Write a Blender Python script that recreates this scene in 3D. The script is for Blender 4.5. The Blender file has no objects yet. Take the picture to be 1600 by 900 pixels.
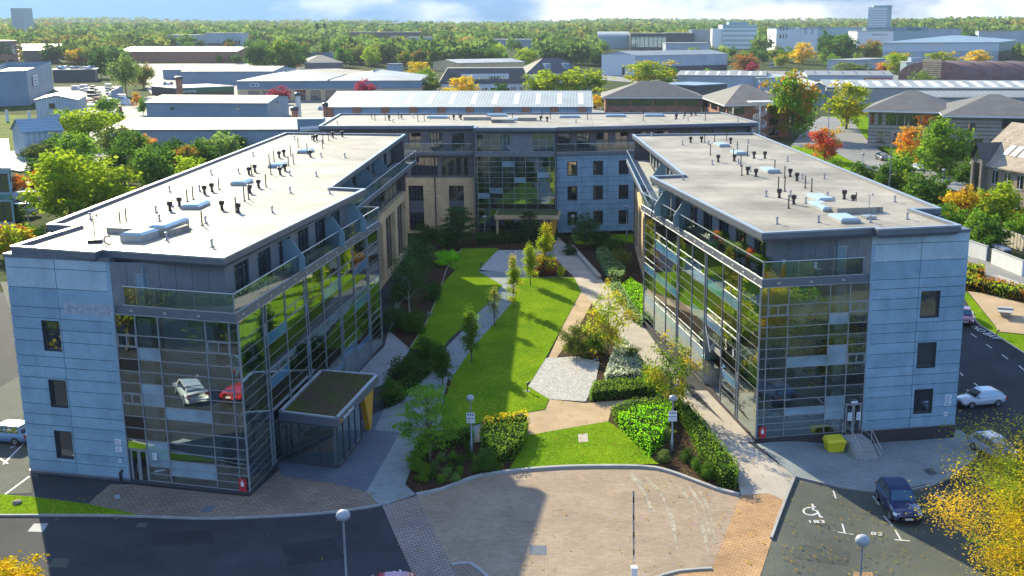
HAZE = 0.00006; EXPOSURE = 1.08
SKY_LOW = (.014, .075, .30); SKY_HIGH = (.38, .75, 1.14); CLOUD = (3.7, 3.8, 3.95)
import bpy, bmesh, math, random
from math import sin, cos, pi, radians, hypot, atan2, atan, sqrt, exp
from mathutils import Vector, geometry, noise
R = random.Random(7)
col = bpy.context.scene.collection
scene = bpy.context.scene

# ------------------------------------------------------------------ survey
# the photograph's camera, used to take measurements: a sight line meets the ground or a level
FPX, CX, CY, YH, CH = 1750.0, 920.0, 450.0, 42.0, 31.0
PT = atan((CY - YH) / FPX)
def sm(a, b, x):
    t = min(1, max(0, (x - a) / (b - a))); return t * t * (3 - 2 * t)
def gz(x, y):
    z = -0.9 * sm(13.5, 21.5, x - 0.12 * (y - 82)) * (1 - sm(95, 130, y))
    if y > 700: z += 0.0118 * (y - 700) * min(1, (y - 700) / 300)
    if y > 700: z += 13 * exp(-((x - 720) / 215) ** 2 - ((y - 2000) / 420) ** 2)
    if y > 2600: z += 6 * sin(x / 420.0) + 4 * sin(x / 170.0 + 1)
    return z
def ray(u, v):
    x = (u - CX) / FPX; y = -(v - CY) / FPX
    return x, cos(PT) + y * sin(PT), -sin(PT) + y * cos(PT)
def L(u, v, z):
    dx, dy, dz = ray(u, v); t = (z - CH) / dz
    return (dx * t, dy * t)
def G(u, v):
    dx, dy, dz = ray(u, v)
    lo, hi = 20.0, 5200.0
    # first crossing
    t = lo; step = 1.0
    while t < hi:
        if CH + dz * t < gz(dx * t, dy * t): break
        lo = t; t *= 1.03
    hi = t
    for _ in range(40):
        m = (lo + hi) / 2
        if CH + dz * m < gz(dx * m, dy * m): hi = m
        else: lo = m
    return (dx * hi, dy * hi)
def zat(x, y, v):
    a, b = -5.0, 160.0
    for _ in range(50):
        m = (a + b) / 2; Z = m - CH
        fw = y * cos(PT) - Z * sin(PT); up = y * sin(PT) + Z * cos(PT)
        if CY - FPX * up / fw > v: a = m
        else: b = m
    return a
def ppm(x, y):            # pixels of the photograph per metre at a place
    return FPX / (y * cos(PT) + (CH - 3) * sin(PT))

# ------------------------------------------------------------------ materials
def nt(name):
    m = bpy.data.materials.new(name); m.use_nodes = True
    t = m.node_tree; t.nodes.clear()
    o = t.nodes.new('ShaderNodeOutputMaterial')
    return m, t, o
def N(t, k, **kw):
    n = t.nodes.new(k)
    for a, b in kw.items():
        if a.startswith('i_'):
            n.inputs[a[2:].replace('_', ' ')].default_value = b
        else: setattr(n, a, b)
    return n
def c4(c): return (c[0], c[1], c[2], 1)
def noise_fac(t, scale, detail=4, coord=None, lo=.3, hi=.7, rough=.6):
    g = coord or t.nodes.new('ShaderNodeNewGeometry').outputs['Position']
    n = N(t, 'ShaderNodeTexNoise'); n.inputs['Scale'].default_value = scale; n.inputs['Detail'].default_value = detail
    n.inputs['Roughness'].default_value = rough
    t.links.new(g, n.inputs['Vector'])
    r = N(t, 'ShaderNodeMapRange'); r.inputs[1].default_value = lo; r.inputs[2].default_value = hi
    t.links.new(n.outputs['Fac'], r.inputs[0])
    return r.outputs[0]
def mixc(t, f, a, b, mode='MIX'):
    m = N(t, 'ShaderNodeMix', data_type='RGBA', blend_type=mode)
    for i, x in ((0, f), (6, a), (7, b)):
        if hasattr(x, 'is_output'): t.links.new(x, m.inputs[i])
        elif i == 0: m.inputs[0].default_value = x
        else: m.inputs[i].default_value = c4(x)
    return m.outputs[2]
def M(name, c, rough=.7, var=.25, scale=1.2, fine=0, fscale=25, bump=0, metal=0, spec=.5, coat=0, c2=None, coord=None, objcol=False, streak=0):
    m, t, o = nt(name)
    b = N(t, 'ShaderNodeBsdfPrincipled')
    b.inputs['Roughness'].default_value = rough; b.inputs['Metallic'].default_value = metal
    b.inputs['Specular IOR Level'].default_value = spec; b.inputs['Coat Weight'].default_value = coat
    t.links.new(b.outputs[0], o.inputs[0])
    if objcol:
        oi = N(t, 'ShaderNodeObjectInfo'); t.links.new(oi.outputs['Color'], b.inputs['Base Color']); return m
    d = c2 or tuple(x * (1 - var) for x in c)
    e = tuple(min(1, x * (1 + var * .6)) for x in c) if c2 is None else c
    out = mixc(t, noise_fac(t, scale), d, e)
    if fine:
        out = mixc(t, noise_fac(t, fscale, 2, lo=.35, hi=.65), tuple([1 - fine] * 3), (1 + fine * .3,) * 3, 'MULTIPLY') if False else mixc(t, 1.0, out, mixc(t, noise_fac(t, fscale, 2, lo=.35, hi=.65), (1 - fine,) * 3, (1, 1, 1)), 'MULTIPLY')
    if streak:
        mp = N(t, 'ShaderNodeMapping'); mp.inputs['Scale'].default_value = (1.1, 1.1, .14); g = N(t, 'ShaderNodeNewGeometry'); t.links.new(g.outputs['Position'], mp.inputs[0])
        out = mixc(t, 1.0, out, mixc(t, noise_fac(t, 1.0, 4, coord=mp.outputs[0], lo=.35, hi=.62), (1 - streak,) * 3, (1, 1, 1)), 'MULTIPLY')
    t.links.new(out, b.inputs['Base Color'])
    if bump:
        bp = N(t, 'ShaderNodeBump'); bp.inputs['Strength'].default_value = bump; bp.inputs['Distance'].default_value = .05
        t.links.new(noise_fac(t, fscale, 3, lo=0, hi=1), bp.inputs['Height']); t.links.new(bp.outputs[0], b.inputs['Normal'])
    return m
def brick(name, c1, c2, mortar, w, h, ms=.012, rot=0, vertical=False, rough=.85, offset=.5, big=.2, spec=.15, bigscale=.35):
    m, t, o = nt(name)
    b = N(t, 'ShaderNodeBsdfPrincipled'); b.inputs['Roughness'].default_value = rough; b.inputs['Specular IOR Level'].default_value = spec
    t.links.new(b.outputs[0], o.inputs[0])
    g = N(t, 'ShaderNodeNewGeometry')
    mp = N(t, 'ShaderNodeMapping'); mp.inputs['Rotation'].default_value = (0, 0, rot)
    t.links.new(g.outputs['Position'], mp.inputs[0])
    vec = mp.outputs[0]
    if vertical:
        s = N(t, 'ShaderNodeSeparateXYZ'); t.links.new(vec, s.inputs[0])
        a = N(t, 'ShaderNodeMath', operation='ADD'); t.links.new(s.outputs[0], a.inputs[0]); t.links.new(s.outputs[1], a.inputs[1])
        cc = N(t, 'ShaderNodeCombineXYZ'); t.links.new(a.outputs[0], cc.inputs[0]); t.links.new(s.outputs[2], cc.inputs[1]); vec = cc.outputs[0]
    k = N(t, 'ShaderNodeTexBrick'); k.offset = offset; k.squash = 1
    k.inputs['Scale'].default_value = 1; k.inputs['Brick Width'].default_value = w; k.inputs['Row Height'].default_value = h
    k.inputs['Mortar Size'].default_value = ms; k.inputs['Mortar Smooth'].default_value = .2; k.inputs['Bias'].default_value = 0
    k.inputs['Color1'].default_value = c4(c1); k.inputs['Color2'].default_value = c4(c2); k.inputs['Mortar'].default_value = c4(mortar)
    t.links.new(vec, k.inputs['Vector'])
    out = mixc(t, 1.0, k.outputs['Color'], mixc(t, noise_fac(t, bigscale, 5), (1 - big,) * 3, (1 + big * .4,) * 3), 'MULTIPLY')
    out = mixc(t, 1.0, out, mixc(t, noise_fac(t, 2.3, 6, lo=.25, hi=.6), (.86,) * 3, (1.03,) * 3), 'MULTIPLY')
    t.links.new(out, b.inputs['Base Color'])
    return m
def corrugated(name, c, pitch=.9, ang=0, rough=.45, metal=.0, horiz=False, dirt=.25):
    m, t, o = nt(name)
    b = N(t, 'ShaderNodeBsdfPrincipled'); b.inputs['Roughness'].default_value = rough; b.inputs['Metallic'].default_value = metal
    t.links.new(b.outputs[0], o.inputs[0])
    g = N(t, 'ShaderNodeNewGeometry')
    mp = N(t, 'ShaderNodeMapping'); mp.inputs['Rotation'].default_value = (0, 0, ang)
    t.links.new(g.outputs['Position'], mp.inputs[0])
    w = N(t, 'ShaderNodeTexWave'); w.bands_direction = 'Z' if horiz else 'X'; w.inputs['Scale'].default_value = .314 / pitch
    t.links.new(mp.outputs[0], w.inputs['Vector'])
    f = N(t, 'ShaderNodeMapRange'); f.inputs[1].default_value = 0; f.inputs[2].default_value = .35
    t.links.new(w.outputs['Fac'], f.inputs[0])
    ribs = mixc(t, f.outputs[0], tuple(x * .72 for x in c), c)
    out = mixc(t, 1.0, ribs, mixc(t, noise_fac(t, .12, 6), (1 - dirt,) * 3, (1, 1, 1)), 'MULTIPLY')
    t.links.new(out, b.inputs['Base Color'])
    bp = N(t, 'ShaderNodeBump'); bp.inputs['Strength'].default_value = .5; bp.inputs['Distance'].default_value = .05
    t.links.new(w.outputs['Fac'], bp.inputs['Height']); t.links.new(bp.outputs[0], b.inputs['Normal'])
    return m
def glass(name, tint, refl=.16, rough=.0, wob=.004):
    m, t, o = nt(name)
    tr = N(t, 'ShaderNodeBsdfTransparent'); tr.inputs[0].default_value = c4(tint)
    gl = N(t, 'ShaderNodeBsdfGlossy'); gl.inputs['Roughness'].default_value = rough; gl.inputs['Color'].default_value = (.86, 1, 1, 1)
    lw = N(t, 'ShaderNodeLayerWeight'); lw.inputs['Blend'].default_value = .42
    mr = N(t, 'ShaderNodeMapRange'); mr.inputs[3].default_value = refl; mr.inputs[4].default_value = 1
    t.links.new(lw.outputs['Fresnel'], mr.inputs[0])
    mx = N(t, 'ShaderNodeMixShader'); t.links.new(mr.outputs[0], mx.inputs[0]); t.links.new(tr.outputs[0], mx.inputs[1]); t.links.new(gl.outputs[0], mx.inputs[2])
    t.links.new(mx.outputs[0], o.inputs[0])
    bp = N(t, 'ShaderNodeBump'); bp.inputs['Strength'].default_value = 1; bp.inputs['Distance'].default_value = wob
    t.links.new(noise_fac(t, .7, 1, lo=0, hi=1), bp.inputs['Height']); t.links.new(bp.outputs[0], gl.inputs['Normal'])
    return m
def solidglass(name, c, rough=.05, refl=.25):   # opaque coated pane
    m, t, o = nt(name)
    df = N(t, 'ShaderNodeBsdfDiffuse'); 
    t.links.new(mixc(t, noise_fac(t, .5, 2), tuple(x * .6 for x in c), c), df.inputs[0])
    gl = N(t, 'ShaderNodeBsdfGlossy'); gl.inputs['Roughness'].default_value = rough; gl.inputs['Color'].default_value = (.92, .96, 1, 1)
    lw = N(t, 'ShaderNodeLayerWeight'); lw.inputs['Blend'].default_value = .4
    mr = N(t, 'ShaderNodeMapRange'); mr.inputs[3].default_value = refl; mr.inputs[4].default_value = 1
    t.links.new(lw.outputs['Fresnel'], mr.inputs[0])
    mx = N(t, 'ShaderNodeMixShader'); t.links.new(mr.outputs[0], mx.inputs[0]); t.links.new(df.outputs[0], mx.inputs[1]); t.links.new(gl.outputs[0], mx.inputs[2])
    t.links.new(mx.outputs[0], o.inputs[0]); return m
def foliage(name, mixcol=None, nscale=.35, lo=.45, hi=.6, trans=.52):
    m, t, o = nt(name)
    oi = N(t, 'ShaderNodeObjectInfo'); at = N(t, 'ShaderNodeAttribute', attribute_name='tint')
    base = oi.outputs['Color']
    if mixcol:
        tc = N(t, 'ShaderNodeTexCoord')
        base = mixc(t, noise_fac(t, nscale, 2, coord=tc.outputs['Object'], lo=lo, hi=hi), base, mixcol)
    h = N(t, 'ShaderNodeHueSaturation')
    a = N(t, 'ShaderNodeMapRange'); a.inputs[3].default_value = .475; a.inputs[4].default_value = .53
    b = N(t, 'ShaderNodeMapRange'); b.inputs[3].default_value = 2.1; b.inputs[4].default_value = .8
    t.links.new(at.outputs['Fac'], a.inputs[0]); t.links.new(at.outputs['Fac'], b.inputs[0])
    t.links.new(a.outputs[0], h.inputs['Hue']); t.links.new(b.outputs[0], h.inputs['Value']); t.links.new(base, h.inputs['Color'])
    d = N(t, 'ShaderNodeBsdfDiffuse'); tl = N(t, 'ShaderNodeBsdfTranslucent')
    t.links.new(h.outputs[0], d.inputs[0]); t.links.new(h.outputs[0], tl.inputs[0])
    mx = N(t, 'ShaderNodeMixShader'); mx.inputs[0].default_value = trans
    t.links.new(d.outputs[0], mx.inputs[1]); t.links.new(tl.outputs[0], mx.inputs[2])
    t.links.new(mx.outputs[0], o.inputs[0]); return m

MAT = {}
def mk():
    m = MAT
    m['cladding'] = M('granite_cladding', (.335, .50, .605), .6, .14, .8, .22, 14, 0, spec=.25, streak=.09)
    m['cladding2'] = M('granite_cladding_b', (.30, .455, .56), .6, .14, .8, .22, 14, 0, spec=.25, streak=.11)
    m['plaster_pale'] = M('pale_panel', (.5, .56, .62), .6, .1)
    m['cladding_reflect'] = M('granite_cladding_pale', (.48, .61, .66), .6, .14, .8, .2, 14, 0, spec=.25, streak=.06)  # paler copy for the upper rows, reflected light put into the colour
    m['cladding_back'] = M('dark_backing', (.05, .055, .06), .8)
    m['brickdark'] = brick('dark_engineering_brick', (.075, .055, .06), (.05, .04, .045), (.10, .09, .09), .23, .075, .012, vertical=True)
    m['redbrick'] = brick('red_brick', (.46, .16, .085), (.38, .13, .07), (.4, .3, .24), .45, .15, .02, vertical=True)
    m['stone'] = brick('buff_stone', (.80, .58, .33), (.73, .52, .29), (.55, .4, .25), 1.2, .6, .015, vertical=True)
    m['buffbrick'] = brick('buff_brick', (.42, .31, .21), (.36, .26, .17), (.4, .34, .28), .45, .15, .02, vertical=True)
    m['rubble'] = M('rubble_stone', (.30, .27, .22), .9, .4, 2.5, .3, 6)
    m['greyclad'] = M('dark_grey_cladding', (.19, .20, .21), .5, .15)
    m['brownclad'] = M('brown_grey_cladding', (.17, .15, .15), .55, .15)
    m['fascia'] = M('fascia_metal', (.17, .185, .22), .4, .12, metal=.35)
    m['coping'] = M('coping_metal', (.42, .45, .46), .36, .1, metal=.5)
    m['alu'] = M('aluminium', (.55, .56, .58), .35, .08, metal=.6)
    m['mullion'] = M('mullion_metal', (.36, .37, .38), .45, .1, metal=.3)
    m['framedark'] = M('dark_window_frame', (.06, .065, .075), .4, .1)
    m['white'] = M('white_paint', (.78, .78, .76), .5, .06)
    m['glass'] = glass('curtain_glass', (.62, .77, .76), .37)
    m['glass2'] = glass('clear_glass', (.62, .74, .72), .12)
    m['balglass'] = glass('balustrade_glass', (.80, .89, .86), .10, wob=.002)
    m['winglass'] = solidglass('window_glass', (.018, .026, .032), .01, .24)
    m['blind'] = solidglass('blind_pane', (.10, .26, .42), .04, .14)
    m['blindteal'] = solidglass('teal_blind_pane', (.06, .30, .27), .04, .14)
    m['blindpale'] = solidglass('pale_blind_pane', (.34, .50, .58), .02, .2)
    m['spandrel'] = solidglass('black_spandrel', (.012, .011, .011), .03, .07)
    m['frosted'] = M('frosted_screen', (.25, .37, .41), .35, .06)
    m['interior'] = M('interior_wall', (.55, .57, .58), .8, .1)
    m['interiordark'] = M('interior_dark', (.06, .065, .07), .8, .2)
    m['floorslab'] = M('floor_slab', (.35, .35, .35), .8, .1)
    m['deck'] = brick('roof_membrane', (.43, .385, .31), (.39, .35, .285), (.28, .25, .21), 40, 1.05, .035, rot=.03, rough=.62, offset=.3, big=.42, spec=.1, bigscale=.16)
    m['deckrear'] = brick('roof_membrane_rear', (.42, .375, .30), (.385, .345, .275), (.27, .245, .2), 4.2, 40, .05, rot=-.02, rough=.62, offset=0, big=.3, spec=.1)
    m['terrace'] = M('terrace_paving', (.36, .36, .35), .8, .2)
    m['skylight'] = M('skylight_glazing', (.36, .46, .50), .2, .08, spec=.5)
    m['ventdark'] = M('vent_plastic', (.035, .03, .035), .5, .2)
    m['ventpale'] = M('vent_metal', (.42, .43, .44), .4, .2, metal=.4)
    m['yellow'] = M('yellow_panel', (.75, .36, .02), .5, .1)
    m['gritbin'] = M('grit_bin_plastic', (.78, .66, .02), .45, .06)
    m['sedum'] = M('sedum_roof', (.11, .15, .03), .95, .5, .45, .7, 7, .6, c2=(.17, .10, .085), spec=.03)
    m['red'] = M('red_paint', (.55, .03, .04), .4, .1)
    m['orange'] = M('orange_letter', (.8, .3, .05), .5, .02)
    m['signwhite'] = M('sign_white', (.75, .77, .8), .4, .04)
    m['letterwhite'] = M('white_letter', (.9, .9, .9), .4, .02)
    m['signink'] = M('sign_ink', (.05, .07, .15), .5, .02)
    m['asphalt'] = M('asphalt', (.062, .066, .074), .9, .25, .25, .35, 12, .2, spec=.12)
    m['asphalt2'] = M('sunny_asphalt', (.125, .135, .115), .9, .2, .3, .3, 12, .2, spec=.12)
    m['asphaltfar'] = M('worn_asphalt', (.21, .21, .205), .85, .35, .05, .2, 1)
    m['scuff'] = M('scuffed_paving', (.46, .40, .31), .9, .3, 1.2, .4, 5, spec=.1)
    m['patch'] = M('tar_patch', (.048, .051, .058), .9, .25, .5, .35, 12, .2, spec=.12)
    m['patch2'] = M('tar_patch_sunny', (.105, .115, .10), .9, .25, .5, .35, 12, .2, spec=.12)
    m['mark'] = M('road_paint', (.72, .72, .7), .6, .2, 3)
    m['lawn'] = M('lawn_grass', (.255, .39, .018), .95, .30, .22, .5, 6, .6, spec=.0, c2=(.14, .275, .014))
    m['roughgrass'] = M('rough_grass', (.15, .20, .03), .95, .4, .1, .4, 1.5, .5, spec=.03)
    m['soil'] = M('bark_mulch', (.085, .05, .03), .95, .4, 1.5, .5, 12, .6, spec=.05)
    m['gravel'] = M('white_gravel', (.64, .62, .58), .9, .2, 2, .55, 9, .8, spec=.1)
    m['pebbles'] = M('pebble_bed', (.30, .32, .29), .9, .3, 3, .6, 5, .8)
    m['tanpath'] = M('resin_path', (.52, .38, .235), .9, .18, .4, .2, 20, spec=.1)
    m['concpath'] = M('concrete_flag_path', (.50, .44, .37), .85, .18, .35, .2, 10, spec=.12)
    m['greypath'] = brick('grey_flag_paving', (.29, .33, .33), (.26, .30, .30), (.22, .25, .25), .6, .4, .012, rot=.3)
    m['bluepave'] = brick('blue_grey_block_paving', (.16, .19, .23), (.13, .16, .20), (.11, .13, .16), .2, .1, .01, rot=.3)
    m['strippave'] = M('grey_paving_strip', (.33, .33, .32), .85, .15, .6)
    m['courtpave'] = brick('mauve_block_paving', (.40, .30, .215), (.335, .25, .175), (.25, .19, .14), .4, .2, .014, rot=-.02, big=.22)
    m['brickpave'] = brick('buff_block_paving', (.36, .27, .20), (.27, .205, .165), (.15, .12, .10), .42, .21, .03, rot=.2, big=.3)
    m['crossL'] = brick('crossing_paving', (.42, .33, .27), (.32, .25, .22), (.17, .14, .13), .42, .21, .04, rot=-.33, big=.2)
    m['crossR'] = brick('orange_block_paving', (.56, .33, .16), (.47, .27, .13), (.30, .2, .12), .42, .21, .03, rot=.33, big=.35)
    m['kerb'] = M('kerb_concrete', (.36, .355, .34), .85, .2, 1)
    m['ground'] = M('district_ground', (.05, .085, .02), .95, .4, .012, .35, .3, 0, c2=(.08, .09, .04), spec=.02)
    m['bark'] = M('bark', (.17, .135, .10), .9, .3, 3)
    m['birchbark'] = M('birch_bark', (.55, .53, .48), .8, .5, 4)
    m['leaf'] = foliage('leaf')
    m['leaforange'] = foliage('leaf_turning_orange', (.32, .13, .02), .25)
    m['leafyellow'] = foliage('leaf_turning_yellow', (.40, .31, .02), .22)
    m['leafpale'] = foliage('leaf_variegated', (.55, .55, .48), 3.0, .38, .55)
    m['leafyellowf'] = foliage('leaf_far', (.16, .14, .03), .006, .5, .68)
    m['leafgold'] = foliage('leaf_gold', (.20, .27, .02), .32, .42, .6)
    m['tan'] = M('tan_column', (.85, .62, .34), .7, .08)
    m['paint'] = M('car_paint', (1, 1, 1), .22, objcol=True, coat=1, spec=.5)
    m['tyre'] = M('tyre', (.02, .02, .02), .8)
    m['rim'] = M('rim', (.5, .5, .52), .3, metal=.8)
    m['headlamp'] = M('headlamp', (.8, .82, .85), .1)
    m['taillamp'] = M('taillamp', (.5, .02, .02), .15)
    m['plate'] = M('number_plate', (.75, .75, .7), .5)
    m['lampglobe'] = M('lamp_globe', (.36, .38, .41), .35, .05)
    m['steel'] = M('painted_steel', (.30, .32, .35), .4, .1, metal=.3)
    m['slate'] = M('slate_roof', (.13, .125, .125), .8, .25, .3, .3, 3)
    m['tileroof'] = M('tan_tile_roof', (.46, .37, .28), .9, .3, .5, .4, 3)
    m['greymetalroof'] = M('grey_sheet_roof', (.33, .345, .33), .55, .3, .08, .1, 1)
    m['steelwall'] = corrugated('blue_grey_cladding', (.30, .39, .46), .6, 0)
    m['steelwalldark'] = corrugated('blue_grey_cladding_dark', (.24, .35, .42), .6, 0, horiz=True)
    m['palewall'] = corrugated('pale_metal_cladding', (.50, .57, .62), 1.0, 0)
    m['whitemetal'] = corrugated('white_metal_roof', (.29, .305, .30), .9, 0, .62)
    m['palemetal'] = corrugated('pale_metal_roof', (.38, .43, .43), .9, 0, .6)
    m['rooflight'] = M('rooflight_sheet', (.82, .84, .84), .5, .06)
    m['barrel'] = M('rusty_barrel_sheet', (.20, .10, .085), .7, .3, .3)
    m['whitewall'] = M('white_render', (.68, .70, .72), .7, .08)
    m['greenish'] = M('greenish_cladding', (.30, .43, .45), .5, .12)
    m['greenfascia'] = M('green_fascia', (.02, .16, .10), .5, .1)
    m['concrete'] = M('concrete', (.38, .38, .36), .85, .2, .5)
    m['bandstone'] = brick('banded_cladding', (.42, .37, .31), (.40, .35, .29), (.10, .09, .08), 60, .95, .09, vertical=True)
    m['timber'] = M('pale_timber', (.55, .5, .42), .8, .15)
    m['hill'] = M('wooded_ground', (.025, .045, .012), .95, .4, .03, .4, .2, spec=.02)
    m['terracotta'] = M('terracotta', (.36, .15, .08), .8, .2)
    m['cloth'] = M('outdoor_cloth', (.16, .2, .36), .8, .2)
mk()

# ------------------------------------------------------------------ mesh building
class MB:
    def __init__(s): s.v = []; s.f = []; s.m = []; s.t = None
    def add(s, vs, fs, mi=0):
        b = len(s.v); s.v += [tuple(p) for p in vs]
        for f in fs: s.f.append([b + i for i in f]); s.m.append(mi)
    def quad(s, a, b, c, d, mi=0): s.add([a, b, c, d], [(0, 1, 2, 3)], mi)
    def tri(s, a, b, c, mi=0): s.add([a, b, c], [(0, 1, 2)], mi)
    def hexa(s, p, mi=0):   # 4 bottom, 4 top
        s.add(p, [(3, 2, 1, 0), (4, 5, 6, 7), (0, 1, 5, 4), (1, 2, 6, 5), (2, 3, 7, 6), (3, 0, 4, 7)], mi)
    def box(s, x0, y0, z0, x1, y1, z1, mi=0):
        s.hexa([(x0, y0, z0), (x1, y0, z0), (x1, y1, z0), (x0, y1, z0), (x0, y0, z1), (x1, y0, z1), (x1, y1, z1), (x0, y1, z1)], mi)
    def obox(s, c, sx, sy, z0, z1, ang=0, mi=0):
        ca, sa = cos(ang), sin(ang)
        q = [(c[0] + ca * a * sx / 2 - sa * b * sy / 2, c[1] + sa * a * sx / 2 + ca * b * sy / 2) for a, b in ((-1, -1), (1, -1), (1, 1), (-1, 1))]
        s.hexa([(x, y, z0) for x, y in q] + [(x, y, z1) for x, y in q], mi)
    def bar(s, a, b, r, n=4, mi=0, r2=None):
        a = Vector(a); b = Vector(b); d = b - a
        if d.length < 1e-6: return
        d.normalize(); u = d.orthogonal().normalized(); w = d.cross(u); r2 = r if r2 is None else r2
        k = len(s.v)
        for i in range(n):
            t = 2 * pi * (i + .5) / n; o = u * cos(t) + w * sin(t); s.v.append(tuple(a + o * r))
        for i in range(n):
            t = 2 * pi * (i + .5) / n; o = u * cos(t) + w * sin(t); s.v.append(tuple(b + o * r2))
        for i in range(n):
            j = (i + 1) % n; s.f.append([k + i, k + j, k + n + j, k + n + i]); s.m.append(mi)
        s.f.append([k + i for i in range(n)][::-1]); s.m.append(mi)
        s.f.append([k + n + i for i in range(n)]); s.m.append(mi)
    def lathe(s, c, prof, n=12, mi=0):
        k = len(s.v)
        for r, z in prof:
            for i in range(n):
                t = 2 * pi * i / n; s.v.append((c[0] + r * cos(t), c[1] + r * sin(t), c[2] + z))
        for j in range(len(prof) - 1):
            for i in range(n):
                a = k + j * n + i; b = k + j * n + (i + 1) % n
                s.f.append([a, b, b + n, a + n]); s.m.append(mi)
        s.f.append([k + i for i in range(n)][::-1]); s.m.append(mi)
        s.f.append([k + (len(prof) - 1) * n + i for i in range(n)]); s.m.append(mi)
    def poly(s, pts, z, mi=0):
        ps = [Vector((p[0], p[1], 0)) for p in pts]
        tr = geometry.tessellate_polygon([ps]); k = len(s.v)
        zz = z if callable(z) else (lambda x, y: z)
        s.v += [(p.x, p.y, zz(p.x, p.y)) for p in ps]
        for a, b, c in tr:
            nrm = (ps[b] - ps[a]).cross(ps[c] - ps[a]).z
            s.f.append([k + a, k + b, k + c] if nrm > 0 else [k + c, k + b, k + a]); s.m.append(mi)
    def prism(s, pts, z0, z1, mi=0, mside=None, bottom=False):
        s.poly(pts, z1, mi)
        if bottom: s.poly(pts, z0, mi)
        ar = sum(pts[i][0] * pts[(i + 1) % len(pts)][1] - pts[(i + 1) % len(pts)][0] * pts[i][1] for i in range(len(pts)))
        P = pts if ar > 0 else pts[::-1]
        for i in range(len(P)):
            a, b = P[i], P[(i + 1) % len(P)]
            s.quad((a[0], a[1], z0), (b[0], b[1], z0), (b[0], b[1], z1), (a[0], a[1], z1), mi if mside is None else mside)
    def build(s, name, mats, parent=None, smooth=False, origin=None, kind=None):
        o = origin
        if o is None:
            o = Vector((0, 0, 0))
            if parent is not None:
                r = parent
                while r.parent is not None: r = r.parent
                o = r.location.copy()
        me = bpy.data.meshes.new(name)
        me.from_pydata([(p[0] - o[0], p[1] - o[1], p[2] - o[2]) for p in s.v], [], s.f)
        mats = mats if isinstance(mats, (list, tuple)) else [mats]
        for x in mats: me.materials.append(MAT[x] if isinstance(x, str) else x)
        if len(mats) > 1: me.polygons.foreach_set('material_index', s.m)
        if smooth: me.polygons.foreach_set('use_smooth', [True] * len(s.f))
        if s.t is not None:
            at = me.attributes.new('tint', 'FLOAT', 'POINT'); at.data.foreach_set('value', s.t)
        me.update()
        ob = bpy.data.objects.new(name, me); col.objects.link(ob)
        if parent is not None: ob.parent = parent
        elif origin is not None: ob.location = o
        if kind: ob['kind'] = kind
        return ob
def tag(o, label, cat, group=None):
    o['label'] = label; o['category'] = cat
    if group: o['group'] = group
    return o
def thing(name, label, cat, loc=(0, 0, 0), rz=0, group=None):
    o = bpy.data.objects.new(name, None); col.objects.link(o)
    o.location = (loc[0], loc[1], loc[2] if len(loc) > 2 else 0); o.rotation_euler = (0, 0, rz)
    o.empty_display_size = .3
    return tag(o, label, cat, group)
def copy_tree(o, parent=None):
    c = o.copy(); col.objects.link(c); c.parent = parent
    for ch in list(o.children): copy_tree(ch, c)
    return c
def text_mesh(s, size, name, mat, parent=None, loc=(0, 0, 0), rot=(0, 0, 0), ext=.01, align='LEFT', sx=1):
    cu = bpy.data.curves.new(name, 'FONT'); cu.body = s; cu.size = size; cu.extrude = ext; cu.align_x = align
    tmp = bpy.data.objects.new(name, cu); col.objects.link(tmp)
    bpy.context.view_layer.update()
    me = bpy.data.meshes.new_from_object(tmp.evaluated_get(bpy.context.evaluated_depsgraph_get()))
    bpy.data.objects.remove(tmp); bpy.data.curves.remove(cu)
    me.materials.clear(); me.materials.append(MAT[mat] if isinstance(mat, str) else mat)
    ob = bpy.data.objects.new(name, me); col.objects.link(ob)
    ob.scale = (sx, 1, 1)
    if parent is not None: ob.parent = parent
    ob.location = loc; ob.rotation_euler = rot
    return ob

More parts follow.
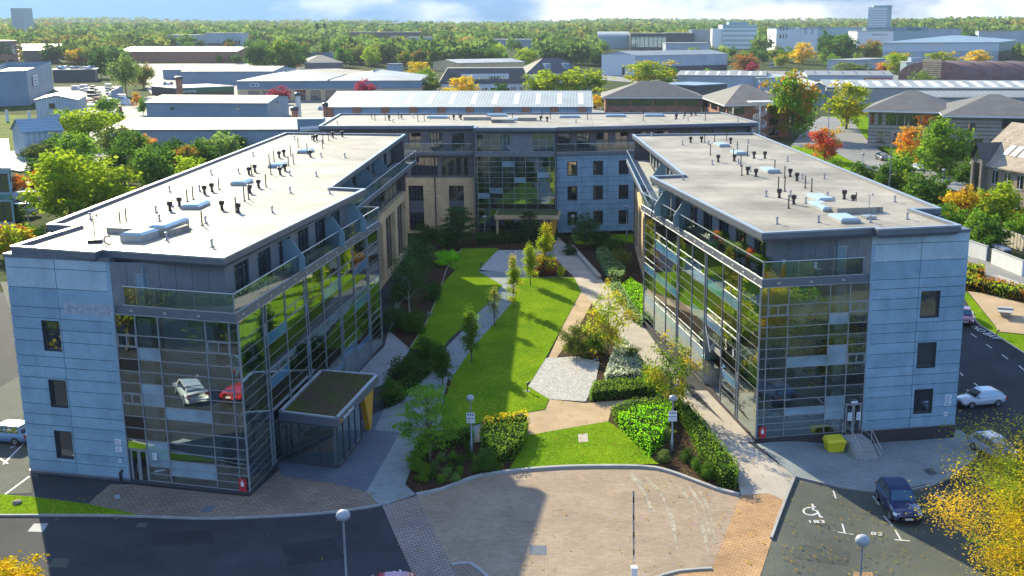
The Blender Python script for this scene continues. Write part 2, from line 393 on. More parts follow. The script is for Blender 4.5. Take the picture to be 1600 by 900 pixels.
# walls described by P0 -> P1, left to right seen from outside; n points out
class Wall:
    def __init__(s, P0, P1):
        s.p = Vector((P0[0], P0[1])); d = Vector((P1[0], P1[1])) - s.p
        s.len = d.length; s.t = d / s.len; s.n = Vector((s.t.y, -s.t.x)); s.ang = atan2(s.t.y, s.t.x)
    def at(s, a, z, o=0):
        q = s.p + s.t * a + s.n * o; return (q.x, q.y, z)
    def box(s, mb, a0, a1, z0, z1, o0, o1, mi=0):
        mb.hexa([s.at(a0, z0, o1), s.at(a1, z0, o1), s.at(a1, z0, o0), s.at(a0, z0, o0),
                 s.at(a0, z1, o1), s.at(a1, z1, o1), s.at(a1, z1, o0), s.at(a0, z1, o0)], mi)
    def holes(s, mb, a0, a1, z0, z1, o0, o1, holes, mi=0):
        xs = sorted({a0, a1} | {x for h in holes for x in h[:2] if a0 < x < a1})
        zs = sorted({z0, z1} | {x for h in holes for x in h[2:4] if z0 < x < z1})
        for i in range(len(xs) - 1):
            for j in range(len(zs) - 1):
                cx, cz = (xs[i] + xs[i + 1]) / 2, (zs[j] + zs[j + 1]) / 2
                if any(h[0] < cx < h[1] and h[2] < cz < h[3] for h in holes): continue
                s.box(mb, xs[i], xs[i + 1], zs[j], zs[j + 1], o0, o1, mi)
    def window(s, parent, a0, a1, z0, z1, o=-.12, nv=0, nh=0, frame='framedark', pane='winglass', fw=.07, name='window', d=.1):
        f = MB()
        s.box(f, a0, a1, z0, z0 + fw, o - d, o); s.box(f, a0, a1, z1 - fw, z1, o - d, o)
        s.box(f, a0, a0 + fw, z0 + fw, z1 - fw, o - d, o); s.box(f, a1 - fw, a1, z0 + fw, z1 - fw, o - d, o)
        for i in range(nv):
            x = a0 + (a1 - a0) * (i + 1) / (nv + 1); s.box(f, x - fw / 2, x + fw / 2, z0 + fw, z1 - fw, o - d + .005, o - .005)
        for i in range(nh):
            x = z0 + (z1 - z0) * (i + 1) / (nh + 1); s.box(f, a0 + fw, a1 - fw, x - fw / 2, x + fw / 2, o - d + .01, o - .01)
        fo = f.build(name, frame, parent)
        g = MB(); e = .003 * R.uniform(-1, 1)
        g.quad(s.at(a0 + fw, z0 + fw, o - d * .6 + e), s.at(a1 - fw, z0 + fw, o - d * .6 - e), s.at(a1 - fw, z1 - fw, o - d * .6 - e), s.at(a0 + fw, z1 - fw, o - d * .6 + e))
        g.build('pane', pane, fo)
        return fo
def inset(pts, d):
    n = len(pts); ar = sum(pts[i][0] * pts[(i + 1) % n][1] - pts[(i + 1) % n][0] * pts[i][1] for i in range(n))
    sg = 1 if ar > 0 else -1; out = []
    for i in range(n):
        p0, p1, p2 = Vector(pts[i - 1]), Vector(pts[i]), Vector(pts[(i + 1) % n])
        a = (p1 - p0).normalized(); b = (p2 - p1).normalized()
        na = Vector((-a.y, a.x)) * sg; nb = Vector((-b.y, b.x)) * sg
        k = (na + nb); k /= max(.25, 1 + na.dot(nb))
        q = p1 + k * d; out.append((q.x, q.y))
    return out
# ------------------------------------------------------------------ the two office wings
ZS = [0.3, .85, 1.4, 1.95, 2.55, 3.25, 4.1, 4.95, 5.8, 6.6, 7.35, 8.2, 9.05, 9.9, 10.75, 12.15]
ZR, ZD = 16.45, 16.2
def curtain(parent, w, cols, zs, rows, pick, gap=None, tw=.026, tp=.03):
    """curtain wall: mullions and transoms as one frame, glazing / blind / spandrel panes as sub-parts"""
    fr = MB(); gl = MB()
    for a in cols:
        if gap and gap[0] + .05 < a < gap[1] - .05:
            w.box(fr, a - .028, a + .028, gap[2], zs[-1], -.06, .07)
        else: w.box(fr, a - .028, a + .028, zs[0], zs[-1], -.06, .07)
    for z in zs:
        if gap and z < gap[2] - .05:
            w.box(fr, cols[0], gap[0], z - tw, z + tw, -.05, tp); w.box(fr, gap[1], cols[-1], z - tw, z + tw, -.05, tp)
        else: w.box(fr, cols[0], cols[-1], z - tw, z + tw, -.05, tp)
    kinds = {}
    for i in range(len(cols) - 1):
        for j in range(len(zs) - 1):
            if gap and gap[0] - .05 < (cols[i] + cols[i + 1]) / 2 < gap[1] + .05 and zs[j + 1] <= gap[2] + .05: continue
            k = pick(i, j); mb = kinds.setdefault(k, MB()); e = R.uniform(-1, 1) * .004; f = R.uniform(-1, 1) * .004
            mb.quad(w.at(cols[i] + .03, zs[j] + .03, e), w.at(cols[i + 1] - .03, zs[j] + .03, -e), w.at(cols[i + 1] - .03, zs[j + 1] - .03, -e + f), w.at(cols[i] + .03, zs[j + 1] - .03, e + f))
            if k == 'vent':   # opening light: heavier frame
                w.box(fr, cols[i] + .06, cols[i + 1] - .06, zs[j] + .06, zs[j] + .10, -.03, tp + .01); w.box(fr, cols[i] + .06, cols[i + 1] - .06, zs[j + 1] - .10, zs[j + 1] - .06, -.03, tp + .01)
                mid = (cols[i] + cols[i + 1]) / 2
                for q in (cols[i] + .1, mid, cols[i + 1] - .1): w.box(fr, q - .035, q + .035, zs[j] + .06, zs[j + 1] - .06, -.035, tp + .015)
    f = fr.build('curtain_wall', 'mullion', parent)
    nm = {'glass': ('glazing', 'glass'), 'vent': ('opening_light', 'glass'), 'blind': ('blind_glazing', 'blind'), 'teal': ('blind_glazing', 'blindteal'), 'black': ('spandrel', 'spandrel'), 'pale': ('blind_glazing', 'blindpale')}
    for k, mb in kinds.items():
        if k == 'glass': mb.build(nm[k][0], nm[k][1], f); continue
        for i in range(0, len(mb.v), 4):
            q = MB(); q.quad(*mb.v[i:i + 4]); q.build(nm[k][0], nm[k][1], f)
    return f
def panel_wall(parent, w, z0, z1, wins, joint, name='cladding_wall'):
    rows = [z0]; hs = [.75, .8, .85, 1.1]
    i = 0
    while rows[-1] < z1 - 1.3:
        rows.append(rows[-1] + hs[(i * 3 + 1) % 4 if rows[-1] < z1 - 4 else 3] * (1.0 if rows[-1] < z1 - 4 else 1.25)); i += 1
    rows.append(z1)
    mb = MB(); bk = MB()
    w.holes(bk, 0, w.len, z0, z1, -.9, -.06, wins)
    g = .022
    cols = [0] + joint + [w.len]
    for i in range(len(rows) - 1):
        for j in range(len(cols) - 1):
            w.holes(mb, cols[j] + (g if j else 0), cols[j + 1] - (g if j < len(cols) - 2 else 0), rows[i] + g, rows[i + 1] - g, -.055, R.uniform(-.004, .004), [(a - .05, b + .05, c - .05, d + .05) for a, b, c, d in wins])
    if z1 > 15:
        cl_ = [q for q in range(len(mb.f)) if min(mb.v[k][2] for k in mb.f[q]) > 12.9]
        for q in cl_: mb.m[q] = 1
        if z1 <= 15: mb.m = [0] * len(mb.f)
    for q in range(0, len(mb.f), 6):
        if mb.m[q] == 0 and R.random() < .35: mb.m[q:q + 6] = [2] * 6
    o = mb.build(name, ['cladding', 'cladding_reflect', 'cladding2'], parent); bk.build('wall_backing', 'cladding_back', o)
    for a, b, c, d in wins:
        w.window(parent, a, b, c, d, o=-.22, nv=0, nh=0, fw=.09); 
    return o
def balustrade(parent, pts, z0, z1, step=1.5, name='balustrade'):
    gl = MB(); rl = MB()
    for a, b in zip(pts[:-1], pts[1:]):
        w = Wall(a, b); n = max(1, round(w.len / step))
        for i in range(n):
            gl.quad(w.at(w.len * i / n + .012, z0), w.at(w.len * (i + 1) / n - .012, z0), w.at(w.len * (i + 1) / n - .012, z1), w.at(w.len * i / n + .012, z1))
        rl.bar(w.at(0, z1 + .02), w.at(w.len, z1 + .02), .035, 6)
        for i in range(0, n + 1, 2): w.box(rl, w.len * i / n - .02, w.len * i / n + .02, z0 - .05, z1, -.05, -.02)
        w.box(rl, 0, w.len, z0 - .04, z0 + .02, -.04, .04)
    g = gl.build(name, 'balglass', parent); rl.build('handrail', 'alu', g); return g
def slab(parent, pts, z0, z1, name, mat='fascia', top='terrace'):
    mb = MB(); mb.poly(pts, z1, 1); mb.poly(pts, z0, 0)
    ar = sum(pts[i][0] * pts[(i + 1) % len(pts)][1] - pts[(i + 1) % len(pts)][0] * pts[i][1] for i in range(len(pts)))
    P = pts if ar > 0 else pts[::-1]
    for i in range(len(P)):
        a, b = P[i], P[(i + 1) % len(P)]; mb.quad((a[0], a[1], z0), (b[0], b[1], z0), (b[0], b[1], z1), (a[0], a[1], z1))
    return mb.build(name, [mat, top], parent)
def flat_roof(parent, pts, zr, mat='deck', drop=.78, cop=.34):
    ins = inset(pts, cop); low = inset(pts, .3)
    mb = MB(); n = len(pts)
    ar = sum(pts[i][0] * pts[(i + 1) % n][1] - pts[(i + 1) % n][0] * pts[i][1] for i in range(n))
    rng = range(n) if ar > 0 else range(n - 1, -1, -1)
    P = [pts[i] for i in rng]; I = [ins[i] for i in rng]; Lw = [low[i] for i in rng]
    dk = MB(); dk.poly(P and I, zr - .26)
    roof = dk.build('roof', mat, parent)
    fa = MB(); cp = MB()
    for i in range(n):
        j = (i + 1) % n; a, b, c, d = P[i], P[j], I[j], I[i]
        cp.quad((a[0], a[1], zr), (b[0], b[1], zr), (c[0], c[1], zr), (d[0], d[1], zr))
        cp.quad((a[0], a[1], zr - .12), (b[0], b[1], zr - .12), (b[0], b[1], zr), (a[0], a[1], zr))
        fa.quad((c[0], c[1], zr - .27), (d[0], d[1], zr - .27), (d[0], d[1], zr - .003), (c[0], c[1], zr - .003))
        e, f = Lw[i], Lw[j]
        a2 = (a[0] + (e[0] - a[0]) * .12, a[1] + (e[1] - a[1]) * .12); b2 = (b[0] + (f[0] - b[0]) * .12, b[1] + (f[1] - b[1]) * .12)
        fa.quad((a2[0], a2[1], zr - .5), (b2[0], b2[1], zr - .5), (b2[0], b2[1], zr - .12), (a2[0], a2[1], zr - .12))
        fa.quad((e[0], e[1], zr - drop), (f[0], f[1], zr - drop), (b2[0], b2[1], zr - .5), (a2[0], a2[1], zr - .5))
    fa.poly(Lw, zr - drop)
    fa.build('fascia', 'fascia', roof); cp.build('coping', 'coping', roof)
    return roof
def roof_bits(parent, zd, poles, cowls, smalls):
    for p in poles:
        mb = MB(); x, y = L(p[0], p[1], zd); h = R.uniform(1.0, 1.35)
        mb.lathe((x, y, zd), [(.16, 0), (.16, .03), (.055, .08), (.055, h), (.06, h)], 8); mb.build('vent_pipe', 'ventdark', parent)
    for p in cowls:
        mb = MB(); x, y = L(p[0], p[1], zd)
        mb.lathe((x, y, zd), [(.20, 0), (.20, .04), (.12, .08), (.12, .42), (.21, .45), (.24, .78), (.19, .80), (.05, .76)], 10); mb.build('roof_cowl', 'ventdark', parent)
    for p in smalls:
        mb = MB(); x, y = L(p[0], p[1], zd)
        mb.lathe((x, y, zd), [(.19, 0), (.19, .05), (.075, .1), (.075, .42), (.12, .44), (.12, .54), (.03, .58)], 8); mb.build('small_vent', 'ventpale', parent)
def skylight(parent, c, sx, sy, z, ang, h=.22, flat=False):
    b = MB(); b.obox(c, sx, sy, z, z + h, ang)
    k = b.build('skylight', 'coping' if not flat else 'deck', parent)
    g = MB(); ca, sa = cos(ang), sin(ang)
    def q(a, bb, zz): return (c[0] + ca * a - sa * bb, c[1] + sa * a + ca * bb, zz)
    if not flat:
        t = z + h; x, y = sx / 2 + .06, sy / 2 + .06
        g.hexa([q(-x, -y, t + .004), q(x, -y, t + .004), q(x, y, t + .004), q(-x, y, t + .004), q(-x + .25, -y + .22, t + .15), q(x - .25, -y + .22, t + .15), q(x - .25, y - .22, t + .15), q(-x + .25, y - .22, t + .15)])
        g.build('rooflight_dome', 'skylight', k)
    return k
def mirror_cols(n, ln, extra=()):
    return [ln * i / n for i in range(n + 1)]
def door_pair(parent, w, a0, a1, z0, z1, o=.0, name='entrance_door'):
    for x0, x1, sd in ((a0, (a0 + a1) / 2, 1), ((a0 + a1) / 2, a1, -1)):
        d = w.window(parent, x0 + .01, x1 - .01, z0, z1, o=o + .02, frame='mullion', pane='glass2', fw=.11, name=name, d=.07)
        h = MB(); xx = x1 - .14 if sd == 1 else x0 + .14
        h.bar(w.at(xx, z0 + .8, o + .08), w.at(xx, z0 + 1.4, o + .08), .02, 6); h.build('door_handle', 'alu', d)
def small_sign(parent, w, a0, a1, z0, z1, o=.01, name='wall_sign', base='signwhite', lines=3):
    mb = MB(); w.box(mb, a0, a1, z0, z1, o, o + .025); s = mb.build(name, base, parent)
    tx = MB(); k = (z1 - z0) / (lines + 1)
    for i in range(lines):
        w.box(tx, a0 + (a1 - a0) * .12, a0 + (a1 - a0) * R.uniform(.6, .9), z1 - k * (i + 1) - k * .15, z1 - k * (i + 1) + k * .15, o + .024, o + .03)
    tx.build('sign_text', 'signink', s)

def wing(label, left, Pfc, P1, P2, Pce, Q0, Q1, roofpts, balc1, balc2, Wc, Wn, We, Wf, outer):
    base = ((Pfc[0] + Pce[0]) / 2, (Pfc[1] + Pce[1]) / 2, 0)
    b = thing('office_building', label, 'office building', base)
    zb = -1.0 if not left else 0
    front = Wall(P1, Pfc) if left else Wall(Pfc, P1)
    pan = Wall(P2, P1) if left else Wall(P1, P2)
    court = Wall(Pfc, Pce) if left else Wall(Pce, Pfc)
    # granite panel bay with three windows
    pl = pan.len
    if left: wins = [(pl * .29, pl * .455, z0, z1) for z0, z1 in ((1.35, 3.35), (5.15, 7.1), (9.25, 11.35))]
    else: wins = [(pl * .545, pl * .735, z0, z1) for z0, z1 in ((1.35, 3.3), (5.1, 7.1), (9.15, 11.2))]
    pw = panel_wall(b, pan, .25, 15.75, wins, [pl * (.475 if left else .51)])
    ret = Wall(pan.at(pl, 0, 0)[:2], (pan.at(pl, 0, -.62)[0], pan.at(pl, 0, -.62)[1])) if left else Wall(pan.at(0, 0, -.62)[:2], pan.at(0, 0, 0)[:2])
    mb = MB(); rows = .25
    while rows < 15.7:
        nx = min(15.75, rows + .86); ret.box(mb, 0, ret.len, rows + .02, nx - .02, -.3, .002); rows = nx
    mb.build('cladding_return', 'cladding', pw)
    pr = MB(); pan.box(pr, -.03, pl + .03, zb, .22, -.5, -.02); pan.box(pr, -.05, pl + .05, .2, .252, -.5, .03, 1); pr.build('plinth', ['brickdark' if not left else 'fascia', 'alu'], b)
    capm = MB(); pan.box(capm, -.06, pl + .06, 15.752, 15.98, -1.1, .06); capm.build('panel_cap', 'fascia', b)
    # glazed front
    fl = front.len
    fr = [0, .17, .355, .74, .93, 1] if left else [0, .065, .255, .635, .82, 1]
    def pick_front(i, j):
        side = (i == 0) if left else (i == 4)
        if side: return 'black' if j in (6, 11) or (j == 5 and left) else ('vent' if j in (8, 13) else 'glass')
        if (i == 3 if left else i == 1) and j == 13: return 'vent'
        if i == (1 if left else 3) and j in (2, 3, 4, 8, 9, 12): return 'pale'
        if i == 2 and j in ((1, 2, 7) if left else (3, 8)): return 'pale'
        return 'glass'
    dr = (fl * .02, fl * .165, 2.55) if left else (fl * .835, fl * .99, 2.55)
    f = curtain(b, front, [fl * q for q in fr], ZS, 0, pick_front, gap=(dr[0] - fl * .02, dr[1] + fl * .01, 2.55))
    door_pair(b, front, dr[0], dr[1], .08, 2.5)
    bs = MB(); front.box(bs, 0, fl, zb, .27, -.3, .05); 
    court.box(bs, 0, court.len, zb, .27, -.3, .05); bs.build('base_course', 'brickdark' if not left else 'framedark', b)
    # courtyard curtain wall
    n = 8; cl = court.len; cc = [cl * i / n for i in range(n + 1)]
    full = []
    for i in range(n):
        full.append(cc[i])
        if i not in (0,) and i % 2 == (1 if left else 0): full.append(cc[i] + (cc[i + 1] - cc[i]) * (.12 if left else .88))
    full.append(cl)
    rr = random.Random(11 if left else 12)
    blinds = {}
    def pick_court(i, j):
        x = (full[i] + full[i + 1]) / 2 / cl
        near = x < .13 if left else x > .87
        if near: return 'glass'
        if j in (6, 7) or j in (10, 11): return 'black' if left or rr.random() < .75 else 'glass'
        if j == 14: return 'black' if not left else 'glass'
        if j in (9, 13, 5): return 'vent' if rr.random() < .45 else 'glass'
        if j in (8, 12, 4) or (left and j == 3): return ('blind' if rr.random() < (.5 if not left else .35) else ('teal' if (not left and rr.random() < .5) else 'glass'))
        return 'glass'
    gp = (cl * .625, cl * .75, 4.95) if not left else None
    curtain(b, court, full, ZS, 0, pick_court, gap=gp, tw=.017, tp=.010)
    # diagonal bracing behind the glass by the corner
    br = MB(); a0, a1 = (.3, cl / 8 - .2) if left else (cl * 7 / 8 + .2, cl - .3)
    if left:
        for z0, z1 in ((.5, 4), (4.3, 8), (8.3, 11.9)):
            br.bar(court.at(a0, z0, -.5), court.at((a0 + a1) / 2, z1, -.5), .05, 6); br.bar(court.at(a1, z0, -.5), court.at((a0 + a1) / 2, z1, -.5), .05, 6)
    else:
        x0, x1 = gp[0] + .1, gp[1] - .1
        br.bar(court.at(x0, 5.6, .05), court.at(x1 - 1.9, 4.0, .35), .06, 6); br.bar(court.at(x1 - 1.9, 4.0, .35), court.at(x1, 6.6, .05), .06, 6); br.bar(court.at(x0, 7.6, .05), court.at(x0 + 1.6, 9, .05), .05, 6) if False else None
    br.build('diagonal_brace', 'alu', b)
    if not left:   # recessed doorway in the curtain wall
        rc = MB(); x0, x1 = gp[0], gp[1]
        court.box(rc, x0 - .1, x0, 0, 4.9, -2.6, -.06, 1); court.box(rc, x1, x1 + .1, 0, 4.9, -2.6, -.06, 1)
        court.box(rc, x0, x1, 4.75, 4.9, -2.6, -.06, 1); court.box(rc, x0, x1, 2.75, 4.75, -2.6, -2.5, 0); rc.build('porch_recess', ['interiordark', 'alu'], b)
        cn = MB(); court.box(cn, x0 + .1, x1 - .1, 3.0, 3.12, -2.4, .5); cn.build('glass_canopy', 'balglass', b)
        for q in range(2): court.window(b, x0 + .3 + q * 2.2, x0 + 2.3 + q * 2.2, .05, 2.7, o=-2.35, nv=0, nh=0, frame='alu', pane='glass2', name='entrance_door')
        bl = MB(); court.box(bl, x1 - .75, x1 - .15, .02, 2.9, -.4, -.28); bl.build('door_leaf', 'frosted', b)
    # interior: floors, core, partitions and blinds seen through the glass
    it = MB(); ib = MB()
    cor = [front.at(0, 0, -.35)[:2], front.at(fl, 0, -.35)[:2]]
    if left: fpoly = [front.at(0, 0, -.4)[:2], front.at(fl - .4, 0, -.4)[:2], court.at(cl - .1, 0, -.4)[:2], court.at(cl - .1, 0, -9)[:2], front.at(0, 0, -9)[:2]]
    else: fpoly = [front.at(.4, 0, -.4)[:2], front.at(fl, 0, -.4)[:2], front.at(fl, 0, -9)[:2], court.at(.1, 0, -9)[:2], court.at(.1, 0, -.4)[:2]]
    for z in (4.1, 8.2): it.prism(fpoly, z - .45, z, 0, bottom=True)
    it.poly(fpoly, .06)
    it.build('floor_slab', 'floorslab', b)
    for z0 in (.08, 4.12, 8.22):
        z1 = z0 + 3.5
        front.box(ib, fl * (.1 if left else .2), fl * (.78 if left else .95), z0, z1, -6.2, -6.0)
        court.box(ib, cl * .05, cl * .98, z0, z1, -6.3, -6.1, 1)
        for q in range(3):
            a = fl * (.22 + .26 * q); front.box(ib, a, a + .14, z0, z1, -6, -2.4 - q % 2, 0)
        a = fl * R.uniform(.3, .5); front.box(ib, a, a + 1.7, z0 + .1, z0 + 2.4, -2.2, -2.1, 0)
        a = fl * R.uniform(.05, .12) if left else fl * .68; front.box(ib, a + .3, a + 1.3, z0, z1, -.95, -.85, 0)
        for q in range(5): a = fl * (.12 + q * .19); front.box(ib, a, a + .9, z0 + .72, z0 + .76, -2.6, -1.3, 1); front.box(ib, a + .3, a + .75, z0 + .9, z0 + 1.3, -2.1, -2.05, 1)
        for q in range(9): a = cl * (.06 + q * .105); court.box(ib, a, a + .12, z0, z1, -6.1, -2.6, 0); court.box(ib, a + 1, a + 2.6, z0 + .72, z0 + .76, -2.6, -1.2, 1)
        if left: court.box(ib, cl * .085, cl * .108, z0 + .3, z1, -.6, -.5, 0)
        for q in range(7): a = cl * (.1 + q * .13); court.box(ib, a - .12, a + .12, z0, z1, -1.0, -.75, 0)
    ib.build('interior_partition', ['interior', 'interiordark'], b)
    ir = MB()   # stair flight behind the front glass
    for z0 in (0, 4.1):
        for k in range(12):
            a = fl * .42 + k * .27; a = a if left else fl - a; front.box(ir, a, a + .28, z0 + .2 + k * .3, z0 + .34 + k * .3, -3.6, -2.5)
        a0, a1 = (fl * .42, fl * .42 + 3.3) if left else (fl - fl * .42, fl - fl * .42 - 3.3)
        ir.quad(front.at(a0, z0 + .2, -2.48), front.at(a1, z0 + 3.8, -2.48), front.at(a1, z0 + 4.7, -2.48), front.at(a0, z0 + 1.1, -2.48))
    ir.build('staircase', 'interior', b)
    # stone bays at the far end
    st = Wall(Q0, Q1) if left else Wall(Q1, Q0)
    sl = st.len; sb = MB(); holes = []; nb = 5; pit = sl / nb; pw_ = 2.3
    for i in range(nb): holes.append((i * pit + pw_ * .5, (i + 1) * pit - pw_ * .5, .5, 7.7))
    st.holes(sb, 0, sl, 0, 8.75, -.9, 0, holes); 
    sb.build('stone_wall', 'stone', b)
    for h in holes: st.window(b, h[0], h[1], h[2], h[3], o=-.55, nv=2, nh=3, fw=.09)
    st.window(b, .2, sl - .2, 8.8, 12.1, o=-.6, nv=13, nh=1, fw=.1, name='window_band')
    # step back end wall between curtain wall and stone
    ew = MB()
    if left: Wall(Pce, Q0).box(ew, 0, hypot(Q0[0] - Pce[0], Q0[1] - Pce[1]), 0, 12.1, -.25, 0)
    else: Wall(Q0, Pce).box(ew, 0, hypot(Q0[0] - Pce[0], Q0[1] - Pce[1]), 0, 12.1, -.25, 0)
    ew.build('end_wall', 'stone', b)
    # balconies
    slab(b, balc1, 12.18, 12.75, 'balcony'); slab(b, balc2, 12.2, 12.72, 'balcony')
    if left:
        balustrade(b, [inset(balc1, .08)[i] for i in (0, 1, 2, 3)], 12.78, 14.05); balustrade(b, [inset(balc2, .08)[i] for i in (0, 1, 2)], 12.76, 14.0)
    else:
        balustrade(b, [inset(balc1, .08)[i] for i in (3, 2, 1, 0)], 12.78, 14.05); balustrade(b, [inset(balc2, .08)[i] for i in (2, 1, 0)], 12.76, 14.0)
    sp = MB()
    bp = [balc1[i] for i in (0, 1, 2)]
    for a, c_ in zip(bp[:-1], bp[1:]):
        w = Wall(a, c_) if left else Wall(c_, a)
        for k in range(int(w.len / 2.6)): w.box(sp, 1.2 + k * 2.6, 1.45 + k * 2.6, 12.35, 12.5, 0, .03)
        if True: w.box(sp, -.02, w.len + .02, 12.12, 12.17, -.1, .05)
    sp.build('balcony_light', 'alu', b)
    # top storey walls, windows and privacy screens
    f0 = P1
    tw = [(Wall(f0, Wc) if left else Wall(Wc, f0)), (Wall(Wc, Wn) if left else Wall(Wn, Wc)), (Wall(We, Wf) if left else Wall(Wf, We))]
    mb = MB(); wz0, wz1 = 12.75, ZR - .76
    ws = tw[0]; f_h = [(ws.len * (.2 if left else .62), ws.len * (.2 if left else .62) + .95, wz0, 14.95)]
    shift = Vector((-ws.n.x, -ws.n.y)) * 1.5
    ws.holes(mb, 0, ws.len, wz0, wz1, -.2, 0, f_h)
    ws2 = tw[1]; hh = []
    x = 1.6
    while x < ws2.len - 3:
        hh.append((x, x + 2.6, wz0 + .1, 15.2)); x += 4.3
    if not left: hh = [(ws2.len - b_, ws2.len - a_, c_, d_) for a_, b_, c_, d_ in hh]
    ws2.holes(mb, 0, ws2.len, wz0, wz1, -.2, 0, hh)
    ws3 = tw[2]; h3 = []; x = 1.2
    while x < ws3.len - 3: h3.append((x, x + 2.6, wz0 + .1, 15.2)); x += 4.4
    ws3.holes(mb, 0, ws3.len, wz0, wz1, -.2, 0, h3)
    lk = Wall(Wn, We) if left else Wall(We, Wn); lk.box(mb, 0, lk.len, wz0, wz1, -.2, 0)
    tws = mb.build('top_storey_wall', 'greyclad', b)
    for k in range(1, 7):
        if f_h[0][0] - .1 < ws.len * k / 7 < f_h[0][1] + .1: continue
        jn = MB(); ws.box(jn, ws.len * k / 7 - .015, ws.len * k / 7 + .015, wz0 + .2, wz1, -.01, .006); jn.build('panel_joint', 'framedark', tws)
    ws.window(b, f_h[0][0], f_h[0][1], wz0 + .02, 14.95, o=-.05, frame='alu', pane='frosted', name='terrace_door')
    for h in hh: ws2.window(b, *h, o=-.08, nv=2, name='terrace_window')
    for h in h3: ws3.window(b, *h, o=-.08, nv=2, name='terrace_window')
    for w, xs in ((ws2, [ws2.len * q for q in ((.38, .74, .97) if left else (.08, .30))]), (ws3, [ws3.len * q for q in ((.15, .33, .52, .72) if left else (.6, .8))])):
        for x in xs:
            s = MB(); d0, d1 = .05, 1.7
            s.add([w.at(x, 12.8, d0), w.at(x, 12.8, d1), w.at(x, 13.9, d1), w.at(x, 15.3, d0 + .7), w.at(x, 15.3, d0)] + [w.at(x + .06, 12.8, d0), w.at(x + .06, 12.8, d1), w.at(x + .06, 13.9, d1), w.at(x + .06, 15.3, d0 + .7), w.at(x + .06, 15.3, d0)],
                  [(0, 1, 2, 3, 4), (9, 8, 7, 6, 5), (0, 5, 6, 1), (1, 6, 7, 2), (2, 7, 8, 3), (3, 8, 9, 4), (4, 9, 5, 0)])
            s.build('privacy_screen', 'frosted', b)
    xf = front.len * (.24 if left else .7); s = MB(); front.box(s, xf, xf + .06, 12.8, 15.4, -1.9, -.25); s.build('privacy_screen', 'frosted', b)
    # outer walls
    ow = MB(); oh = []
    for a, c_ in outer:
        w = Wall(a, c_)
        hs = [(x, x + 1.6, z, z + 1.7) for x in [3 + 4.2 * k for k in range(int((w.len - 4) / 4.2))] for z in (1.2, 5.2, 9.2, 13.2)]
        w.holes(ow, 0, w.len, zb, 15.7, -.3, 0, hs)
        if w.len > 30:
            pn = MB()
            for h in hs: pn.quad(w.at(h[0], h[2], -.2), w.at(h[1], h[2], -.2), w.at(h[1], h[3], -.2), w.at(h[0], h[3], -.2))
            pn.build('outer_glazing', 'winglass', b)
    ow.build('outer_wall', 'brownclad', b)
    flat_roof(b, roofpts, ZR)
    return b, front, pan, court, st

# left wing
PX = lambda pts, z: [L(u, v, z) for u, v in pts]
rl = PX([(15, 384), (148, 393.5), (159, 389.8), (349.5, 403), (572, 294.7), (518, 292), (634, 209.3), (445, 207), (72, 350), (120, 352)], ZR)
LB, LF, LP, LC, LS = wing('glass-fronted office wing on the left with a planted-roof porch on a yellow pillar', True,
    (-23.0, 70.9), (-32.0, 73.15), (-39.85, 74.85), (-20.6, 107.6), (-24.85, 108.2), (-25.5, 155.0), rl,
    [(-32.0, 73.3), (-23.05, 70.75), (-20.2, 107.0), (-25.6, 107.8), (-26, 75)],
    [(-23.9, 104.0), (-24.3, 158.0), (-26.8, 158.0), (-27, 104.0)],
    (-24.25, 72.9), (-21.9, 101.5), (-26.5, 103.2), (-27.3, 154.8),
    [((-25.5, 155.2), (-42.9, 157.4)), ((-42.9, 157.4), (-41.2, 83.5)), ((-41.2, 83.5), (-39.3, 83.2)), ((-39.3, 83.2), (-39.6, 75.9))])
rr_ = PX([(1503.6, 351.4), (1371.6, 357.8), (1366, 355), (1190, 363.8), (1014.7, 274.7), (1066.7, 272.7), (987.3, 209.6), (1179, 207.5), (1472, 325), (1427, 326)], ZR)
RB, RF, RP_, RC, RS = wing('glass-fronted office wing on the right, with front steps and flower pots along its long balcony', False,
    (12.8, 81.0), (21.3, 82.75), (29.1, 84.25), (5.9, 116.6), (7.2, 117.2), (6.6, 158.2), rr_,
    [(21.3, 82.85), (12.85, 80.9), (5.5, 116.9), (9.5, 118.0), (14.5, 86)],
    [(6.3, 112.5), (5.3, 158.6), (8.3, 158.6), (9.0, 112.5)],
    (14.0, 83.1), (7.6, 112.0), (9.6, 113.0), (8.3, 158.0),
    [((29.0, 84.8), (27.2, 91.2)), ((27.2, 91.2), (29.4, 91.6)), ((29.4, 91.6), (24.2, 158.5)), ((24.2, 158.5), (6.4, 158.4))])
def zoomL(pts): return [(120 + x / 3.636, 200 + y / 3.636) for x, y in pts]
roof_bits(LB, ZD, zoomL([(248, 560), (283, 548), (628, 418), (661, 405), (712, 553), (905, 480), (808, 350), (952, 415), (976, 405), (993, 265), (1075, 335), (1103, 265), (1094, 200), (1121, 190), (1203, 215), (1231, 205), (1215, 158), (1258, 110), (1400, 88), (1396, 115), (1430, 72), (1444, 52), (1310, 150)]),
    zoomL([(530, 470), (584, 445), (726, 375), (768, 360), (825, 465), (918, 480), (984, 370), (1033, 340), (978, 265), (1012, 250), (1150, 170), (1177, 160), (1155, 265), (1183, 245), (1347, 75), (1363, 70), (1455, 55), (1508, 50), (1326, 165)]),
    zoomL([(450, 480), (540, 445), (527, 362), (697, 358), (763, 265), (920, 260), (1002, 160), (1110, 480), (1212, 368), (1210, 270), (1360, 275), (1388, 165), (1522, 168), (78, 520), (470, 530), (510, 635), (768, 675), (732, 540), (1237, 65), (1435, 372), (1333, 65)]))
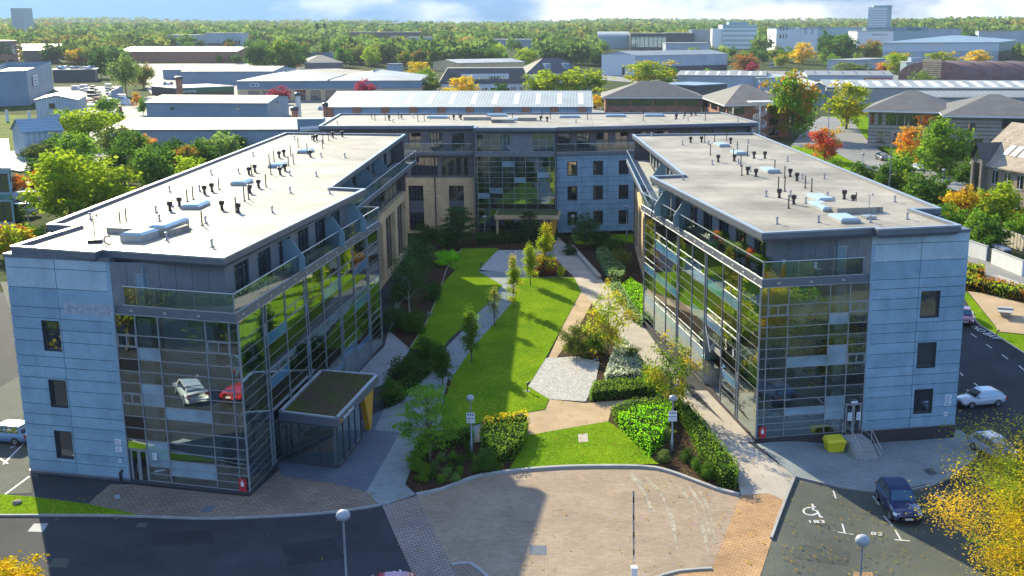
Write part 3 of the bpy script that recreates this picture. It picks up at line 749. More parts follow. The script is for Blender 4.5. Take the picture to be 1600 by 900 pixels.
roof_bits(RB, ZD, [(1101, 222.5), (1110, 242.5), (1116.5, 222), (1135.5, 219), (1152, 235), (1168, 244), (1157.5, 260), (1159, 274), (1146, 251), (1210.5, 265.5), (1226, 277.5), (1258, 294), (1268, 299.5), (1216, 297), (1226, 299), (1232, 325.5), (1337, 321)],
    [(1079, 223), (1096, 222.5), (1122, 253), (1141.5, 224.5), (1147.5, 252), (1178, 247.5), (1195, 247.5), (1168, 272.5), (1181, 276), (1234.5, 276), (1245, 282.5), (1217.5, 309), (1240, 319), (1319, 311), (1333, 319)],
    [(1066.5, 226), (1113, 257.5), (1169, 224), (1154, 256), (1107, 226), (1172, 267.5), (1197, 307), (1018, 213), (1067, 281), (1230.5, 252), (1253.5, 279.5), (1288, 279.5), (1235, 307), (1293, 309), (1302, 317.5), (1259, 317.5), (1214, 350), (1279, 347.5), (1398, 315.5), (1417.5, 342.5), (1360, 347.5)])
for (u, v), sx, sy in (((306, 323), 1.5, 2.9), ((378, 287), 1.4, 2.8), ((434, 260), 1.4, 2.8), ((477.5, 238), 1.4, 2.8)): skylight(LB, L(u, v, ZD), sx, sy, ZD, .0)
skylight(LB, L(232, 362, ZD), 5.2, 2.6, ZD, -.25, .42, flat=True); skylight(LB, L(265, 357, ZD + .2), 1.3, 3.8, ZD + .1, -.1, .5); skylight(LB, L(219, 374, ZD), 1.7, 2.2, ZD, -.2, .5)
for (u, v), sx, sy in (((1128, 228), 1.4, 2.8), ((1154, 240.5), 1.4, 2.8), ((1203, 268), 1.4, 2.8), ((1282, 312), 1.5, 3.2), ((1286, 325), 1.4, 3.8), ((1319, 344), 1.6, 2.8)): skylight(RB, L(u, v, ZD), sx, sy, ZD, .15)
skylight(RB, L(1330, 328, ZD), 4.0, 3.4, ZD, .2, .45, flat=True)
for par, (u, v), pale in ((LB, (149, 378), 0), (RB, (1357, 341), 1)):
    mb = MB(); x, y = L(u, v, ZD); mb.obox((x, y), .9, .9, ZD, ZD + .22, .3); mb.bar((x, y, ZD + .2), (x, y, ZD + 1.9), .03, 6); mb.bar((x - .25, y, ZD + 1.85), (x + .25, y, ZD + 1.85), .02, 6); mb.lathe((x + .25, y, ZD + 1.8), [(.06, 0), (.06, .2)], 6)
    mb.build('aerial_mast', 'ventdark' if not pale else 'ventpale', par)
mb = MB(); x, y = L(170, 383, ZD)
for k in range(9):
    a0, a1 = pi * (.3 + k * 1.4 / 9), pi * (.3 + (k + 1) * 1.4 / 9); mb.bar((x + .3 * cos(a0), y, ZD + .35 + .3 * sin(a0)), (x + .3 * cos(a1), y, ZD + .35 + .3 * sin(a1)), .05, 5)
mb.build('duct_bend', 'ventdark', LB)
# signs, hydrant box, pipe and steps
small_sign(LP and LB, LP, LP.len * .885, LP.len * .945, 2.75, 3.15); small_sign(LB, LP, LP.len * .885, LP.len * .945, 2.2, 2.62); small_sign(LB, LP, LP.len * .90, LP.len * .93, 1.4, 1.7)
small_sign(RB, RP_, RP_.len * .87, RP_.len * .94, 2.35, 2.75); small_sign(RB, RP_, RP_.len * .87, RP_.len * .94, 1.85, 2.28); small_sign(RB, RP_, RP_.len * .87, RP_.len * .91, 1.0, 1.35, lines=1)
small_sign(LB, LF, LF.len * .215, LF.len * .25, 1.9, 2.4, o=.05, lines=2)
for w, a, par in ((LF, LF.len * .955, LB), (RF, RF.len * .055, RB)):
    mb = MB(); w.box(mb, a - .27, a + .27, .32, 1.2, .1, .18); s = mb.build('fire_point_sign', 'red', par)
    t = MB(); w.box(t, a - .12, a + .1, .68, .98, .179, .186); w.box(t, a - .05, a + .02, .98, 1.12, .179, .186); t.build('sign_text', 'signwhite', s)
mb = MB(); mb.bar(LP.at(LP.len * .915, .1, .12), LP.at(LP.len * .915, .75, .12), .09, 8); mb.bar(LP.at(LP.len * .915, .72, .12), LP.at(LP.len * .935, .9, .05), .08, 8); mb.build('overflow_pipe', 'ventdark', LB)
# ghost lettering panel: scrubbed pale strip on the left granite bay
mb = MB(); LP.box(mb, LP.len * .52, LP.len - .04, 11.95, 12.75, .0, .012)
s = mb.build('scrubbed_panel', M('scrubbed_granite', (.42, .47, .53), .6, .3, 4, .2, 14), LB)
mb = MB()
for k in range(7):
    a = LP.len * (.56 + .058 * k)
    for q in range(5): LP.box(mb, a + R.uniform(-.05, .3), a + R.uniform(.3, .42), 12.1 + q * .1, 12.13 + q * .1, .011, .014) if R.random() < .75 else None
mb.build('glue_marks', M('glue_marks', (.2, .24, .3), .7), s)
# window writing on the right wing glazing
w = RC; cl = w.len
text_mesh('S', 1.3, 'window_lettering', M('cream_vinyl', (.75, .72, .5), .5), RB, Vector(w.at(cl * .775, 5.1, .03)) - RB.location, (pi / 2, 0, w.ang), .005)
text_mesh('B', .8, 'window_lettering', 'signwhite', RB, Vector(w.at(cl * .83, 5.1, .03)) - RB.location, (pi / 2, 0, w.ang), .005)
# entrance steps of the right wing
w = RF; mb = MB(); zb = -.9
a0, a1 = RF.len * .80, RF.len * 1.0
w.box(mb, a0, a1, -1.0, .05, .05, 1.9)
for k in range(5): w.box(mb, a0, a1, -1.0, .05 - .19 * (k + 1), 1.9 + .34 * k, 1.9 + .34 * (k + 1), 0)
st_ = mb.build('entrance_steps', 'concrete', RB)
mb = MB()
for a in (a0 + .06, a1 - .06):
    P = [w.at(a, 1.05, .2), w.at(a, 1.05, 1.9), w.at(a, .1, 3.7)]
    mb.bar(P[0], P[1], .03, 6); mb.bar(P[1], P[2], .03, 6); mb.bar(w.at(a, .5, .2), w.at(a, .5, 1.9), .025, 6); mb.bar(w.at(a, .5, 1.9), w.at(a, -.42, 3.7), .025, 6)
    for o, z0, z1 in ((.2, .05, 1.05), (1.9, .05, 1.05), (3.7, -.9, .1)): mb.bar(w.at(a, z0, o), w.at(a, z1, o), .03, 6)
mb.build('stair_handrail', 'alu', RB)
for k in (0, 1): small_sign(RB, RF, RF.len * (.855 + .085 * k), RF.len * (.895 + .085 * k), 1.2, 1.85, o=.09, lines=3)
mb = MB(); RF.box(mb, RF.len * .88, RF.len * .94, 2.62, 2.8, .12, .2); mb.build('emergency_light', 'signwhite', RB)

# grass-roofed entrance porch of the left wing
A = (-22.39, 77.1); B_ = (-17.99, 75.67); C_ = (-17.2, 85.6); D_ = (-22.0, 86.6)
A2 = LC.at(6.0, 0, .16)[:2]
pts = [A2, (-18.0, 75.55), (-17.0, 85.6), LC.at(16.2, 0, .16)[:2]]
mb = MB(); o_ = inset(pts, -.18); o_[0] = pts[0]; o_[3] = pts[3]
mb.prism(o_, 3.25, 3.85, 0, bottom=True); pr = mb.build('porch_roof', 'fascia', LB)
mb = MB(); mb.prism(inset(o_, .3), 3.7, 3.87); mb.build('sedum_planting', 'sedum', pr)
mb = MB()
for a, c_ in zip(o_, o_[1:] + o_[:1]): w = Wall(a, c_); w.box(mb, 0, w.len, 3.851, 3.95, -.25, 0)
mb.build('roof_edge', 'coping', pr)
fw = Wall(A2, B_); sw = Wall(B_, (-17.5, 81.6))
mb = MB()
for k in range(4): a = fw.len * k / 3; fw.box(mb, max(0, a - .04), min(fw.len, a + .04), .1, 3.25, -.1, 0)
for k in range(5): a = sw.len * k / 4; sw.box(mb, max(0, a - .04), min(sw.len, a + .04), .1, 3.25, -.1, 0)
for w in (fw, sw): w.box(mb, 0, w.len, .02, .2, -.12, .01); w.box(mb, 0, w.len, 3.1, 3.25, -.12, .01)
f = mb.build('porch_glazing', 'framedark', LB)
mb = MB()
for w in (fw, sw): mb.quad(w.at(.02, .2, -.05), w.at(w.len - .02, .2, -.05), w.at(w.len - .02, 3.1, -.05), w.at(.02, 3.1, -.05))
mb.build('pane', 'glass', f)
mb = MB(); fw.box(mb, fw.len - .45, fw.len - .15, .2, 3.0, -.2, -.14); fw.box(mb, .3, fw.len - .1, 2.9, 3.08, -.2, -.14); mb.build('blind', 'plaster_pale', f)
mb = MB(); dz = Wall((-17.5, 81.7), (-17.15, 85.3)); 
dz.box(mb, 0, .9, .1, 3.2, -1.2, -1.1); mb.build('porch_back', 'interiordark', LB)
mb = MB(); q = dz
mb.hexa([q.at(1.9, 0, .05), q.at(2.3, 0, .05), q.at(2.3, 0, -.35), q.at(1.9, 0, -.35), q.at(.7, 3.25, .05), q.at(3.4, 3.25, .05), q.at(3.4, 3.25, -.35), q.at(.7, 3.25, -.35)]); mb.build('yellow_pillar', 'yellow', LB)
w = Wall(o_[1], o_[2])
t0 = Vector(w.at(.45, 3.38, .012)) - LB.location
text_mesh('blu', .46, 'porch_lettering', 'orange', LB, t0, (pi / 2, 0, w.ang), .01, sx=1.15)
text_mesh('broadband', .46, 'porch_lettering', 'letterwhite', LB, Vector(w.at(1.35, 3.38, .012)) - LB.location, (pi / 2, 0, w.ang), .01, sx=1.15)

# ------------------------------------------------------------------ the building across the court
b = thing('office_building', 'wide office building across the far end of the court with a glazed centre', 'office building', (-8, 170, 0))
EB = b
r1, r2 = L(497, 196.5, ZR), L(744, 197, ZR)
rr1 = [r1, (r2[0] - .2, r1[1] + .3), (r2[0] - .2, 167.2), (-4.9, 167.0), (-4.7, 168.0), L(1186, 191, ZR), L(1127, 175, ZR), L(530, 177.5, ZR)]
flat_roof(b, rr1, ZR, 'deckrear')
WL = Wall((-40.3, 170.3), (-17.2, 170.0)); WE = Wall((-17.2, 168.3), (-5.0, 168.0)); WR = Wall((-5.0, 169.2), (6.9, 171.6)); WQ = Wall((6.9, 171.6), (25.8, 176.2))
def storey(w, h, zlo, zhi, mat, name, o=0, th=.3, nv=1, nh=0, pane='winglass', wd=-.15, wn='window'):
    mb = MB(); w.holes(mb, 0, w.len, zlo, zhi, o - th, o, h); mb.build(name, mat, b)
    for q in h: w.window(b, *q, o=o + wd, nv=nv, nh=nh, pane=pane, name=wn)
ll = WL.len
bays = [ll - 4.9 * (k + 1) + .9 for k in range(4)]
storey(WL, [(ll - 1.8 - 3.3 * k - 1.9, ll - 1.8 - 3.3 * k, 13.0, 15.3) for k in range(6)], 12.6, 15.7, 'brownclad', 'top_storey_wall', o=-1.3, nv=1, nh=1)
slab(b, [WL.at(0, 0, -1.6)[:2], WL.at(0, 0, .9)[:2], WL.at(ll, 0, .9)[:2], WL.at(ll, 0, -1.6)[:2]], 12.1, 12.6, 'balcony')
balustrade(b, [WL.at(0, 0, .82)[:2], WL.at(ll - .5, 0, .82)[:2]], 12.62, 13.85)
storey(WL, [(ll - 4.7 * (k + 1) - .5, ll - 4.7 * k - 1.1, 8.9, 11.7) for k in range(4)], 8.6, 12.1, 'brownclad', 'third_storey_wall', nv=3, nh=1)
storey(WL, [(ll - 6.2 * (k + 1) + 2.0, ll - 6.2 * k - 1.9, .4, 7.4) for k in range(3)], 0, 8.6, 'stone', 'stone_wall', th=.6, nv=3, nh=3, wd=-.4)
for k in range(3): sp = MB(); WL.box(sp, ll - 6.2 * (k + 1) + 2.05, ll - 6.2 * k - 1.95, 3.2, 5.0, -.47, -.37); sp.build('spandrel', 'fascia', b)
mb = MB(); WL.box(mb, ll - 6.35, ll - 6.2, 0, 15.7, .0, .12); mb.build('rain_pipe', 'framedark', b)
# glazed centre
el = WE.len
zs = [0, 1.0, 2.0, 3.0, 4.1, 4.9, 5.7, 6.5, 7.3, 8.1, 8.9, 9.7, 10.5, 11.3, 12.1]
curtain(b, WE, [el * q for q in (0, .035, .18, .345, .49, .63, .775, .93, 1)], zs, 0, lambda i, j: 'black' if j == 4 else ('pale' if (i, j) in ((1, 6), (2, 7), (4, 9), (6, 10), (3, 12)) else 'glass'), gap=(el * .18, el * .93, 3.0))
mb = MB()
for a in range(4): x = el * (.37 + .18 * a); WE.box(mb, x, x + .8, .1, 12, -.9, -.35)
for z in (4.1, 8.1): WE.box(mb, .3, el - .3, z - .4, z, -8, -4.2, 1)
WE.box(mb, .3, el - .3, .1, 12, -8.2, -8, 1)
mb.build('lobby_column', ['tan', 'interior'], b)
mb = MB(); h = [(el * .03, el * .30, 12.75, 15.4), (el * .30 + .05, el * .45, 12.75, 15.4), (el * .71, el * .98, 12.75, 15.4)]
WE.holes(mb, 0, el, 12.15, 15.7, -.4, .02, h); mb.build('top_storey_wall', 'greyclad', b)
for q in h: WE.window(b, *q, o=-.1, nv=2, nh=2, frame='mullion', pane='glass', fw=.05)
mb = MB(); WE.box(mb, .2, el - .2, 12.7, 15.5, -3.5, -3.4); mb.build('interior_partition', 'interior', b)
for x in (0, el):
    mb = MB(); WE.box(mb, x - .12, x + .12, 0, 15.7, -2.2, .06); mb.build('pier', 'framedark', b)
# right granite part with nine windows
rl_ = WR.len
wn = [(rl_ * (f - .05), rl_ * (f + .07), z0, z0 + 2.1) for f in (.20, .53, .86) for z0 in (1.3, 5.2, 9.0)]
panel_wall(b, WR, .2, 12.1, wn, [rl_ / 3, rl_ * 2 / 3])
storey(WR, [(.5 + 3.0 * k, 2.5 + 3.0 * k, 13.0, 15.3) for k in range(4)], 12.6, 15.7, 'brownclad', 'top_storey_wall', o=-1.3, nv=1, nh=1)
storey(WQ, [(.4 + 3.6 * k, 2.5 + 3.6 * k, 13.0, 15.3) for k in range(5)], 12.6, 15.7, 'brownclad', 'top_storey_wall', o=-1.3, nv=1, nh=1)
storey(WQ, [(.6, 3.2, 8.9, 11.8), (4, 8, 8.9, 11.8), (10, 14, 8.9, 11.8)], 8.6, 12.1, 'brownclad', 'third_storey_wall', nv=2, nh=1)
storey(WQ, [(2.2, 5.2, .4, 7.4), (8, 12, .4, 7.4)], 0, 8.6, 'stone', 'stone_wall', th=.6, nv=2, nh=3, wd=-.4)
slab(b, [WR.at(0, 0, -1.6)[:2], WR.at(0, 0, .35)[:2], WR.at(rl_, 0, .35)[:2], WQ.at(WQ.len, 0, .5)[:2], WQ.at(WQ.len, 0, -1.6)[:2], WR.at(rl_, 0, -1.6)[:2]], 12.12, 12.6, 'balcony')
balustrade(b, [WR.at(0, 0, .27)[:2], WR.at(rl_, 0, .27)[:2], WQ.at(WQ.len, 0, .42)[:2]], 12.62, 13.8)
mb = MB()
for a, c_ in (((25.8, 176.2), L(1127, 175.5, ZR)), ((L(1127, 175.5, ZR)), L(530, 178, ZR)), (L(530, 178, ZR), (-40.3, 170.3))):
    w = Wall(a, c_); w.box(mb, .1, w.len - .1, 0, 15.7, -.5, -.2)
mb.build('outer_wall', 'brownclad', b)
# porch with planted roof and yellow pillar
pz = WE; x0, x1 = el * .28, el * 1.06
mb = MB(); pz.box(mb, x0, x1, 3.35, 3.95, .2, 5.0); cr = mb.build('porch_roof', 'stone', b)
mb = MB(); pz.box(mb, x0 + .2, x1 - .2, 3.9, 4.05, .4, 4.8); mb.build('sedum_planting', M('green_sedum', (.10, .14, .03), .95, .4, 1, .5, 6, .5), cr)
mb = MB(); mb.hexa([pz.at(x1 - 1.3, 0, 4.4), pz.at(x1 - .85, 0, 4.4), pz.at(x1 - .85, 0, 3.9), pz.at(x1 - 1.3, 0, 3.9), pz.at(x1 - 1.2, 3.35, 4.6), pz.at(x1 - .2, 3.35, 4.6), pz.at(x1 - .2, 3.35, 3.9), pz.at(x1 - 1.2, 3.35, 3.9)]); mb.build('yellow_pillar', 'yellow', b)
mb = MB(); pz.box(mb, x0 + .2, x0 + .5, 0, 3.35, 4.2, 4.6); mb.build('porch_pillar', 'stone', b)
pz.window(b, x0 + 1, x1 - 2, .05, 2.95, o=.3, nv=4, nh=0, name='entrance_door')
vx = MB()
roof_bits(b, ZD, [(581, 186), (586, 188), (602, 188), (623, 185), (653, 190), (663, 189), (717, 184), (801, 186), (847, 184), (860, 186), (918, 187), (1005, 188), (1055, 187), (1102, 188), (1081, 181)], [(608, 188), (627, 185), (709, 187), (720, 187), (845, 189), (855, 190), (1057, 186), (1070, 181), (1080, 180), (1087, 180)], [(614, 191), (628, 186), (645, 183), (671, 186), (702, 187), (900, 192), (1068, 185), (1075, 189), (1153, 190), (527, 194)])
for (u, v), sx, sy in (((684, 184.5), 3.4, 1.8), ((890, 183.5), 3.4, 1.8), ((962, 182), 3.4, 1.8), ((1022, 181.5), 3.4, 1.8), ((776, 181.5), 3.4, 1.8), ((800, 188), 2, 1.6)): skylight(b, L(u, v, ZD), sx, sy, ZD, 0)
for (u, v), sx in (((746, 187), 4.4), ((786, 191), 3.6), ((824, 188), 3.0)): skylight(b, L(u, v, ZD), sx, 1.6, ZD, 0, .5, flat=True)

# ------------------------------------------------------------------ ground and paved surfaces
def drape(pts, dz):
    bm = bmesh.new()
    ps = [Vector((p[0], p[1], 0)) for p in pts]
    vs = [bm.verts.new(p) for p in ps]
    for t in geometry.tessellate_polygon([ps]):
        try: bm.faces.new([vs[i] for i in t])
        except ValueError: pass
    xs = [p[0] - .12 * (p[1] - 82) for p in pts]; ys = [p[1] for p in pts]
    if max(xs) > 13.5 and min(ys) < 130:
        for k in range(13):
            c = 13.5 + k * .6667
            bmesh.ops.bisect_plane(bm, geom=bm.verts[:] + bm.edges[:] + bm.faces[:], plane_co=(c, 82, 0), plane_no=(1, -.12, 0))
        for y in range(95, 131, 5):
            bmesh.ops.bisect_plane(bm, geom=bm.verts[:] + bm.edges[:] + bm.faces[:], plane_co=(0, y, 0), plane_no=(0, 1, 0))
    for v in bm.verts: v.co.z = gz(v.co.x, v.co.y) + dz
    bm.normal_update()
    for f in bm.faces:
        if f.normal.z < 0: f.normal_flip()
    return bm
def sheet(name, pts, mat, dz, kind='structure', px=True):
    P = [G(*p) for p in pts] if px else pts
    bm = drape(P, dz); me = bpy.data.meshes.new(name); bm.to_mesh(me); bm.free()
    me.materials.append(MAT[mat]); o = bpy.data.objects.new(name, me); col.objects.link(o); o['kind'] = kind
    return o
def kerb(pts, w=.16, z0=-.05, z1=.1, px=True, name='kerb', mat='kerb'):
    P = [Vector(G(*p)) for p in pts] if px else [Vector(p) for p in pts]
    # resample smoothly
    Q = []
    for i in range(len(P) - 1):
        p0, p1, p2, p3 = P[max(0, i - 1)], P[i], P[i + 1], P[min(len(P) - 1, i + 2)]
        n = max(2, int((p2 - p1).length / .8))
        for k in range(n):
            t = k / n
            Q.append(.5 * ((2 * p1) + (p2 - p0) * t + (2 * p0 - 5 * p1 + 4 * p2 - p3) * t * t + (3 * p1 - p0 - 3 * p2 + p3) * t ** 3))
    Q.append(P[-1]); mb = MB()
    Lf, Rt = [], []
    for i, q in enumerate(Q):
        d = (Q[min(len(Q) - 1, i + 1)] - Q[max(0, i - 1)]).normalized(); n = Vector((-d.y, d.x)) * w / 2
        Lf.append(q + n); Rt.append(q - n)
    for i in range(len(Q) - 1):
        a, b_, c_, d = Rt[i], Rt[i + 1], Lf[i + 1], Lf[i]
        zz = [gz(*p) for p in (a, b_, c_, d)]
        mb.hexa([(p.x, p.y, z + z0) for p, z in zip((a, b_, c_, d), zz)] + [(p.x, p.y, z + z1) for p, z in zip((a, b_, c_, d), zz)])
    return mb.build(name, mat, kind='structure')

# district terrain to the horizon
ys = [-160, -60, 0, 30, 60, 90, 120, 150, 200, 260, 340, 430, 520, 610, 700, 800, 900, 1000, 1150, 1300, 1450, 1600, 1750, 1900, 2050, 2200, 2400, 2600, 2800, 3100, 3400, 3800, 4300, 5000]
mb = MB(); nx = 56
for y in ys:
    for i in range(nx + 1):
        x = (i / nx * 2 - 1) * (260 + max(0, y) * .72); mb.v.append((x, y, gz(x, y) - (.3 if y < 400 else .12)))
for j in range(len(ys) - 1):
    for i in range(nx):
        a = j * (nx + 1) + i; mb.f.append([a, a + 1, a + nx + 2, a + nx + 1]); mb.m.append(0)
mb.build('ground', 'ground', smooth=True, kind='structure')
# tarmac round the offices
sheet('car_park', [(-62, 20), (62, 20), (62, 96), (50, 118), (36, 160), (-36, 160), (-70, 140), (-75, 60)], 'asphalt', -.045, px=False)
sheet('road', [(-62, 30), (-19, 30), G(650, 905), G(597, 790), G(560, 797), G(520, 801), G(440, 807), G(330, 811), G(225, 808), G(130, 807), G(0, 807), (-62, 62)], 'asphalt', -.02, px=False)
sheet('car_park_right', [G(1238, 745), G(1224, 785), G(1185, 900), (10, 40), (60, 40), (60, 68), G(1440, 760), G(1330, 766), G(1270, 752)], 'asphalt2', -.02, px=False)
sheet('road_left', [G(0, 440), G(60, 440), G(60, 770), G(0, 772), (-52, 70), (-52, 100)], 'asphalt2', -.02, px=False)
# paving
sheet('brick_apron', [(136, 788), (172, 756), (205, 757), (390, 776), (436, 734), (470, 742), (525, 748), (576, 762), (592, 787), (560, 795), (520, 799), (440, 805), (330, 809), (225, 806)], 'brickpave', .0)
sheet('tarmac_wedge', [(48, 744), (204, 757), (172, 757), (136, 788), (50, 777)], 'asphalt', .012)
sheet('paving_blue', [(430, 716), (600, 640), (585, 672), (625, 676), (573, 768), (520, 755), (440, 744)], 'bluepave', .004)
sheet('path_grey', [(585, 672), (600, 640), (720, 520), (785, 445), (812, 441), (803, 470), (735, 548), (707, 590), (690, 640), (750, 660), (853, 640), (822, 681), (740, 692), (650, 700), (645, 725), (633, 757), (650, 773), (594, 791), (573, 768), (625, 676)], 'greypath', .008)
sheet('path_strip', [(601, 540), (640, 385), (652, 385), (640, 430), (613, 520), (640, 545), (580, 600), (565, 600)], 'strippave', .006)
sheet('path_side', [(601, 541), (640, 548), (600, 600), (575, 610), (540, 600)], 'strippave', .010)
sheet('forecourt', [(650, 775), (690, 765), (735, 748), (770, 740), (830, 733), (900, 729), (1000, 729), (1040, 735), (1080, 749), (1120, 764), (1157, 774), (1111, 892), (1050, 903), (1000, 960), (800, 960), (700, 884)], 'courtpave', -.012)
sheet('crossing_left', [(597, 790), (651, 774), (706, 884), (720, 905), (648, 905)], 'crossL', -.008)
sheet('crossing_right', [(1157, 774), (1200, 770), (1226, 783), (1186, 905), (1108, 905), (1112, 890)], 'crossR', -.004)
sheet('apron_corner', [(706, 883), (735, 880), (765, 905), (715, 905)], 'brickpave', .004)
sheet('apron_corner', [(1112, 888), (1060, 892), (1020, 905), (1110, 905)], 'crossR', .004)
sheet('path_right', [(872, 370), (940, 437), (1003, 505), (1080, 618), (1180, 700), (1242, 744), (1226, 783), (1200, 771), (1158, 774), (1150, 740), (1035, 612), (950, 505), (905, 452), (862, 391), (858, 372)], 'concpath', .008)
sheet('recess_floor', [(1085, 610), (1150, 612), (1180, 690), (1160, 690)], 'concpath', .004)
sheet('path_tan', [(905, 453), (925, 473), (900, 520), (870, 560), (862, 575), (840, 600), (853, 568), (884, 500)], 'tanpath', .010)
sheet('path_tan', [(751, 661), (807, 648), (853, 640), (858, 624), (915, 630), (1020, 622), (1062, 600), (1075, 618), (1035, 626), (955, 640), (950, 659), (822, 681), (740, 692)], 'tanpath', .012)
sheet('path_cross', [(840, 391), (866, 391), (897, 433), (885, 434), (808, 434), (785, 446), (748, 424), (830, 424)], 'greypath', .006)
sheet('gravel_bed', [(747, 422), (778, 391), (845, 391), (838, 430)], 'gravel', .03)
sheet('gravel_bed', [(853, 560), (902, 557), (937, 566), (930, 600), (915, 628), (858, 624), (825, 604)], 'gravel', .03)
sheet('lawn', [(780, 388), (722, 388), (700, 417), (712, 422), (690, 445), (668, 500), (640, 545), (690, 552), (700, 533), (762, 475), (785, 446), (747, 424)], 'lawn', .05)
sheet('lawn', [(808, 434), (885, 434), (897, 434), (908, 455), (884, 500), (853, 560), (825, 604), (858, 624), (852, 640), (807, 648), (751, 661), (693, 678), (692, 638), (707, 590), (735, 548), (803, 470)], 'lawn', .05)
sheet('lawn', [(822, 681), (950, 659), (960, 665), (1030, 726), (1000, 726), (900, 727), (830, 731), (795, 735), (815, 700)], 'lawn', .05)
sheet('lawn', [(0, 773), (50, 777), (136, 788), (222, 806), (130, 805), (0, 805)], 'lawn', .05)
# planted beds
sheet('planting_bed', [(645, 385), (748, 372), (780, 388), (722, 388), (700, 417), (712, 422), (690, 445), (668, 500), (640, 545), (612, 520), (640, 430)], 'soil', .02)
sheet('planting_bed', [(641, 547), (692, 552), (702, 560), (600, 640), (596, 610)], 'soil', .02)
sheet('planting_bed', [(634, 757), (646, 725), (650, 700), (740, 692), (822, 681), (815, 700), (795, 736), (770, 739), (735, 747), (690, 764), (655, 772)], 'soil', .02)
sheet('planting_bed', [(690, 640), (700, 590), (760, 660), (693, 678)], 'soil', .03)
sheet('planting_bed', [(950, 659), (955, 641), (1035, 627), (1062, 640), (1152, 745), (1152, 768), (1120, 763), (1080, 748), (1040, 734), (1030, 726), (960, 664)], 'soil', .02)
sheet('planting_bed', [(925, 474), (948, 503), (1035, 612), (1010, 622), (918, 629), (932, 600), (938, 566), (902, 556), (870, 558), (900, 520)], 'soil', .02)
sheet('planting_bed', [(878, 370), (990, 372), (1003, 440), (1003, 500), (942, 437)], 'soil', .02)
sheet('planting_bed', [(862, 400), (897, 433), (832, 433), (845, 400)], 'soil', .03)
sheet('planting_bed', [(745, 372), (872, 368), (862, 391), (778, 390)], 'soil', .03)
sheet('rear_lawn', [(890, 368), (1000, 366), (998, 380), (900, 382)], 'lawn', .05)
# right forecourt apron and far right ground
sheet('right_apron', [(1181, 694), (1240, 744), (1275, 752), (1340, 765), (1400, 768), (1470, 752), (1520, 716), (1530, 694), (1500, 672), (1345, 690)], 'greypath', .03)
sheet('verge', [(1500, 455), (1512, 458), (1538, 490), (1556, 512), (1560, 520), (1600, 524), (1640, 530), (1640, 580), (1600, 552), (1551, 521), (1527, 505), (1519, 488)], 'lawn', .06)
sheet('patio', [(1512, 456), (1640, 470), (1640, 529), (1600, 523), (1560, 519), (1556, 511), (1538, 489)], 'tanpath', .07)
sheet('service_path', [(1505, 400), (1560, 410), (1640, 445), (1640, 462), (1560, 447), (1505, 432)], 'asphaltfar', .02)
sheet('service_path', [(1540, 432), (1560, 430), (1640, 458), (1640, 468), (1560, 450)], 'concpath', .03)
kerb([(0, 806), (130, 806), (225, 808), (330, 811), (440, 807), (520, 801), (594, 790)])
kerb([(651, 774), (690, 766), (735, 749), (770, 741), (830, 734), (900, 730), (1000, 730), (1040, 736), (1080, 750), (1120, 765), (1155, 774)], .28, -.05, .16)
kerb([(1242, 745), (1226, 785), (1205, 842)], .18, -.05, .14)
kerb([(1242, 745), (1275, 753), (1340, 766), (1400, 769), (1470, 753), (1520, 717), (1531, 694)])
kerb([(1519, 487), (1527, 505), (1551, 521), (1600, 552), (1640, 578)])
kerb([(706, 884), (735, 881), (765, 905)], .2, -.05, .1)
kerb([(1112, 889), (1060, 893), (1020, 905)], .2, -.05, .1)
kerb([(722, 388), (700, 417), (690, 445), (668, 500), (640, 545)], .08, 0, .06, name='bed_edging')
# painted markings
def bar_px(a, b, w=.11, dz=.0, mat='mark'):
    P, Q = Vector(G(*a)), Vector(G(*b)); d = (Q - P).normalized(); n = Vector((-d.y, d.x)) * w / 2
    return [(P + n), (P - n), (Q - n), (Q + n)]
def markings(name, segs, w=.11, dz=-.008):
    mb = MB()
    for a, b in segs:
        q = bar_px(a, b, w); mb.quad(*[(p.x, p.y, gz(p.x, p.y) + dz) for p in q[::-1]])
    o = mb.build(name, 'mark', kind='structure')
    bmx = bmesh.new(); bmx.from_mesh(o.data)
    for f in bmx.faces:
        if f.normal.z < 0: f.normal_flip()
    bmx.to_mesh(o.data); bmx.free(); return o
markings('bay_markings', [((1309, 831), (1334, 835)), ((1316, 818), (1320, 833)), ((1398, 843), (1422, 845)), ((1399, 828), (1408, 844)), ((1302, 766), (1306, 779)), ((1364, 775), (1374, 789)), ((1376, 779), (1392, 801)), ((1381, 806), (1395, 822)), ((1460, 770), (1480, 784)), ((1270, 745), (1285, 753)), ((1290, 747), (1306, 757)), ((1242, 729), (1256, 740)), ((1517, 521), (1526, 527)), ((1541, 538), (1550, 544)), ((1566, 554), (1575, 561)), ((1592, 571), (1602, 580)), ((1500, 582), (1505, 587)), ((1522, 598), (1530, 605))])
markings('bay_markings', [((0, 716), (12, 724)), ((5, 725), (40, 690)), ((8, 772), (46, 744)), ((0, 690), (38, 688)), ((16, 700), (36, 690))], .12)
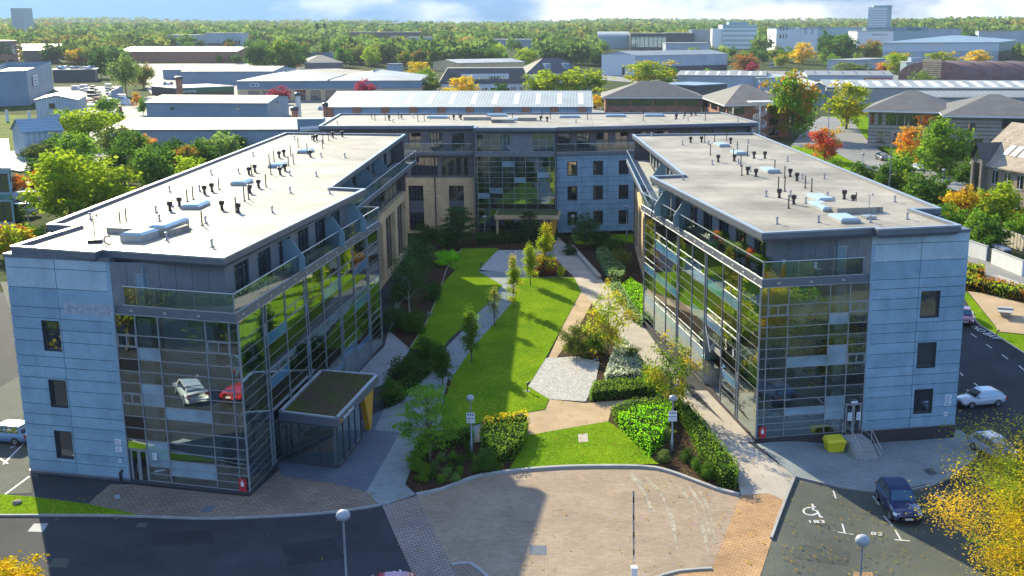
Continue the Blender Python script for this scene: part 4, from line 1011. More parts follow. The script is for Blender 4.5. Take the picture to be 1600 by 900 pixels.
# wheelchair symbol and bay numbers
def gtext(s, p, q, size, name='bay_number', sx=1.0):
    a, b = Vector(G(*p)), Vector(G(*q)); ang = atan2(b.y - a.y, b.x - a.x)
    o = text_mesh(s, size, name, 'mark', None, (a.x, a.y, gz(a.x, a.y) - .008), (0, 0, ang), .0, sx=sx)
    o['kind'] = 'structure'; return o
gtext('183', (1262, 817), (1284, 820), .62, sx=1.3)
gtext('82', (1360, 835), (1377, 838), .62, sx=1.3)
gtext('NO BAY', (1516, 510), (1562, 539), 1.25, 'road_lettering', 1.1)
gtext('RE', (627, 889), (611, 893), .9, 'road_lettering', 1.0)
wheel = []
def arc(cx, cy, rx, ry, a0, a1, n=12): return [(cx + rx * cos(radians(a0 + (a1 - a0) * k / n)), cy + ry * sin(radians(a0 + (a1 - a0) * k / n))) for k in range(n + 1)]
A_ = arc(1267, 798.5, 11.5, 6.0, -80, -330)
wheel += list(zip(A_[:-1], A_[1:]))
wheel += [((1269.5, 787), (1270.5, 796.5)), ((1270.5, 796.5), (1276.5, 797.5)), ((1276.5, 797.5), (1282, 808)), ((1282, 808), (1285.5, 807.3)), ((1270, 791.3), (1275, 792.2))]
markings('wheelchair_symbol', wheel, .15)
# covers and patches in the paving
def cover(pts, mat, dz, name, label=None): return sheet(name, pts, mat, dz)
cover([(1441, 734), (1455, 732), (1467, 741), (1452, 743)], 'framedark', .036, 'drain_cover')
cover([(903, 680), (918, 678), (919, 691), (904, 692)], 'concpath', .056, 'drain_cover')
cover([(828, 852), (854, 852), (854, 867), (827, 866)], 'bluepave', -.004, 'drain_cover')
cover([(178, 774), (187, 772), (188, 778), (180, 780)], 'alu', .006, 'drain_cover')
cover([(318, 792), (336, 789), (330, 801), (313, 800)], 'bluepave', .006, 'drain_cover')
cover([(53, 818), (76, 817), (67, 831), (43, 830)], 'concrete', -.012, 'drain_cover')
cover([(215, 817), (231, 817), (227, 824), (212, 823)], 'framedark', -.012, 'drain_cover')
cover([(84, 872), (110, 872), (104, 886), (74, 886)], 'asphalt2', -.012, 'drain_cover')
cover([(1334, 893), (1363, 894), (1366, 905), (1332, 905)], 'crossR', -.012, 'drain_cover')

for k, (pts, w_) in enumerate([([(1010, 745), (1035, 775), (1050, 810), (1058, 860)], .35), ([(1060, 760), (1085, 790), (1100, 830), (1108, 870)], .3), ([(1075, 758), (1098, 790), (1110, 835)], .25), ([(985, 738), (1005, 765), (1020, 800)], .5), ([(1090, 760), (1110, 800), (1118, 850)], .18)]):
    mb = MB(); P = [Vector(G(*p)) for p in pts]; Q = []
    for i in range(len(P) - 1): Q += [P[i].lerp(P[i + 1], q / 4) for q in range(4)]
    Q.append(P[-1])
    for i in range(len(Q) - 1):
        d = (Q[i + 1] - Q[i]).normalized(); n = Vector((-d.y, d.x)) * w_ * .5 * (.6 + .4 * sin(i)); mb.quad((*(Q[i] - n), -.006), (*(Q[i + 1] - n), -.006), (*(Q[i + 1] + n), -.006), (*(Q[i] + n), -.006))
    o = mb.build('tyre_scuff', 'scuff', kind='structure')
    for f in o.data.polygons: pass
    bmx = bmesh.new(); bmx.from_mesh(o.data)
    for f in bmx.faces:
        if f.normal.z < 0: f.normal_flip()
    bmx.to_mesh(o.data); bmx.free()
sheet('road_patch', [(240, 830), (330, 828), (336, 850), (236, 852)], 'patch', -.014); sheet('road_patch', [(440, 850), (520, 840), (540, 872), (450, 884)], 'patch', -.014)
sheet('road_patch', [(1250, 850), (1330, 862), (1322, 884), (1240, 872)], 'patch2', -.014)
# ------------------------------------------------------------------ trees, shrubs and hedges
def rnd_unit(r):
    while True:
        v = Vector((r.uniform(-1, 1), r.uniform(-1, 1), r.uniform(-1, 1)))
        if .05 < v.length < 1: return v.normalized()
def leaves_mesh(name, pts, size, r, mats, flat=.0):
    """pts: (position, tint). every leaf spray is a small bent card"""
    V = []; F = []; T = []
    for p, ti in pts:
        n = rnd_unit(r); n.z = n.z * (1 - flat) + flat * (1.2 if r.random() < .9 else -1); n.normalize()
        u = n.orthogonal().normalized(); a = r.uniform(0, 6.28)
        u2 = u * cos(a) + n.cross(u) * sin(a); w = n.cross(u2); s = size * r.uniform(.55, 1.25)
        k = len(V); b = n * s * r.uniform(-.25, .25)
        V += [p - u2 * s * .5, p + w * s * .42 + b, p + u2 * s * .5, p - w * s * .42 + b]
        F.append((k, k + 1, k + 2, k + 3)); t = min(1, max(0, ti + r.uniform(-.12, .12))); T += [t] * 4
    me = bpy.data.meshes.new(name); me.from_pydata([tuple(v) for v in V], [], F)
    me.materials.append(MAT[mats]); at = me.attributes.new('tint', 'FLOAT', 'POINT'); at.data.foreach_set('value', T)
    return me
def crown_points(r, n, shape, nclump, rc):
    """clumps of leaves through an uneven crown 10 m high overall (trunk included)"""
    cl = []
    ph = [r.uniform(0, 6.28) for _ in range(6)]
    while len(cl) < nclump:
        d = rnd_unit(r)
        lump = 1 + .16 * sin(3 * atan2(d.y, d.x) + ph[0]) + .13 * sin(2 * atan2(d.y, d.x) + 4 * d.z + ph[1]) + .1 * sin(7 * d.z + ph[2])
        q = r.random() ** .38 * lump
        if shape == 'round': p = Vector((d.x * q * 3.5, d.y * q * 3.5, 5.4 + d.z * q * 4.3))
        elif shape == 'oak': p = Vector((d.x * q * 4.3, d.y * q * 4.3, 5.2 + d.z * q * 4.4))
        elif shape == 'column': p = Vector((d.x * q * 1.5, d.y * q * 1.5, 6.0 + d.z * q * 3.9)); k = (p.z - 2) / 8; p.x *= 1.25 - .85 * max(0, k); p.y *= 1.25 - .85 * max(0, k)
        elif shape == 'cone':
            z = 1.2 + 8.6 * r.random() ** 1.3; rr = (10 - z) * .33 * r.random() ** .4 * (1 + .2 * sin(z * 5)); a = r.uniform(0, 6.28); p = Vector((rr * cos(a), rr * sin(a), z))
        elif shape == 'tiers':
            z = r.choice([3.3, 4.4, 5.6, 6.8, 8.0, 9.0]) + r.uniform(-.25, .25); rr = (4.6 - abs(z - 5.2) * .62) * r.random() ** .5; a = r.uniform(0, 6.28); p = Vector((rr * cos(a), rr * sin(a), z - .12 * rr))
        elif shape == 'bush': p = Vector((d.x * q * 5, d.y * q * 5, max(.5, 4.6 + d.z * q * 5.2)))
        elif shape == 'willow':
            p = Vector((d.x * q * 3.4, d.y * q * 3.4, 6.2 + d.z * q * 3.6)); p.z -= .25 * (p.x ** 2 + p.y ** 2) ** .5 * r.random()
        cl.append((p, r.random()))
    pts = []
    for i in range(n):
        c, t = cl[i % nclump]; g = Vector((r.gauss(0, rc), r.gauss(0, rc), r.gauss(0, rc * (.75 if shape not in ('tiers',) else .28) * (2.2 if shape == 'willow' else 1))))
        pts.append((c + g, .25 + .5 * t))
    return cl, pts
def trunk_mesh(name, r, cl, h0, rad, mat, nlimb=9, top=7.5, thin=.5):
    mb = MB(); pr = Vector((0, 0, -.3)); k = 5; ax = [pr]
    for i in range(1, k + 1): ax.append(Vector((r.uniform(-.18, .18) * i * .5, r.uniform(-.18, .18) * i * .5, top * i / k)))
    for i in range(k): mb.bar(ax[i], ax[i + 1], rad * (1 - .75 * i / k), 7, r2=rad * (1 - .75 * (i + 1) / k))
    for c, t in r.sample(cl, min(nlimb, len(cl))):
        z = min(max(h0 * .8, c.z - 1.8), top * .9); f = z / top * k; i = min(k - 1, int(f)); s = ax[i].lerp(ax[i + 1], f - i)
        mid = s.lerp(c, .5) + Vector((0, 0, .25)); mb.bar(s, mid, rad * .34, 5, r2=rad * .22); mb.bar(mid, c, rad * .22, 5, r2=rad * .06)
    o = mb.build(name, mat, smooth=True); me = o.data; bpy.data.objects.remove(o); return me
PROTO = {}
def proto(key, shape, n, size, nclump, rc, leaf='leaf', bark='bark', h0=2.5, rad=.2, seed=1, nlimb=9, flat=0, top=7.5):
    r = random.Random(seed); cl, pts = crown_points(r, n, shape, nclump, rc)
    PROTO[key] = (leaves_mesh('crown', pts, size, r, leaf, flat), trunk_mesh('trunk', r, cl, h0, rad, bark, nlimb, top))
proto('r1', 'round', 2300, .62, 60, .55, seed=1); proto('r2', 'round', 2300, .62, 52, .6, seed=2); proto('o1', 'oak', 2900, .62, 75, .6, seed=3); proto('o2', 'oak', 2900, .62, 70, .62, seed=4)
proto('ro', 'oak', 3400, .55, 80, .6, 'leaforange', seed=5); proto('ry', 'round', 2600, .55, 60, .55, 'leafyellow', seed=6)
proto('cone', 'cone', 2000, .55, 110, .3, seed=7, top=9.5); proto('w', 'willow', 2600, .5, 60, .5, seed=8); proto('bush', 'bush', 2200, .8, 50, .75, seed=9, rad=.15, h0=1, nlimb=5, top=4); proto('busho', 'bush', 2200, .8, 50, .75, 'leaforange', seed=10, rad=.15, h0=1, nlimb=5, top=4)
proto('pop', 'column', 1500, .5, 60, .35, seed=11, top=9)
# near trees: finer leaves
proto('nc1', 'column', 3600, .30, 60, .42, 'leaf', seed=21, rad=.13, h0=2, nlimb=26, top=9); proto('nc2', 'column', 3200, .30, 46, .44, 'leafyellow', seed=22, rad=.13, h0=2, nlimb=22, top=9); proto('nsparse', 'column', 1000, .30, 45, .42, 'leafyellow', seed=23, rad=.13, h0=2, nlimb=30, top=9)
proto('nt1', 'tiers', 6500, .26, 170, .42, 'leaf', seed=24, rad=.16, h0=2, nlimb=40, flat=.6, top=9); proto('nr1', 'round', 4200, .34, 110, .45, 'leaf', seed=25, rad=.15, h0=2, nlimb=30); proto('nr2', 'round', 3000, .32, 90, .45, 'leafyellow', seed=26, rad=.15, h0=2, nlimb=34)
proto('nb', 'willow', 4600, .28, 80, .5, 'leaf', 'birchbark', seed=27, rad=.14, h0=3, nlimb=24)
proto('nbush', 'bush', 4200, .55, 70, .8, seed=28, rad=.12, h0=.5, nlimb=8, top=4); proto('nbusht', 'bush', 3600, .55, 70, .8, 'leaforange', seed=29, rad=.12, h0=.5, nlimb=8, top=4)
COLS = {'dk': (.052, .115, .02), 'md': (0.072, 0.145, 0.020), 'lt': (0.130, 0.228, 0.022), 'yg': (0.247, 0.317, 0.020), 'ye': (.55, .40, .022), 'or': (0.520, 0.235, 0.030), 'rd': (0.468, 0.083, 0.045), 'pu': (0.286, 0.041, 0.075), 'ol': (0.137, 0.172, 0.035), 'gy': (0.169, 0.235, 0.060), 'br': (0.208, 0.117, 0.030), 'bl': (.06, .125, .035), 'bg': (0.208, 0.317, 0.130), 'hot': (0.221, 0.497, 0.015)}
def plant(x, y, h, wd, ckey, key, label, cat='tree', group=None, name='tree', sink=0):
    """wd: crown width in metres"""
    base = {'round': 6.8, 'oak': 8.6}
    z = gz(x, y)
    o = thing(name, label, cat, (x, y, z - sink), R.uniform(0, 6.28), group)
    nat = {'r1': 7.4, 'r2': 7.4, 'ry': 7.4, 'o1': 9.4, 'o2': 9.4, 'ro': 9.4, 'cone': 5.5, 'w': 7.4, 'bush': 10.5, 'busho': 10.5, 'pop': 3.6, 'nc1': 3.7, 'nc2': 3.7, 'nsparse': 3.7, 'nt1': 9, 'nr1': 7.4, 'nr2': 7.4, 'nb': 7.4, 'nbush': 10.5, 'nbusht': 10.5, 'big': 9.4, 'nr3': 7.4}[key]
    s = wd / nat; o.scale = (s, s, h / 10.2)
    c = bpy.data.objects.new('crown', PROTO[key][0]); t = bpy.data.objects.new('trunk', PROTO[key][1])
    for q in (c, t): col.objects.link(q); q.parent = o
    k = COLS[ckey]; j = R.uniform(.85, 1.18); c.color = (k[0] * j, k[1] * j * R.uniform(.94, 1.06), k[2] * j, 1)
    return o
def ptree(u, vb, vt, wpx, ckey, key, label, cat='tree', group=None, name='tree'):
    x, y = G(u, vb); h = zat(x, y, vt) - gz(x, y); return plant(x, y, max(.4, h), wpx / ppm(x, y), ckey, key, label, cat, group, name)
# court trees
for a in [(829, 446, 379, 27, 'yg', 'nc1', 'slender yellow-green tree at the far corner of the sunlit lawn'),
          (852, 430, 350, 32, 'yg', 'nc2', 'tallest bright yellow tree in front of the far porch'),
          (803, 482, 399, 26, 'yg', 'nc2', 'slender yellowing tree beside the path, its trunk foot in the shadow edge'),
          (773, 510, 442, 28, 'ol', 'nsparse', 'thin half-bare brownish tree beside the grey path'),
          (737, 566, 478, 36, 'lt', 'nc1', 'dense green tree with a sunlit top beside the grey path'),
          (692, 604, 540, 40, 'md', 'nc1', 'small dark green tree in shade beside the grey path'),
          (672, 722, 594, 112, 'lt', 'nt1', 'broad layered tree in the front left bed'),
          (640, 490, 392, 62, 'bl', 'nb', 'white-trunked birch in the shaded bed beside the left wing'),
          (655, 440, 362, 50, 'bl', 'nr1', 'dark tree at the back of the shaded bed beside the left wing'),
          (718, 385, 318, 66, 'bl', 'nt1', 'dark spreading tree before the buff stone wall across the court'),
          (826, 380, 326, 42, 'bl', 'nt1', 'small dark tree before the far porch'),
          (915, 388, 330, 48, 'bl', 'nr1', 'dark tree before the granite wall across the court'),
          (950, 558, 447, 70, 'yg', 'nr2', 'open-branched tree turning yellow above the triangular planter'),
          (1046, 645, 530, 86, 'lt', 'nr2', 'light green open tree beside the right wing doorway'),
          (877, 436, 412, 14, 'yg', 'nr1', 'tiny lollipop tree at the far edge of the sunlit lawn')]: ptree(*a)
for a in [(845, 428, 398, 44, 'br', 'nbusht', 'russet shrub beneath the tallest yellow tree'),
          (905, 556, 505, 50, 'ol', 'nbush', 'dry olive shrub between the tan path and the pebble planter'),
          (934, 552, 515, 36, 'md', 'nbush', 'green shrub just above the pebble planter'),
          (990, 568, 540, 24, 'md', 'nbush', 'green shrub to the right of the pebble planter'),
          (1020, 615, 572, 40, 'lt', 'nbush', 'leafy shrub below the open tree by the right wing'),
          (692, 414, 391, 34, 'hot', 'nbush', 'bright lime shrub in a gap of sun in the shaded bed'),
          (708, 407, 390, 18, 'hot', 'nbush', 'small round lime shrub at the lawn edge'),
          (698, 385, 352, 42, 'dk', 'nbush', 'big dark dome shrub near the far hedge'),
          (665, 375, 350, 44, 'dk', 'nbush', 'dark shrub under the far stone windows'),
          (625, 470, 440, 30, 'dk', 'nbush', 'dark shrub against the stone bays of the left wing'),
          (620, 515, 478, 44, 'bl', 'nbush', 'bluish dark shrub in front of the birch'),
          (650, 520, 485, 40, 'md', 'nbush', 'mid green shrub between birch and lawn edge'),
          (676, 470, 440, 30, 'dk', 'nbush', 'low dark shrub at the corner of the bed edging'),
          (668, 562, 528, 52, 'dk', 'nbush', 'dark rounded shrub at the head of the bed by the path'),
          (640, 590, 558, 62, 'dk', 'nbush', 'dark shrub in the middle of the bed by the path'),
          (612, 628, 590, 40, 'md', 'nbush', 'glossy shrub beside the yellow pillar of the porch'),
          (965, 400, 372, 36, 'dk', 'nbush', 'dark shrub below the granite wall across the court'),
          (967, 420, 388, 34, 'ol', 'nbush', 'olive shrub beside the long grey-leaved hedge'),
          (940, 388, 362, 40, 'dk', 'nbush', 'dark bush at the near edge of the far lawn'),
          (890, 398, 380, 22, 'bl', 'nbush', 'small bluish shrub beside the far porch path'),
          (1075, 722, 700, 26, 'dk', 'nbush', 'uppermost of the three clipped balls in the front right bed'),
          (1093, 736, 713, 27, 'md', 'nbush', 'middle of the three clipped balls in the front right bed'),
          (1107, 748, 722, 29, 'md', 'nbush', 'lowest of the three clipped balls in the front right bed'),
          (1037, 722, 703, 24, 'gy', 'nbush', 'pale low shrub by the foot of the right court lamp'),
          (1042, 690, 668, 26, 'gy', 'nbush', 'pale shrub behind the right court lamp'),
          (660, 752, 722, 26, 'lt', 'nbush', 'yellowish shrub at the outer corner of the front left bed'),
          (652, 735, 700, 30, 'lt', 'nbush', 'loose light green shrub next to the grey path in the front left bed'),
          (765, 733, 702, 44, 'md', 'nbush', 'dense green shrub by the kerb in the front left bed')]: ptree(*a, cat='shrub', name='shrub')
for u, v in [(690, 722), (704, 734), (708, 718), (718, 742), (720, 726), (735, 720), (742, 738), (755, 712), (730, 706), (680, 735), (697, 745), (762, 728), (712, 753), (690, 755), (676, 748)]:
    ptree(u, v, v - R.uniform(12, 16), R.uniform(12, 17), R.choice(['md', 'gy', 'lt']), 'nbush', 'small ball shrub in the dark mulch of the front left bed', 'shrub', 'ball shrubs in the front left bed', 'shrub')
# clipped hedges and ground cover: leaves over a soft block
def hedge(name, label, pts, h, ckey, size=.145, dens=48, leaf='leaf', px=True, cat='hedge', rough=.14, core=None):
    P = [Vector(G(*p)) if px else Vector(p) for p in pts]; n = len(P); r = random.Random(hash(label) % 9999 if False else sum(map(ord, label)))
    ar = sum(P[i].x * P[(i + 1) % n].y - P[(i + 1) % n].x * P[i].y for i in range(n))
    if ar < 0: P = P[::-1]; ar = -ar
    cx = sum(p.x for p in P) / n; cy_ = sum(p.y for p in P) / n; zb = gz(cx, cy_)
    out = []; tr = geometry.tessellate_polygon([[Vector((p.x, p.y, 0)) for p in P]])
    for t in tr:
        a, b_, c_ = (P[i] for i in t); A = abs((b_ - a).cross(c_ - a)) / 2
        for _ in range(int(A * dens) + 1):
            u, v = r.random(), r.random()
            if u + v > 1: u, v = 1 - u, 1 - v
            q = a + (b_ - a) * u + (c_ - a) * v; nn = noise.noise(Vector((q.x * .9, q.y * .9, 0)))
            out.append((Vector((q.x, q.y, gz(q.x, q.y) + h * (1 + rough * 1.6 * nn) + r.gauss(0, rough * .6))), .5 + .55 * nn + (.12 if r.random() < .5 else -.12)))
    for i in range(n):
        a, b_ = P[i], P[(i + 1) % n]; d = b_ - a; nn = Vector((d.y, -d.x)).normalized()
        for _ in range(int(d.length * h * dens)):
            q = a + d * r.random() + nn * r.gauss(0, rough * .5); z = r.random() * h
            out.append((Vector((q.x, q.y, gz(q.x, q.y) + z)), .5 + r.uniform(-.25, .25)))
    o = thing(name, label, cat, (cx, cy_, zb))
    me = leaves_mesh('foliage', [(p - Vector((cx, cy_, zb)), t) for p, t in out], size, r, leaf, .25)
    f = bpy.data.objects.new('foliage', me); col.objects.link(f); f.parent = o
    k = COLS[ckey]; f.color = (*k, 1)
    mb = MB(); ins = inset([(p.x, p.y) for p in P], .12); mb.prism(ins, zb - .1, zb + h * .8); mb.build('stems', 'hill', o)
    return o
for a in [('clipped hedge running before the far porch', [(745, 384), (745, 374), (800, 371), (870, 368), (870, 376), (800, 381)], 1.2, 'dk'),
          ('hedge round the back of the front left bed', [(652, 700), (668, 690), (738, 683), (740, 697), (676, 704), (662, 720), (650, 718)], 1.1, 'lt'),
          ('bright block hedge, half in sun, by the front lawn', [(752, 684), (795, 678), (825, 676), (819, 700), (800, 722), (782, 726), (755, 705)], 1.3, 'lt'),
          ('yellow-leaved hedge strip behind the half-sunlit block', [(757, 678), (820, 668), (827, 674), (757, 686)], 1.5, 'ye'),
          ('triangular bright green hedge in the front right bed', [(966, 668), (1000, 656), (1048, 650), (1044, 672), (1032, 700), (1015, 716), (998, 700)], 1.25, 'hot'),
          ('low mixed hedge along the tan path by the front right bed', [(955, 650), (985, 640), (1050, 630), (1068, 640), (1062, 650), (1000, 650), (962, 663)], .9, 'lt'),
          ('long hedge beside the right wing path', [(1060, 650), (1076, 648), (1152, 745), (1150, 764), (1128, 762), (1090, 708)], 1.2, 'lt'),
          ('low hedge in front of the pebble planter', [(922, 628), (928, 610), (1000, 606), (1018, 600), (1022, 616), (985, 622)], 1.0, 'lt'),
          ('hedge strip on the right edge of the pebble planter', [(968, 548), (978, 546), (1030, 605), (1018, 612)], .9, 'md'),
          ('long grey-leaved hedge in the right bed', [(932, 402), (945, 398), (978, 434), (968, 446), (952, 440)], 1.3, 'bg'),
          ('lime ground cover beneath the right wing', [(972, 450), (985, 440), (1003, 452), (1003, 495), (990, 480)], .5, 'hot'),
          ('grey-green ground cover along the right bed', [(952, 448), (968, 446), (990, 482), (1003, 500), (1003, 512), (985, 500), (962, 466)], .55, 'bg'),
          ('dark clipped hedge at the path side of the lower left bed', [(640, 600), (690, 556), (700, 556), (628, 628), (604, 640)], 1.0, 'dk')]:
    hedge('hedge', a[0], a[1], a[2], a[3])
hedge('hedge', 'variegated triangular planter of grey and white pebble-like foliage', [(946, 600), (948, 592), (966, 540), (976, 538), (1006, 588), (1000, 596)], .9, 'bg', .15, 110, 'leafpale')
hedge('hedge', 'yellowing hedge along the service path on the far right', [(1505, 452), (1505, 440), (1600, 462), (1650, 480), (1650, 492), (1600, 474)], 1.3, 'yg', .3, 14, 'leaforange')
hedge('hedge', 'short yellowing hedge beside the service path', [(1505, 432), (1508, 424), (1535, 428), (1538, 436), (1525, 438)], 1.3, 'yg', .3, 14, 'leaforange')
# the big yellow tree in the near right corner and a yellow one at the near left
proto('big', 'oak', 52000, .10, 420, .42, 'leafgold', seed=41, rad=.16, h0=2, nlimb=150, top=7.5)
plant(*L(1664, 806, 5.0), 9.6, 13.0, 'ye', 'big', 'big golden tree with bare twigs in the near right corner')
plant(32.0, 66.0, 7.0, 7.6, 'ol', 'nsparse2', 'nearly bare tree behind the golden one on the right') if False else None
proto('nr3', 'round', 7500, .12, 170, .5, 'leafgold', seed=43, rad=.13, h0=2, nlimb=110, top=7.5)
plant(*L(1592, 716, 3.8), 7.6, 10.5, 'ye', 'nr3', 'nearly bare tree with pale twigs behind the golden one')
plant(*L(12, 912, 1.2), 2.6, 3.6, 'ye', 'ry', 'yellow treetop at the near left corner by the road')
# car park trees behind the camera, seen mirrored in the glass fronts
for x, y, h, wd, c, k in [(-52, 44, 9, 10, 'md', 'nr1'), (-60, 50, 11, 12, 'lt', 'nr2'), (-68, 56, 11, 11, 'yg', 'nr2'), (-46, 38, 8, 9, 'ol', 'nr2'), (-75, 62, 12, 12, 'md', 'nr1'), (-57, 36, 9, 10, 'md', 'nr2'), (-40, 30, 8, 9, 'lt', 'nr1'), (40, 44, 9, 10, 'md', 'nr1'), (48, 36, 10, 10, 'lt', 'nr2'), (36, 34, 9, 9, 'md', 'nr1'), (56, 50, 11, 11, 'ol', 'nr2'), (30, 26, 8, 9, 'md', 'nr1'), (64, 42, 11, 12, 'dk', 'nr2'), (44, 24, 9, 10, 'lt', 'nr2')]:
    plant(x, y, h, wd, c, k, 'car park tree mirrored in the glass fronts of the wings', 'tree', 'car park trees mirrored in the glass')
